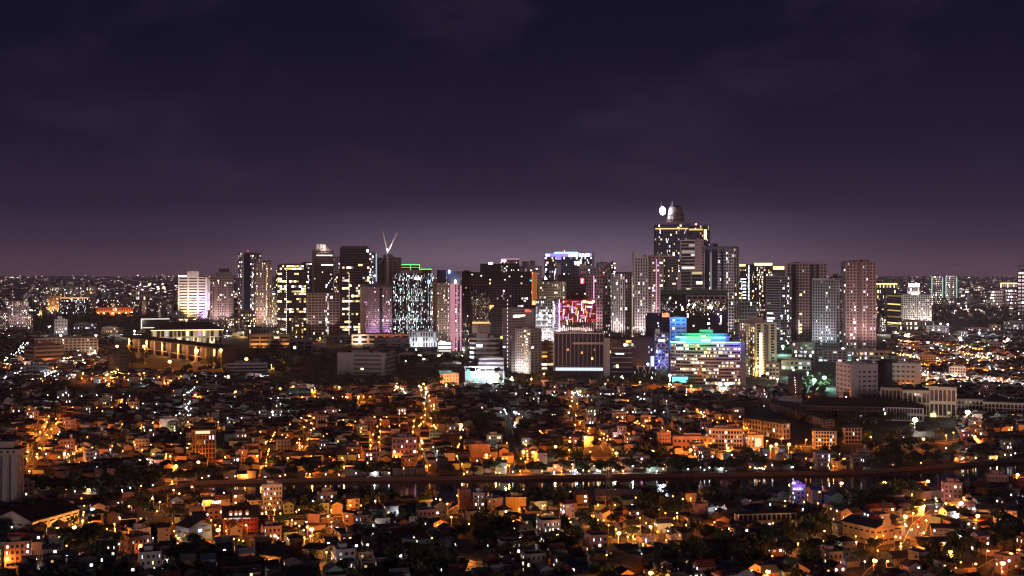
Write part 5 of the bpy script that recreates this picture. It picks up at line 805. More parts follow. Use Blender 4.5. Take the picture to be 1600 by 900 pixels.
shed('yellow-lit gabled hall behind the right-hand river lamps', 1526, 1530, 1568, 762, 778, 10, 'wyellow', 'roofgrey', .1, 'hall', 'hall', 'S', 'the yellow river hall', bay=8); near('cream house stack with pink roof terrace on the right near bank', 'apartment_block', 'apartment block', 1541, 1545, 1574, 744, 772, 12, fl=7, bay=5, wall='wpink', lit=.12, pal='NW', anchor='the pink terrace block'); near('red-roofed restaurant with orange lit front on the right', 'restaurant', 'restaurant', 1472, 1476, 1502, 757, 786, 12, fl=7, bay=6, wall='wpink', lit=.25, pal='WO', anchor='the orange-lit restaurant'); shed('broad orange-lit shop row with low tin roof on the right', 1524, 1530, 1586, 797, 818, 10, 'wpink', 'roofgrey', .12, 'shop_row', 'shop', 'S', 'the tin-roofed shop row', lamps=2, bay=8); shed('gabled house with one lit window above the bright junction', 1455, 1458, 1491, 825, 840, 10, 'wcream', 'roofdark', .2, 'house', 'house', 'S', 'the junction house', bay=9); shed('tan low-roofed compound with yellow-lit eaves beside the junction', 1424, 1440, 1482, 848, 862, 25, 'wcream', 'roofpale', .1, 'compound', 'house', 'S', 'the tan compound', lamps=2, bay=9); shed('mono shed with corrugated roof left of the tan compound', 1380, 1400, 1428, 872, 884, 25, 'wgrey', 'roofgrey', .12, 'warehouse', 'warehouse', 'S')
near('round-fronted cream riverside building with bright arcade', 'rotunda', 'commercial building', 1104, None, 1160, 672, 706, 0, foot=lambda k: [(-28*k, 2*k), (-24*k, -6*k), (-14*k, -10*k), (0, -10.5*k), (14*k, -9*k), (27*k, -7*k), (28*k, 12*k), (-28*k, 12*k)], fl=7, bay=5, wall='wcream', glass='gl', band=.4, pier=.3, lit=.15, pal='WY', anchor='the round-fronted building')
c = near('tall white neon-signed hall at the river road', 'sign_building', 'commercial building', 1164, 1168, 1192, 682, 706, 15, fl=6, bay=6, wall='wcream', lit=.2, pal='YW', anchor='the neon-signed hall'); c.panel('lit_board', 1179, 1189, 684, 697, 'dimW')
c = near('small building drowned in violet light with a white sign on the river edge', 'violet_bar', 'bar', 1235, 1237, 1258, 760, 788, 10, fl=8, bay=7, wall='wgrey', lit=.15, pal='C', anchor='the violet-lit bar'); c.glyphs(1239, 1252, 761.5, 765, 'emV', 6); point('sign_light', c.root, (0, -c.Dp/2-4, c.H+2), (.25, .10, 1), 2600); c.panel('neon_star', 1238, 1243, 754, 760, 'emV', -1)
c = near('red gabled house front at the right edge above the river', 'corner_house', 'house', 1584, 1588, 1612, 757, 778, 10, fl=9, bay=8, wall='cred', lit=.08, anchor='the red edge house'); near('pale green-roofed small school left of the river lamps', 'low_block', 'school', 440, None, 486, 612, 624, 0, fl=6, bay=6, wall='cgreen', lit=.2, pal='C', anchor='the green-roofed school')
# telecom mast
def lattice(label, x, yb, yt, wd, cat='mast', name='telecom_mast'):
    X, Y = at(x, yb); h = hz(yt, Y); r = empty(name, (X, Y, 0)); tag(r, label, cat); m = MB(); k = 0; n = max(5, int(h/4))
    for sx, sy in ((-1, -1), (1, -1), (1, 1), (-1, 1)): m.bar((sx*wd, sy*wd, 0), (sx*wd*.35, sy*wd*.35, h), .22)
    m.build('legs', 'steel_dark', r); m = MB()
    for i in range(n):
        a, b = h*i/n, h*(i+1)/n; wa, wb = wd*(1-.65*i/n), wd*(1-.65*(i+1)/n)
        for q in range(4):
            c4 = [(-1, -1), (1, -1), (1, 1), (-1, 1)]; p, s = c4[q], c4[(q+1) % 4]; m.bar((p[0]*wa, p[1]*wa, a), (s[0]*wb, s[1]*wb, b), .12); m.bar((s[0]*wa, s[1]*wa, a), (p[0]*wb, p[1]*wb, b), .12)
    m.build('lattice', 'steel_dark', r); m = MB(); [m.box(q*1.5-.35, q*1.5+.35, -1.6, -1.2, h-5, h-1.5) for q in (-1, 0, 1)]; m.cyl(0, 0, .1, .05, h, h+4, 5); m.build('antennas', 'wgrey', r)
lattice('dark lattice telecom mast rising in front of the river', 951, 800, 733, 2.2); lattice('short lattice water-tower frame lit orange beyond the river', 976, 696, 672, 3.2, 'tower', 'water_tower'); lattice('slim lattice mast on the left slope', 333, 608, 588, 1.6)

# ------------------------------------------------------------------ labels that single out: nearest landmark, side and rank
ORD = ['', ', second nearest', ', third nearest', ', fourth nearest', ', fifth nearest', ', sixth nearest', ', seventh nearest', ', eighth nearest', ', ninth nearest', ', tenth nearest', ', eleventh nearest', ', twelfth nearest']
ORD += [', %s nearest' % s for s in 'thirteenth fourteenth fifteenth sixteenth seventeenth eighteenth nineteenth twentieth'.split()] + [', twenty-%s nearest' % s for s in 'first second third fourth fifth sixth seventh eighth ninth'.split()] + [', thirtieth nearest'] + [', thirty-%s nearest' % s for s in 'first second third fourth fifth sixth seventh eighth ninth'.split()]
def landmark_labels(items):                                      # items: (object, description, photo x, photo y)
    rows_ = []
    for o, dsc, x, y in items:
        ph, ax, ay = min(ANCH, key=lambda a: (a[1]-x)**2+((a[2]-y)*1.6)**2); dx, dy = x-ax, (y-ay)*1.6
        side = ('right of' if dx > 0 else 'left of') if abs(dx) > abs(dy) else ('below' if dy > 0 else 'above'); rows_.append((dx*dx+dy*dy, o, dsc, side, ph))
    cnt = {}
    for d2, o, dsc, side, ph in sorted(rows_, key=lambda q: q[0]):
        k = (dsc, side, ph); i = cnt.get(k, 0); cnt[k] = i+1; o['label'] = '%s %s %s%s' % (dsc, side, ph, ORD[min(i, len(ORD)-1)])

# ------------------------------------------------------------------ where houses may stand
BX = np.array(BLOCKED); SEG = []
for W_, wd, *_ in STREETS:
    for i in range(len(W_)-1): SEG.append((*W_[i], *W_[i+1], wd/2))
SEG = np.array(SEG)
def inside_blocked(X, Y, pad):                                    # vectorised test against building footprints and streets
    bad = np.zeros(len(X), bool)
    if len(X) == 1:
        dx, dy = X[0]-BX[:, 0], Y[0]-BX[:, 1]; c_, s_ = np.cos(BX[:, 4]), np.sin(BX[:, 4])
        if ((np.abs(dx*c_+dy*s_) < BX[:, 2]+pad) & (np.abs(-dx*s_+dy*c_) < BX[:, 3]+pad)).any(): return np.array([True])
        ux, uy = SEG[:, 2]-SEG[:, 0], SEG[:, 3]-SEG[:, 1]; t_ = np.clip(((X[0]-SEG[:, 0])*ux+(Y[0]-SEG[:, 1])*uy)/(ux*ux+uy*uy+1e-9), 0, 1)
        return np.array([(np.hypot(X[0]-SEG[:, 0]-t_*ux, Y[0]-SEG[:, 1]-t_*uy) < SEG[:, 4]+pad*.85).any()])
    for bx_, by, hw, hd, rz in BX:
        dx, dy = X-bx_, Y-by; c_, s_ = math.cos(rz), math.sin(rz); lx, ly = dx*c_+dy*s_, -dx*s_+dy*c_; bad |= (np.abs(lx) < hw+pad) & (np.abs(ly) < hd+pad)
    for ax, ay, bx_, by, h in SEG:
        ux, uy = bx_-ax, by-ay; L2 = ux*ux+uy*uy+1e-9; t_ = np.clip(((X-ax)*ux+(Y-ay)*uy)/L2, 0, 1); bad |= np.hypot(X-ax-t_*ux, Y-ay-t_*uy) < h+pad*.85
    return bad
fb_x = np.array([p[0] for p in FARB], float); fb_y = np.array([p[1] for p in FARB], float); nb_x = np.array([p[0] for p in NEARB], float); nb_y = np.array([p[1] for p in NEARB], float)
DARK = [(205, 772, 75, 30), (140, 762, 130, 15), (60, 772, 60, 10), (905, 715, 62, 20), (1410, 735, 70, 22), (1262, 850, 45, 45), (760, 845, 45, 32), (1030, 800, 32, 22), (1370, 795, 32, 16), (1580, 845, 30, 20), (150, 612, 120, 16), (1400, 700, 60, 14), (560, 640, 130, 9), (720, 660, 70, 10), (450, 575, 75, 14), (690, 572, 60, 12), (640, 600, 90, 4), (660, 895, 70, 18), (860, 760, 40, 12), (300, 880, 40, 12), (470, 566, 90, 17), (340, 582, 60, 9), (620, 566, 60, 10), (560, 792, 60, 5), (850, 790, 60, 5), (1140, 788, 60, 5), (1400, 778, 40, 6), (140, 860, 40, 10), (1180, 868, 60, 18), (900, 850, 40, 26), (1480, 870, 50, 20), (1100, 890, 90, 18), (820, 600, 60, 8), (980, 598, 60, 7), (1270, 605, 40, 14), (1350, 660, 60, 12), (200, 565, 40, 10), (1000, 720, 40, 10)]   # leafy dark patches
def dark_amount(px_, py): 
    v = np.zeros(len(px_))
    for x, y, a, b in DARK: v = np.maximum(v, 1-((px_-x)/a)**2-((py-y)/b)**2)
    return v
def zone_ok(X, Y):
    px_ = 800+X/Y*FPX; py = HOR+HCAM/Y*FPX; ok = (px_ > -60) & (px_ < 1660)
    river = (py < np.interp(px_, nb_x, nb_y)+3.5) & (py > np.interp(px_, fb_x, fb_y)-4); ok &= ~river
    top = np.interp(px_, [-100, 170, 200, 420, 440, 700, 860, 1170, 1230, 1300, 1380, 1400, 1700], [512, 512, 582, 592, 604, 606, 598, 612, 606, 632, 560, 520, 512]); ok &= py > top
    ok &= ~((px_ > 1165) & (px_ < 1500) & (py > 636) & (py < 716)); return ok & (py < 935), px_, py
def grid(sp, ang, x0, x1, y0, y1, seed):
    g = np.random.default_rng(seed); R_ = max(x1-x0, y1-y0); a = np.arange(-R_, R_, sp); A, B = np.meshgrid(a, a); A, B = A.ravel(), B.ravel(); A = A+g.uniform(-.09, .09, len(A))*sp; B = B+g.uniform(-.09, .09, len(B))*sp
    bend = .12*np.sin(A/210.0); X = (x0+x1)/2+A*math.cos(ang)-B*math.sin(ang)+0*bend; Y = (y0+y1)/2+A*math.sin(ang)+B*math.cos(ang); k = (X > x0) & (X < x1) & (Y > y0) & (Y < y1); return X[k], Y[k]

# narrow lanes between the houses, each with its string of lamps
LANES = []; g_ = np.random.default_rng(8)
for cnt, (xa, xb), (ya, yb_) in ((104, (0, 1600), (622, 742)), (34, (0, 1600), (590, 640)), (44, (0, 1600), (800, 893)), (80, (1375, 1610), (515, 612)), (26, (0, 185), (560, 600))):
    for _ in range(cnt):
        x_, y_ = g_.uniform(xa, xb), g_.uniform(ya, yb_); X, Y = at(x_, y_); an = (.3 if y_ > 780 else .1)+(0 if g_.random() < .45 else math.pi/2)+g_.normal(0, .06); L = g_.uniform(35, 120); P = (X, Y, X+math.cos(an)*L, Y+math.sin(an)*L)
        ok, a_, b_ = zone_ok(np.array([P[0], P[2]]), np.array([P[1], P[3]]))
        if ok.all() and dark_amount(a_, b_).max() < .35: LANES.append((*P, 1.9))
SEG = np.concatenate([SEG, np.array(LANES)])
# ------------------------------------------------------------------ apartment blocks and shop houses taller than their neighbours
WALLS = ['wgrey', 'wcream', 'wpink', 'wwhite', 'wgreen', 'wbrown', 'wgrey', 'wpink']; WNAME = dict(wgrey='grey', wcream='cream', wpink='pink', wwhite='white', wgreen='pale green', wbrown='brown', wblue='blue', wyellow='yellow')
g_ = np.random.default_rng(21); flats = []; tries = 0; anchors0 = len(ANCH)
fl_items = []
while len(flats) < 112 and tries < 6000:
    tries += 1
    if tries < 1400: py = g_.uniform(802, 900)
    else: py = 612+(g_.random()**.8)*122
    px_ = g_.uniform(-20, 1620); X, Y = at(px_, py)
    if tries < 1400 and len(flats) > 13: continue
    ok, a_, b_ = zone_ok(np.array([X]), np.array([Y]))
    if not ok[0] or dark_amount(a_, b_)[0] > 0: continue
    wd, dp_, n = g_.uniform(6.5, 12), g_.uniform(7, 11), int(g_.integers(3, 5))
    if inside_blocked(np.array([X]), np.array([Y]), 10)[0] or any((X-q[0])**2+(Y-q[1])**2 < 26**2 for q in flats): continue
    rz = (.30 if py > 780 else .12)+g_.normal(0, .12)-math.atan2(X, Y)*.3; flats.append((X, Y)); r = random.Random(len(flats)); h = n*3.1
    wm = WALLS[g_.integers(0, len(WALLS))]; root = empty('apartment_block', (X, Y, 0), rz); root['category'] = 'apartment block'; root['group'] = 'small apartment blocks among the houses'
    pts = [(-wd/2, -dp_/2), (wd/2, -dp_/2), (wd/2, dp_/2), (-wd/2, dp_/2)]; m = MB(); m.prism(pts, 0, h); m.build('core_wall', 'cblack', root); Wm = MB(); Lm = MB(); litn = .14 if g_.random() < .8 else .35
    for i in range(4):
        L = wd if i % 2 == 0 else dp_; facade(Wm, Lm, pts[i], pts[(i+1) % 4], 0, h, n, max(2, round(L/2.6)), .52, .5, .3, litn, 'NNCCWWY', 3.4, r=r)
    Wm.build('facade', wm, root); Lm.build('lit_windows', 'lit', root, stuff=True)
    m = MB()
    for i in range(4):
        a, b = pts[i], pts[(i+1) % 4]; L = math.hypot(b[0]-a[0], b[1]-a[1]); u = ((b[0]-a[0])/L, (b[1]-a[1])/L); nn = (u[1], -u[0]); m.obox(a, u, nn, 0, L, -.2, .45, h+.01, h+.95)
    m.build('parapet', wm, root); tp = r.choice(['tank', 'deck', 'shed']); m = MB()
    if tp == 'tank':
        m.cyl(wd*.25, dp_*.2, 1.1, 1.1, h+1.6, h+4.2, 10); [m.box(wd*.25+sx-.12, wd*.25+sx+.12, dp_*.2+sy-.12, dp_*.2+sy+.12, h, h+1.6) for sx in (-.8, .8) for sy in (-.8, .8)]; m.build('water_tank', 'tank', root)
    elif tp == 'deck':
        m.box(-wd*.4, wd*.15, -dp_*.4, dp_*.3, h+2.7, h+2.95); [m.box(x-.12, x+.12, y-.12, y+.12, h, h+2.7) for x in (-wd*.38, wd*.13) for y in (-dp_*.38, dp_*.28)]; m.build('roof_canopy', r.choice(['rust', 'roofgrey', 'roofpale']), root)
    else: m.box(-wd*.3, wd*.1, -dp_*.1, dp_*.35, h+.02, h+2.6); m.box(-wd*.34, wd*.14, -dp_*.14, dp_*.39, h+2.6, h+2.8); m.build('stair_house', wm, root)
    m = MB(); m.box(-wd*.42, wd*.42, -dp_/2-1.6, -dp_/2-.35, 2.7, 2.85); m.build('awning', r.choice(['rust', 'roofgrey', 'roofgreen']), root)
    if r.random() < .3: mm = MB(); mm.ball(wd*.3, -dp_/2-1.0, 3.4, .3); mm.build('porch_lamp', r.choice(['hotC', 'hotN', 'hotO']), root)
    BLOCKED.append((X, Y, wd/2, dp_/2, rz)); fl_items.append((root, '%s %s-storey flats with %s roof' % (WNAME[wm], ['', '', '', 'three', 'four', 'five'][n], dict(tank='tank-topped', deck='canopied', shed='hutted')[tp]), px_, py))
landmark_labels(fl_items); BX = np.array(BLOCKED)

# ------------------------------------------------------------------ houses: the 300 that show largest are things, the rest one mass
ROOFS = ['rust', 'roofgrey', 'roofdark', 'roofred', 'roofgreen', 'roofpale', 'roofblue', 'rust', 'roofgrey', 'roofdark']; RNAME = dict(rust='rusty', roofgrey='grey', roofdark='dark', roofred='red', roofgreen='green', roofpale='pale', roofblue='blue')
RCOL = dict(rust=(.17, .085, .055), roofgrey=(.16, .15, .15), roofdark=(.055, .045, .045), roofred=(.24, .06, .045), roofgreen=(.05, .11, .085), roofpale=(.34, .31, .29), roofblue=(.06, .08, .15)); WCOL = dict(wgrey=(.36, .34, .33), wcream=(.55, .46, .34), wpink=(.52, .33, .28), wwhite=(.66, .63, .6), wgreen=(.3, .4, .3), wbrown=(.25, .16, .11))
HS = []
for (sp, ang, x0, x1, y0, y1, sd_, dens) in ((9.6, .30, -420, 420, 560, 900, 1, .80), (8.8, .10, -760, 760, 880, 1500, 2, .78), (11, .2, -1100, 1100, 1500, 2000, 3, .72), (15, .2, -1600, 1600, 2000, 3300, 4, .66)):
    X, Y = grid(sp, ang, x0, x1, y0, y1, sd_); ok, px_, py = zone_ok(X, Y); X, Y, px_, py = X[ok], Y[ok], px_[ok], py[ok]; ok = np.ones(len(X), bool); g = np.random.default_rng(sd_+50); da = dark_amount(px_, py); ok &= g.random(len(X)) < dens; ok &= ~((da > 0) & (g.random(len(X)) < .85)); ok &= ~inside_blocked(X, Y, sp*.5)
    X, Y = X[ok], Y[ok]
    for x, y in zip(X, Y):
        wd = sp*g.uniform(.68, .92); dp_ = sp*g.uniform(.66, .9); n = int(g.choice([1, 2, 2, 3], p=[.3, .4, .2, .1])); rz = ang+g.normal(0, .07)+(math.pi/2 if g.random() < .4 else 0); kind = g.choice(['gable', 'hip', 'flat', 'lean'], p=[.45, .15, .2, .2])
        HS.append((x, y, wd, dp_, 2.9*n+g.uniform(-.2, .5), n, rz, kind, ROOFS[g.integers(0, 10)], WALLS[g.integers(0, 8)]))
def seen(h): a, b = pxy(h[0], h[1], h[4]); return 0 < a < 1600 and 0 < b < 893
order = sorted(range(len(HS)), key=lambda i: -(HS[i][2]*(HS[i][4]+3)/HS[i][1]**2 if seen(HS[i]) else 0)); SINGLE = set(order[:300])

def window_mesh(nm, w_, h_, pane):
    m = MB(); t = .09
    for (a, b, c_, d_) in ((-w_/2-t, w_/2+t, h_/2, h_/2+t), (-w_/2-t, w_/2+t, -h_/2-t*1.6, -h_/2), (-w_/2-t, -w_/2, -h_/2, h_/2), (w_/2, w_/2+t, -h_/2, h_/2), (-.04, .04, -h_/2, h_/2)): m.box(a, b, -.12, .02, c_, d_)
    m.quad((-w_/2, -.04, -h_/2), (w_/2, -.04, -h_/2), (w_/2, -.04, h_/2), (-w_/2, -.04, h_/2), 1); return m.mesh(nm, ['frame', pane])
for k_, c_, s_ in (('pane_warm', (1, .7, .35), 2.2), ('pane_white', (1, .95, .88), 4.5), ('pane_cool', (.75, .87, 1), 5), ('pane_dim', (1, .62, .3), .7)): em(k_, c_, s_)
WIN = {p: window_mesh('window', 1.25, 1.2, p) for p in ('gl', 'pane_warm', 'pane_white', 'pane_cool', 'pane_dim')}; m = MB(); m.box(-.5, .5, -.1, .02, 0, 2.1); m.box(-.6, .6, -.06, .02, 2.1, 2.25); DOOR = m.mesh('door', ['door'])
def house_walls(w_, d_, h, kind, rh):
    m = MB(); a, b = w_/2, d_/2; m.box(-a, a, -b, b, 0, h)
    if kind == 'gable': m.poly([(-a, -b+.02, h), (-a, b-.02, h), (-a, 0, h+rh)][::-1]); m.poly([(a, -b+.02, h), (a, b-.02, h), (a, 0, h+rh)])
    if kind == 'lean': m.poly([(-a, -b, h), (-a, b, h), (-a, b, h+rh)][::-1]); m.poly([(a, -b, h), (a, b, h), (a, b, h+rh)]); m.quad((-a, b-.02, h), (a, b-.02, h), (a, b-.02, h+rh), (-a, b-.02, h+rh))
    m.box(-a-.06, a+.06, -b-.06, b+.06, 0, .35); return m
def house_roof(w_, d_, h, kind, rh):
    m = MB(); a, b, t = w_/2+.5, d_/2+.5, .14; e = rh*.5/(d_/2)
    if kind == 'gable':
        for s in (-1, 1): P = [(-a, s*b, h-e), (a, s*b, h-e), (a, 0, h+rh), (-a, 0, h+rh)]; P = P if s < 0 else P[::-1]; m.hexa(P+[(x, y, z+t) for x, y, z in P])
        m.box(-a, a, -.15, .15, h+rh+.02, h+rh+.26)
    elif kind == 'hip':
        r_ = max(.3, a-b); m.hexa([(-a, -b, h-.1), (a, -b, h-.1), (a, b, h-.1), (-a, b, h-.1), (-r_, -.1, h+rh), (r_, -.1, h+rh), (r_, .1, h+rh), (-r_, .1, h+rh)])
    elif kind == 'lean': P = [(-a, -b, h-.15), (a, -b, h-.15), (a, b, h+rh+.1), (-a, b, h+rh+.1)]; m.hexa(P+[(x, y, z+t) for x, y, z in P])
    else:
        m.box(-a+.3, a-.3, -b+.3, b-.3, h+.01, h+.2)
        for (x0, x1, y0, y1) in ((-a+.3, a-.3, -b+.3, -b+.55), (-a+.3, a-.3, b-.55, b-.3), (-a+.3, -a+.55, -b+.55, b-.55), (a-.55, a-.3, -b+.55, b-.55)): m.box(x0, x1, y0, y1, h+.2, h+.9)
    return m
items = []
for i in sorted(SINGLE):
    x, y, wd, dp_, h, n, rz, kind, rf, wl = HS[i]; r = random.Random(i); root = empty('house', (x, y, 0), rz); root['category'] = 'house'; root['group'] = 'houses on the near river bank'; rh = min(wd, dp_)*(.27 if kind in ('gable', 'hip') else .14)
    wl = 'wcream' if wl not in WCOL else wl; house_walls(wd, dp_, h, kind, rh).build('wall', wl, root); house_roof(wd, dp_, h, kind, rh).build('roof', rf if kind != 'flat' else wl, root)
    az = math.atan2(x, y); lit = 0
    for fi, (nx_, ny_, L, off) in enumerate(((0, -1, wd, dp_/2), (1, 0, dp_, wd/2), (0, 1, wd, dp_/2), (-1, 0, dp_, wd/2))):
        wn = (nx_*math.cos(rz)-ny_*math.sin(rz), nx_*math.sin(rz)+ny_*math.cos(rz))
        if wn[1] > .35: continue                                 # walls turned well away from the river view stay plain party walls
        k = 2 if L < 8.5 else 3
        for fl in range(n):
            for j in range(k):
                if r.random() < .28: continue
                a = (j+.5)/k*L-L/2; p = r.random(); pn = 'pane_warm' if p < .06 else 'pane_white' if p < .15 else 'pane_cool' if p < .22 else 'pane_dim' if p < .28 else 'gl'; lit += pn != 'gl'
                if fl == 0 and j == 0 and fi in (0, 1): me, z = DOOR, .05
                else: me, z = WIN[pn], fl*2.9+1.65
                o = bpy.data.objects.new('door' if me is DOOR else 'window', me); COL.objects.link(o); o.parent = root; an = fi*math.pi/2; o.rotation_euler = (0, 0, an)
                lx, ly = (a, -off) if fi == 0 else (off, a) if fi == 1 else (-a, off) if fi == 2 else (-off, -a); o.location = (lx+nx_*.07, ly+ny_*.07, z)
    if r.random() < .45:                                         # lean-to porch of patched tin
        m = MB(); a_ = wd*r.uniform(.25, .48); P = [(-a_, -dp_/2-2.2, 2.2), (a_, -dp_/2-2.2, 2.2), (a_, -dp_/2-.05, 2.75), (-a_, -dp_/2-.05, 2.75)]; m.hexa(P+[(p, q, z+.1) for p, q, z in P]); m.box(-a_+.1, -a_+.25, -dp_/2-2.1, -dp_/2-1.95, 0, 2.2); m.box(a_-.25, a_-.1, -dp_/2-2.1, -dp_/2-1.95, 0, 2.2); m.build('porch', r.choice(['rust', 'roofgrey', 'roofpale']), root)
    if kind == 'flat' and r.random() < .6: m = MB(); m.cyl(wd*.2, dp_*.15, .75, .75, h+1.2, h+2.9, 10); m.box(wd*.2-.6, wd*.2+.6, dp_*.15-.6, dp_*.15+.6, h+.2, h+1.2); m.build('water_tank', 'tank', root)
    elif kind != 'flat' and r.random() < .35: m = MB(); z = h+rh*.35; m.box(wd*.1, wd*.1+1.6, -dp_*.3-.1, -dp_*.3+1.1, z, z+.5); m.build('roof_patch', r.choice(['roofpale', 'rust', 'roofgrey']), root)
    px_, py = pxy(x, y, 0); items.append((root, '%s %s house with %s %s roof' % (['', 'low', 'two-storey', 'three-storey'][n], WNAME[wl], RNAME[rf] if kind != 'flat' else 'concrete', dict(gable='gable', hip='hip', lean='lean-to', flat='flat')[kind]), px_, py))
landmark_labels(items)
# the rest of the town, one mass
rest = [HS[i] for i in range(len(HS)) if i not in SINGLE]; A = np.array([(h[0], h[1], h[2]/2, h[3]/2, h[4], h[6]) for h in rest]); n_ = len(A); kinds = [h[7] for h in rest]; rhh = np.array([min(h[2], h[3])*(.27 if h[7] in ('gable', 'hip') else .03 if h[7] == 'flat' else .14) for h in rest])
Lc = np.zeros((n_, 12, 3)); a, b, h = A[:, 2], A[:, 3], A[:, 4]; ins = np.array([0.0 if k == 'gable' else .55 if k == 'hip' else 0 for k in kinds])
yr = np.array([1.0 if k == 'lean' else 0.0 for k in kinds])
for q, (sx, sy) in enumerate(((-1, -1), (1, -1), (1, 1), (-1, 1))): Lc[:, q] = np.stack([sx*a, sy*b, 0*a], 1); Lc[:, 4+q] = np.stack([sx*(a+.35), sy*(b+.35), h], 1)
for q, sx in ((8, -1), (9, 1)): Lc[:, q] = np.stack([sx*(a+.35)*(1-ins), yr*b, h+rhh], 1)
for q, sx in ((10, -1), (11, 1)): Lc[:, q] = np.stack([sx*a, 0*b, h], 1)
cz, sz = np.cos(A[:, 5]), np.sin(A[:, 5]); V = np.empty_like(Lc); V[..., 0] = A[:, 0, None]+Lc[..., 0]*cz[:, None]-Lc[..., 1]*sz[:, None]; V[..., 1] = A[:, 1, None]+Lc[..., 0]*sz[:, None]+Lc[..., 1]*cz[:, None]; V[..., 2] = Lc[..., 2]
Fl = np.array([(0, 1, 5, 4), (1, 2, 6, 5), (2, 3, 7, 6), (3, 0, 4, 7), (4, 5, 9, 8), (6, 7, 8, 9), (5, 6, 9, 9), (7, 4, 8, 8)]); 
tri_fix = Fl.copy(); tri_fix[6] = (5, 6, 9, 11); tri_fix[7] = (7, 4, 8, 10); tri_fix[6] = (5, 11, 6, 9); tri_fix[7] = (7, 10, 4, 8)
Fq = (tri_fix[None]+np.arange(n_)[:, None, None]*12).reshape(-1, 4); wc = np.array([WCOL.get(h_[9], (.4, .35, .3)) for h_ in rest])*.75; rc = np.array([RCOL[h_[8]] for h_ in rest])*.7; colr = np.ones((n_, 8, 4)); colr[:, :4, :3] = wc[:, None]; colr[:, 4:6, :3] = rc[:, None]; colr[:, 6:, :3] = np.where((ins > .1)[:, None, None], rc[:, None], wc[:, None])
V = V.reshape(-1, 3); colr = colr.reshape(-1, 4); mid = np.zeros(len(Fq), int)
# lit and dark windows of the mass
g = np.random.default_rng(99); Vw, Cw = [], []; PAL = [(1, .95, .85), (.8, .9, 1), (.8, .9, 1), (1, .95, .88), (1, .75, .4), (1, .6, .22), (.55, .7, 1)]
for i, hh in enumerate(rest):
    x, y, wd, dp_, hgt, n, rz = hh[:7]; far = y/900.0
    hot = g.random() < .13
    for k in range(g.integers(2, 5) if not hot else 5):
        f = g.integers(0, 4); L, off = (wd, dp_/2) if f % 2 == 0 else (dp_, wd/2); aa = g.uniform(-.42, .42)*L; z = g.integers(0, n)*2.9+g.uniform(1.3, 1.8); s = g.uniform(.36, .72)*(1 if not hot else 1.2); s2 = s*g.uniform(.7, 1.3); an = rz+f*math.pi/2; c_, s_ = math.cos(an), math.sin(an)
        lit = g.random() < (.34 if not hot else .7); col_ = PAL[g.integers(0, 7)]; kk = math.exp(g.normal(1.25, 1.0)) if lit else 0.0
        for (da, dz) in ((-s2, -s), (s2, -s), (s2, s), (-s2, s)): lx, ly = aa+da, -off-.06; Vw.append((x+lx*c_-ly*s_, y+lx*s_+ly*c_, z+dz))
        Cw.append((col_[0]*kk, col_[1]*kk, col_[2]*kk, 1))
nv = len(V); nw = len(Cw); V = np.concatenate([V, np.array(Vw)]); Fq = np.concatenate([Fq, nv+np.arange(nw*4).reshape(-1, 4)]); colr = np.concatenate([colr, np.array(Cw)]); lit_ = np.array(Cw)[:, :3].sum(1) > 0; mid = np.concatenate([mid, np.where(lit_, 1, 0)]); colr[nv*0+len(colr)-nw:][~lit_] = (.015, .015, .02, 1)
o = link('town_houses', np_mesh('town_houses', V, Fq, ['bycol', 'lit'], mid, colr), stuff=True); o['label'] = 'dense mass of small dark houses with scattered lit windows beyond the river'; o['category'] = 'houses'

# ------------------------------------------------------------------ trees
def leaf_cloud(n, R_, seed, size=.55, lobes=9):
    g = np.random.default_rng(seed); C = g.normal(0, 1, (lobes, 3)); C /= np.linalg.norm(C, axis=1)[:, None]; C *= g.uniform(.25, .62, lobes)[:, None]*R_; C[:, 2] = np.abs(C[:, 2])*.55-.05*R_; rad = g.uniform(.32, .55, lobes)*R_
    k = g.integers(0, lobes, n); d = g.normal(0, 1, (n, 3)); d /= np.linalg.norm(d, axis=1)[:, None]; P = C[k]+d*(rad[k]*g.uniform(.55, 1.08, n))[:, None]*np.array([1, 1, .72]); u = g.normal(0, 1, (n, 3)); u /= np.linalg.norm(u, axis=1)[:, None]; v = np.cross(u, g.normal(0, 1, (n, 3))); v /= np.linalg.norm(v, axis=1)[:, None]; s = (size*g.uniform(.6, 1.4, n))[:, None]
    return np.stack([P-u*s, P-v*s*.6, P+u*s, P+v*s*.6], 1).reshape(-1, 3)
CROWNS = []; TRUNKS = []
for s in range(7):
    R_ = (3.6, 4.4, 5.2, 4.0, 5.8, 3.2, 4.8)[s]; V = leaf_cloud((520, 620, 760, 560, 820, 440, 680)[s], R_, 300+s, .50); V[:, 2] += R_*.95+1.2; CROWNS.append(np_mesh('crown', V, np.arange(len(V)).reshape(-1, 4), ['leaf']))
    m = MB(); g = random.Random(s); hh = R_*.9+1; m.cyl(0, 0, .32, .2, 0, hh*.7, 7)
    for k in range(5): a = k*1.26+g.random(); m.bar((0, 0, hh*.6), (math.cos(a)*R_*.5, math.sin(a)*R_*.5, hh+R_*.3*g.random()+.4), .1)
    m.bar((0, 0, hh*.65), (.3, .1, hh+R_*.6), .13); TRUNKS.append(m.mesh('trunk', ['bark']))
m = MB(); 
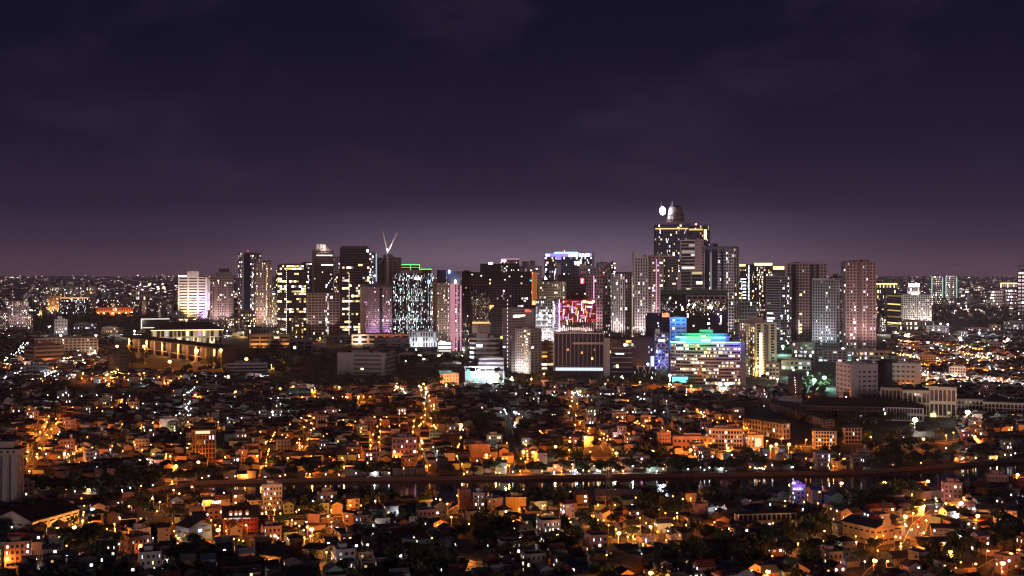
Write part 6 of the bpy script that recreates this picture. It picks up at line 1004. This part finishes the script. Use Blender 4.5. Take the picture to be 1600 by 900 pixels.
for k in range(13):
    a = k*2*math.pi/13; c_, s_ = math.cos(a), math.sin(a); P = [(0, 9), (1.1, 9.6), (2.2, 9.4), (3.0, 8.5), (3.5, 7.3)]
    for q in range(4):
        (r0, z0), (r1, z1) = P[q], P[q+1]; w0, w1 = .42*(1-q/4.6), .42*(1-(q+1)/4.6); m.quad((c_*r0+s_*w0, s_*r0-c_*w0, z0-.15), (c_*r0, s_*r0, z0), (c_*r1, s_*r1, z1), (c_*r1+s_*w1, s_*r1-c_*w1, z1-.15)); m.quad((c_*r0, s_*r0, z0), (c_*r0-s_*w0, s_*r0+c_*w0, z0-.15), (c_*r1-s_*w1, s_*r1+c_*w1, z1-.15), (c_*r1, s_*r1, z1))
PALM = m.mesh('crown', ['leaf']); m = MB(); m.cyl(0, 0, .24, .16, 0, 9, 7); PTRUNK = m.mesh('trunk', ['bark'])
g = np.random.default_rng(404); TR = []; tries = 0
while len(TR) < 2300 and tries < 60000:
    tries += 1; q = g.random()
    if q < .42: x, y, a, b = DARK[g.integers(0, len(DARK))]; t_ = g.uniform(0, 2*math.pi); rr = math.sqrt(g.random()); px_, py = x+a*rr*math.cos(t_), y+b*rr*math.sin(t_)
    elif q < .62: px_ = g.uniform(-20, 1620); py = g.uniform(780, 925)
    elif q < .68: px_ = g.uniform(-20, 1620); py = np.interp(px_, fb_x, fb_y)-g.uniform(2, 5)
    elif q < .80: px_ = g.uniform(-20, 1620); py = 600+g.random()*140
    elif q < .87: px_ = g.uniform(420, 1260); py = g.uniform(546, 606)
    elif q < .95: px_ = g.uniform(1460, 1620); py = g.uniform(478, 506)
    else: px_ = g.uniform(50, 240); py = g.uniform(494, 512)
    X, Y = at(px_, py)
    if np.interp(px_, fb_x, fb_y)-1.5 < py < np.interp(px_, nb_x, nb_y)+1.5: continue
    if inside_blocked(np.array([X]), np.array([Y]), 2.2)[0]: continue
    TR.append((X, Y, px_, py))
hx = np.array([(h[0], h[1], max(h[2], h[3])/2) for h in HS]); TR2 = []
for (X, Y, px_, py) in TR:
    dd = np.hypot(hx[:, 0]-X, hx[:, 1]-Y)-hx[:, 2]
    if dd.min() > 1.0 or dark_amount(np.array([px_]), np.array([py]))[0] > .1 and dd.min() > -.5: TR2.append((X, Y, px_, py))
TR2.sort(key=lambda t: t[1]); one = [t for t in TR2 if -10 < t[2] < 1610 and t[3] < 905][:290]; ids = {id(t) for t in one}; mass = [t for t in TR2 if id(t) not in ids]
items = []
for i, (X, Y, px_, py) in enumerate(one):
    palm = i % 23 == 7; s = g.uniform(.75, 1.35); root = empty('palm_tree' if palm else 'leafy_tree', (X, Y, 0), g.uniform(0, 6.28)); root['category'] = 'tree'; root['group'] = 'trees among the houses of the near bank'; root.scale = (s, s, s*g.uniform(.9, 1.15)); k = int(g.integers(0, 7))
    link('trunk', PTRUNK if palm else TRUNKS[k], root); link('crown', PALM if palm else CROWNS[k], root); items.append((root, 'feathery palm' if palm else ['small leafy tree', 'rounded leafy tree', 'broad leafy tree', 'bushy tree', 'great spreading tree', 'slight tree', 'dense leafy tree'][k], px_, py))
landmark_labels(items)
Vs = []
lows = [leaf_cloud(110, 5.0, 700+k, 1.0, 7)+np.array([0, 0, 5.0]) for k in range(6)]
for (X, Y, px_, py) in mass:
    s = g.uniform(.8, 1.5)*(1 if Y < 2000 else 1.5); a = g.uniform(0, 6.28); L_ = lows[g.integers(0, 6)]*s; V = np.empty_like(L_); V[:, 0] = X+L_[:, 0]*math.cos(a)-L_[:, 1]*math.sin(a); V[:, 1] = Y+L_[:, 0]*math.sin(a)+L_[:, 1]*math.cos(a); V[:, 2] = L_[:, 2]; Vs.append(V)
V = np.concatenate(Vs); o = link('tree_mass', np_mesh('tree_mass', V, np.arange(len(V)).reshape(-1, 4), ['leaf']), stuff=True); o['label'] = 'dark mass of trees between the houses and along the parks'; o['category'] = 'trees'
# ------------------------------------------------------------------ street lamps
m = MB(); m.cyl(0, 0, .14, .09, 0, 8.6, 7); m.cyl(0, 0, .3, .25, 0, .5, 7); POLE = m.mesh('pole', ['metal'])
m = MB(); m.bar((0, 0, 8.5), (0, -1.0, 8.95), .07); m.bar((0, -1, 8.95), (0, -1.9, 9.0), .06); ARM = m.mesh('arm', ['metal'])
HEAD = {}; HOOD = {}
for nm, rr in (('s', .55), ('l', 1.15), ('x', 2.6)): mm = MB(); mm.box(-rr*.5, rr*.5, -1.9-rr, -1.9+rr*.9, 8.95+rr*.8, 8.95+rr*.8+.15, 0); mm.box(-.08, .08, -1.9, -1.7, 8.9, 8.95+rr*.8, 0); HOOD[nm] = mm.mesh('lamp_head', ['metal'])
for k_ in 'ONCGYWBR':
    for nm, rr in (('s', .55), ('l', 1.15), ('x', 2.6)): mm = MB(); mm.ball(0, -1.9, 8.95, rr, rr*.8, 1); HEAD[k_+nm] = mm.mesh('lamp_lens', ['metal', 'hot'+k_])
lamp_items = []; LAMPS = []
CNAME = dict(O='orange sodium', N='white', C='bluish white', G='greenish white', Y='yellow', W='warm white', B='blue', R='red'); LD = {}
def lamp(X, Y, col='O', power=4000, big='s', h=.72, rz=None):
    root = empty('street_lamp', (X, Y, 0), RNG.uniform(-.6, .6) if rz is None else rz); root['category'] = 'street lamp'; root['group'] = 'street lamps'; up = 9.0*(h-1)
    pl_ = link('pole', POLE, root); pl_.scale = (max(1, h*.8), max(1, h*.8), h); link('arm', ARM, root, (0, 0, up)); hd_ = link('lamp_head', HOOD[big], root, (0, 0, up)); link('lamp_lens', HEAD[col+big], hd_)
    power *= float(RNG.choice([1.3, 2.2, 4.0])) if col == 'O' and Y < 1700 else 1.7
    key = (col, round(power)); 
    if key not in LD: l = bpy.data.lights.new('lamp_light', 'POINT'); l.energy = power; l.color = (1, .25, .028) if col == 'O' else LITC[col]; l.shadow_soft_size = .4; LD[key] = l
    o = bpy.data.objects.new('lamp_light', LD[key]); COL.objects.link(o); o.parent = root; o.location = (0, -2.1, up+8.95-(1.0 if big == 's' else 1.7 if big == 'l' else 3.0)); LAMPS.append((X, Y)); px_, py = pxy(X, Y, 0)
    lamp_items.append((root, '%s %sstreet lamp' % (CNAME[col], dict(s='', l='bright ', x='dazzling ')[big]), px_, py)); return root
def lamp_px(x, y, col='O', power=6000, big='l', z=9.0): D = dep(y, z); return lamp(gx(x, D), D+1.9, col, power, big, z/9.0, 0)
for (x, y, z) in ((265, 565, 13), (308, 548, 29), (345, 547, 31), (385, 561, 17), (225, 541, 30), (183, 541, 22)): lamp_px(x, y, 'O', 30000, 'x', z)
for (x, y) in ((963, 708), (1020, 705), (1079, 703), (1097, 704), (1137, 700), (1213, 694), (1233, 694), (1443, 686), (1523, 682), (818, 706), (833, 707), (1205, 697)): lamp_px(x, y, 'O', 11000, 'l')
for (x, y) in ((26, 845), (341, 828), (487, 827), (1235, 758), (1315, 755), (1382, 754), (1450, 752), (1506, 750), (1590, 742), (1415, 807), (1528, 806), (1580, 866), (1567, 880), (1367, 876), (1017, 895), (967, 833), (872, 837), (421, 844), (275, 728), (1485, 862), (90, 826), (116, 824), (310, 722), (650, 706), (1200, 893)): lamp_px(x, y, 'O', 5200, 'l')
for (x, y) in ((530, 605), (570, 604), (587, 606), (620, 606), (487, 609), (697, 601), (560, 620), (438, 607), (130, 583), (170, 600), (305, 617), (368, 612), (890, 690), (868, 698), (915, 683), (760, 711), (1450, 590), (1448, 600), (1550, 592), (1575, 560), (1505, 575), (1400, 588), (1580, 575)): lamp_px(x, y, 'O', 6500, 'l')
for (x, y, c_, p_, z) in ((210, 517, 'N', 90000, 16), (748, 580, 'C', 60000, 22), (1125, 600, 'N', 15000, 14), (1136, 600, 'N', 15000, 14), (1223, 541, 'G', 90000, 16), (1288, 590, 'G', 60000, 14), (1272, 594, 'G', 30000, 12), (1430, 656, 'N', 20000, 12), (1512, 644, 'N', 20000, 12), (1470, 506, 'N', 160000, 16), (1481, 507, 'N', 120000, 16), (1420, 522, 'W', 60000, 12), (1530, 520, 'C', 80000, 14), (1500, 528, 'N', 50000, 12), (1450, 535, 'C', 40000, 12), (1575, 530, 'N', 50000, 12), (95, 524, 'N', 120000, 12), (150, 524, 'N', 60000, 12), (1193, 578, 'N', 26000, 10), (1597, 506, 'C', 80000, 14), (1423, 472, 'N', 90000, 14), (1538, 470, 'W', 90000, 14), (1510, 478, 'N', 60000, 12), (20, 455, 'Y', 90000, 12), (120, 470, 'W', 60000, 12), (1317, 545, 'C', 70000, 14)): lamp_px(x, y, c_, p_, 'x', z)
lamp_px(1190, 562, 'Y', 60000, 'x', 16); lamp_px(1502, 786, 'C', 7000, 'l'); lamp_px(424, 570, 'Y', 26000, 's', 5); lamp_px(314, 866, 'C', 2600, 's', 5)
for (x, y) in ((230, 718), (545, 765), (683, 705), (790, 730), (1478, 700), (60, 600), (350, 770), (880, 800)): lamp_px(x, y, 'C', 2400, 's', 7)
for (x, y, c_, p_) in ((650, 546, 'C', 40000), (690, 553, 'W', 40000), (722, 556, 'N', 40000), (850, 584, 'O', 16000), (1000, 597, 'O', 16000), (1046, 600, 'O', 20000), (1080, 603, 'O', 26000), (1155, 598, 'O', 30000), (1240, 578, 'G', 36000), (1262, 582, 'G', 30000), (1340, 562, 'N', 40000), (1215, 592, 'W', 26000), (440, 532, 'W', 40000), (380, 519, 'Y', 60000), (420, 523, 'W', 50000), (500, 528, 'O', 36000), (560, 530, 'W', 40000), (610, 531, 'O', 36000), (355, 517, 'N', 50000), (1380, 516, 'N', 60000), (1400, 518, 'W', 60000), (300, 512, 'Y', 60000), (800, 590, 'N', 16000), (830, 592, 'O', 18000), (780, 588, 'C', 30000), (130, 562, 'W', 20000), (100, 560, 'N', 14000), (60, 575, 'O', 14000)): lamp_px(x, y, c_, p_, 'l', 11)  # lamps added around the tower feet to brighten their lower walls
g = np.random.default_rng(31)
for W_, wd, gap, col, power in STREETS:
    if not gap: continue
    acc = gap*.5; sidef = 1
    for i in range(len(W_)-1):
        (ax, ay), (bx_, by) = W_[i], W_[i+1]; L = math.hypot(bx_-ax, by-ay); ux, uy = (bx_-ax)/max(L, .1), (by-ay)/max(L, .1)
        while acc < L:
            X, Y = ax+ux*acc-uy*sidef*(wd/2+.6), ay+uy*acc+ux*sidef*(wd/2+.6); px_, py = pxy(X, Y, 0)
            if -30 < px_ < 1630 and py < 910 and len(LAMPS) < 285 and all((X-a)**2+(Y-b)**2 > 10**2 for a, b in LAMPS) and g.random() < .85: lamp(X, Y, col, power*float(g.choice([.6, .9, 1.2])), 's' if Y < 1500 else 'l')
            acc += gap*g.uniform(.75, 1.3); sidef = -sidef
        acc -= L
# single lamps in the lanes between houses: warm pools here and there
ANCH2 = list(ANCH); landmark_labels(lamp_items)
# the many small lane lamps, one mass
em('lane_orange', (1, .36, .05), 11); em('lane_white', (.85, .93, 1), 9); em('lane_yellow', (1, .62, .18), 10)
m = MB(); LL = {}
def lane_lamp(X, Y, k, z, lit_):
    kf = 2 if Y > 1650 else 1; rr = .32*(1+Y/2200)*(1.25 if kf == 2 else 1); m.cyl(X, Y, .08, .08, 0, z, 4, 0); m.ball(X, Y-.4, z, rr, rr, k, 6, 4)
    if lit_:
        kk = (k, kf)
        if kk not in LL: l = bpy.data.lights.new('lane_light', 'POINT'); l.energy = (0, 6600, 2200, 4200)[k]*(3.2 if kf == 2 else 1); l.color = ((0, 0, 0), (1, .25, .028), (.8, .9, 1), (1, .5, .13))[k]; l.shadow_soft_size = .4; LL[kk] = l
        o = bpy.data.objects.new('lane_light', LL[kk]); COL.objects.link(o); o.location = (X, Y-.5, z-rr-.35)
def in_building(X, Y):
    dx, dy = X-BX[:, 0], Y-BX[:, 1]; c_, s_ = np.cos(BX[:, 4]), np.sin(BX[:, 4]); return bool(((np.abs(dx*c_+dy*s_) < BX[:, 2]+.6) & (np.abs(-dx*s_+dy*c_) < BX[:, 3]+.6)).any())
for (ax, ay, bx_, by, _w) in LANES:
    L = math.hypot(bx_-ax, by-ay); py0 = pxy(ax, ay)[1]; k = int(g.choice([1, 3, 2], p=[.22, .13, .65] if 608 < py0 < 664 else [.42, .16, .42] if py0 < 608 else [.70, .14, .16])); t_ = g.uniform(0, 8); i = 0
    while t_ < L:
        X, Y = ax+(bx_-ax)*t_/L, ay+(by-ay)*t_/L; px_, py = pxy(X, Y)
        if -20 < px_ < 1620 and py < 905 and not in_building(X, Y): lane_lamp(X, Y, k, g.uniform(4.2, 6.5), i % 3 == 0)
        i += 1; t_ += g.uniform(9, 20)
nlow = 0; tries = 0
while nlow < 700 and tries < 20000:
    tries += 1; px_ = g.uniform(-10, 1610); py = 590+150*g.random()**.7 if g.random() < .55 else g.uniform(786, 895) if g.random() < .5 else g.uniform(515, 625); px_ = px_ if py > 600 or g.random() < .2 else g.uniform(1380, 1610) if g.random() < .7 else g.uniform(0, 180); X, Y = at(px_, py); ok, a_, b_ = zone_ok(np.array([X]), np.array([Y]))
    if not ok[0] or dark_amount(a_, b_)[0] > .3 or inside_blocked(np.array([X]), np.array([Y]), 1.0)[0]: continue
    lane_lamp(X, Y, int(g.choice([1, 2, 3], p=[.35, .53, .12])), g.uniform(3.2, 5.5), nlow % 3 == 0); nlow += 1
for i in range(60):                                              # headlights on the highway at the left edge
    W_ = STREETS[18][0]; q = g.integers(0, 3); t_ = g.random(); X, Y = W_[q][0]+(W_[q+1][0]-W_[q][0])*t_+g.uniform(-9, 9), W_[q][1]+(W_[q+1][1]-W_[q][1])*t_; m.ball(X, Y, .9, .8, .6, int(g.choice([2, 2, 3])), 6, 4)
for i in range(90):                                              # small lights along the foot of the far bank
    px_ = g.uniform(0, 1600); D_ = dep(np.interp(px_, fb_x, fb_y)-g.uniform(1.2, 5)); lane_lamp(gx(px_, D_), D_, int(g.choice([2, 2, 3, 1])), g.uniform(1.8, 3.2), i % 3 == 0)
o = m.build('lane_lamps', ['metal', 'lane_orange', 'lane_white', 'lane_yellow'], stuff=True); o['label'] = 'scattered small lane lamps between the houses'; o['category'] = 'lamps'
# ------------------------------------------------------------------ utility poles
m = MB(); m.cyl(0, 0, .17, .11, 0, 11, 7); PM = m.mesh('post', ['concrete']); m = MB(); m.box(-1.1, 1.1, -.08, .08, 10.2, 10.36); m.box(-.8, .8, -.08, .08, 9.3, 9.44); XM = m.mesh('crossarm', ['steel_dark']); m = MB(); m.cyl(.5, -.2, .28, .28, 8, 9, 8); DM = m.mesh('transformer', ['metal']); items = []
for (x, y) in ((160, 830), (91, 838), (14, 882), (191, 800), (234, 800), (262, 796), (360, 810), (276, 770), (303, 766), (597, 740), (1333, 768), (1398, 766), (1466, 764), (890, 778), (817, 778), (1058, 776), (1158, 775), (1570, 815), (1351, 870), (1550, 880), (1433, 840), (760, 870), (555, 800), (520, 842), (690, 825), (840, 720), (640, 735), (126, 700), (388, 690), (1150, 706), (1330, 716), (1478, 716), (90, 700), (460, 602), (630, 598), (830, 596), (218, 640)):
    X, Y = at(x, y+3)
    if inside_blocked(np.array([X]), np.array([Y]), -3.6)[0]: continue
    root = empty('utility_pole', (X, Y, 0), g.uniform(-.6, .6)); root['category'] = 'utility pole'; root['group'] = 'utility poles'; link('post', PM, root); link('crossarm', XM, root)
    if g.random() < .4: link('transformer', DM, root)
    items.append((root, 'pale concrete utility pole standing', x, y+3))
landmark_labels(items)
# ------------------------------------------------------------------ parked cars on the lit streets
def car_meshes(paint):
    m = MB(); P = [(-2.1, .35), (-2.1, .8), (-1.95, .95), (-1.1, 1.0), (-.6, 1.45), (.75, 1.47), (1.4, 1.02), (2.05, .9), (2.15, .6), (2.1, .35)]
    k = len(P); m.poly([(x, -.82, z) for x, z in P][::-1]); m.poly([(x, .82, z) for x, z in P])
    for i in range(k): (x0, z0), (x1, z1) = P[i], P[(i+1) % k]; m.quad((x0, -.82, z0), (x0, .82, z0), (x1, .82, z1), (x1, -.82, z1))
    b = m.mesh('body', [paint]); m = MB(); m.quad((-1.05, -.83, 1.03), (1.3, -.83, 1.03), (.7, -.83, 1.38), (-.58, -.83, 1.38)); m.quad((-1.05, .83, 1.03), (-.58, .83, 1.38), (.7, .83, 1.38), (1.3, .83, 1.03)); m.quad((1.38, -.7, 1.06), (1.38, .7, 1.06), (.82, .66, 1.44), (.82, -.66, 1.44)); return b, m.mesh('windows', ['gl'])
CARS = [(p, *car_meshes(p)) for p in ('paintw', 'paintr', 'paintk', 'paints')]
m = MB()
for k in range(12): a0, a1 = 2*math.pi*k/12, 2*math.pi*(k+1)/12; P0, P1 = (.32*math.cos(a0), .32*math.sin(a0)), (.32*math.cos(a1), .32*math.sin(a1)); m.quad((P0[0], -.1, P0[1]), (P0[0], .1, P0[1]), (P1[0], .1, P1[1]), (P1[0], -.1, P1[1])); m.poly([(0, -.1, 0), (P0[0], -.1, P0[1]), (P1[0], -.1, P1[1])]); m.poly([(0, .1, 0), (P1[0], .1, P1[1]), (P0[0], .1, P0[1])])
WHEEL = m.mesh('wheel', ['tyre']); m = MB(); m.box(2.08, 2.17, -.7, -.4, .62, .78); m.box(2.08, 2.17, .4, .7, .62, .78); HL = m.mesh('headlights', ['frame']); items = []
for si in (2, 10, 11, 9, 8):
    W_, wd = STREETS[si][0], STREETS[si][1]
    for i in range(len(W_)-1):
        (ax, ay), (bx_, by) = W_[i], W_[i+1]; L = math.hypot(bx_-ax, by-ay); an = math.atan2(by-ay, bx_-ax)
        for t_ in (.3, .75):
            s = g.choice([-1, 1]); X, Y = ax+(bx_-ax)*t_-math.sin(an)*s*(wd/2-1.3), ay+(by-ay)*t_+math.cos(an)*s*(wd/2-1.3); px_, py = pxy(X, Y)
            if not (5 < px_ < 1595 and py < 893) or L < 8: continue
            p, b, wn = CARS[g.integers(0, 4)]; root = empty('parked_car', (X, Y, .03), an); root['category'] = 'car'; root['group'] = 'cars parked along the streets'; link('body', b, root); link('windows', wn, root); link('headlights', HL, root)
            for wx, wy in ((-1.3, -.78), (1.3, -.78), (-1.3, .78), (1.3, .78)): link('wheel', WHEEL, root, (wx, wy, .32))
            items.append((root, 'parked %s car' % dict(paintw='white', paintr='red', paintk='black', paints='silver')[p], px_, py))
landmark_labels(items)
# ------------------------------------------------------------------ the far city: low buildings and lights running out to the hills
g = np.random.default_rng(77); N_ = 6500; D = 2700*np.exp(g.random(N_)**.9*2.25); px_ = g.uniform(-60, 1660, N_); keep = ~((px_ > 430) & (px_ < 1380) & (D < 3500) & (g.random(N_) < .6)); keep &= ~((px_ > 1440) & (D < 4100)) & ~((px_ > 45) & (px_ < 250) & (D < 4500) & (D > 3500)); D, px_ = D[keep], px_[keep]; X = (px_-800)/FPX*D
bad = inside_blocked(X, D, 16); X, D, px_ = X[~bad], D[~bad], px_[~bad]; n_ = len(X); sc_ = np.clip(D/4000, .7, 2.6); wd = g.uniform(8, 24, n_)*sc_**.6; dp_ = g.uniform(8, 20, n_); hh = np.where((g.random(n_) < .08) & (D > 3800), g.uniform(22, 55, n_), g.uniform(4, 14, n_)*np.where(D < 3800, .6, 1)); ez = np.array([elev(d) for d in D])-.5
cols_ = np.array([(.35, .3, .3), (.45, .38, .33), (.28, .25, .27), (.5, .45, .42)])[g.integers(0, 4, n_)]
rz = g.normal(0, .3, n_); cs, sn = np.cos(rz), np.sin(rz); corner = np.array([(-1, -1, 0), (1, -1, 0), (1, 1, 0), (-1, 1, 0), (-1, -1, 1), (1, -1, 1), (1, 1, 1), (-1, 1, 1)], float); lx = corner[None, :, 0]*wd[:, None]/2; ly = corner[None, :, 1]*dp_[:, None]/2
V = np.stack([X[:, None]+lx*cs[:, None]-ly*sn[:, None], D[:, None]+lx*sn[:, None]+ly*cs[:, None], ez[:, None]+corner[None, :, 2]*(hh[:, None]+.5)], 2).reshape(-1, 3); Fb = np.array([(4, 5, 6, 7), (0, 1, 5, 4), (1, 2, 6, 5), (2, 3, 7, 6), (3, 0, 4, 7)]); Fq = (Fb[None]+np.arange(n_)[:, None, None]*8).reshape(-1, 4); cl_ = np.ones((n_, 5, 4)); cl_[..., :3] = cols_[:, None]; cl_ = cl_.reshape(-1, 4)
cc_ = np.stack([g.uniform(-40, 1640, 46), np.log(2700*np.exp(g.random(46)**.9*2.25))], 1); clus = np.exp(-(((px_[:, None]-cc_[None, :, 0])/55.0)**2+((np.log(D)[:, None]-cc_[None, :, 1])/.10)**2)).max(1)
Vw, Cw = [], []; PALF = [(1, .88, .7), (1, .72, .4), (1, .55, .2), (.9, .92, 1), (1, .85, .7), (1, .78, .8)]
for i in range(n_):
    k = g.integers(0, 3)+(2 if clus[i] > .5 else 0) if hh[i] < 20 else g.integers(4, 12)
    for q in range(k):
        s = g.uniform(.45, 1.2)*sc_[i]; aa = g.uniform(-.45, .45)*wd[i]; z = ez[i]+g.uniform(.25, .95)*hh[i]; c_ = PALF[g.integers(0, 6)]; e_ = math.exp(g.normal(-.2, .9)+2.1*clus[i]); s2 = s*(1 if g.random() < .85 else 4)
        for (da, dz) in ((-s2, -s), (s2, -s), (s2, s), (-s2, s)): l_x, l_y = aa+da, -dp_[i]/2-.2; Vw.append((X[i]+l_x*cs[i]-l_y*sn[i], D[i]+l_x*sn[i]+l_y*cs[i], z+dz))
        Cw.append((c_[0]*e_, c_[1]*e_, c_[2]*e_, 1))
nv = len(V); nw = len(Cw); V = np.concatenate([V, np.array(Vw)]); Fq = np.concatenate([Fq, nv+np.arange(nw*4).reshape(-1, 4)]); cl_ = np.concatenate([cl_, np.array(Cw)]); mid = np.concatenate([np.zeros(n_*5, int), np.ones(nw, int)])
o = link('far_city', np_mesh('far_city', V, Fq, ['bycol', 'lit'], mid, cl_), stuff=True); o['label'] = 'far city of low buildings and tiny lights fading towards the hills'; o['category'] = 'city'
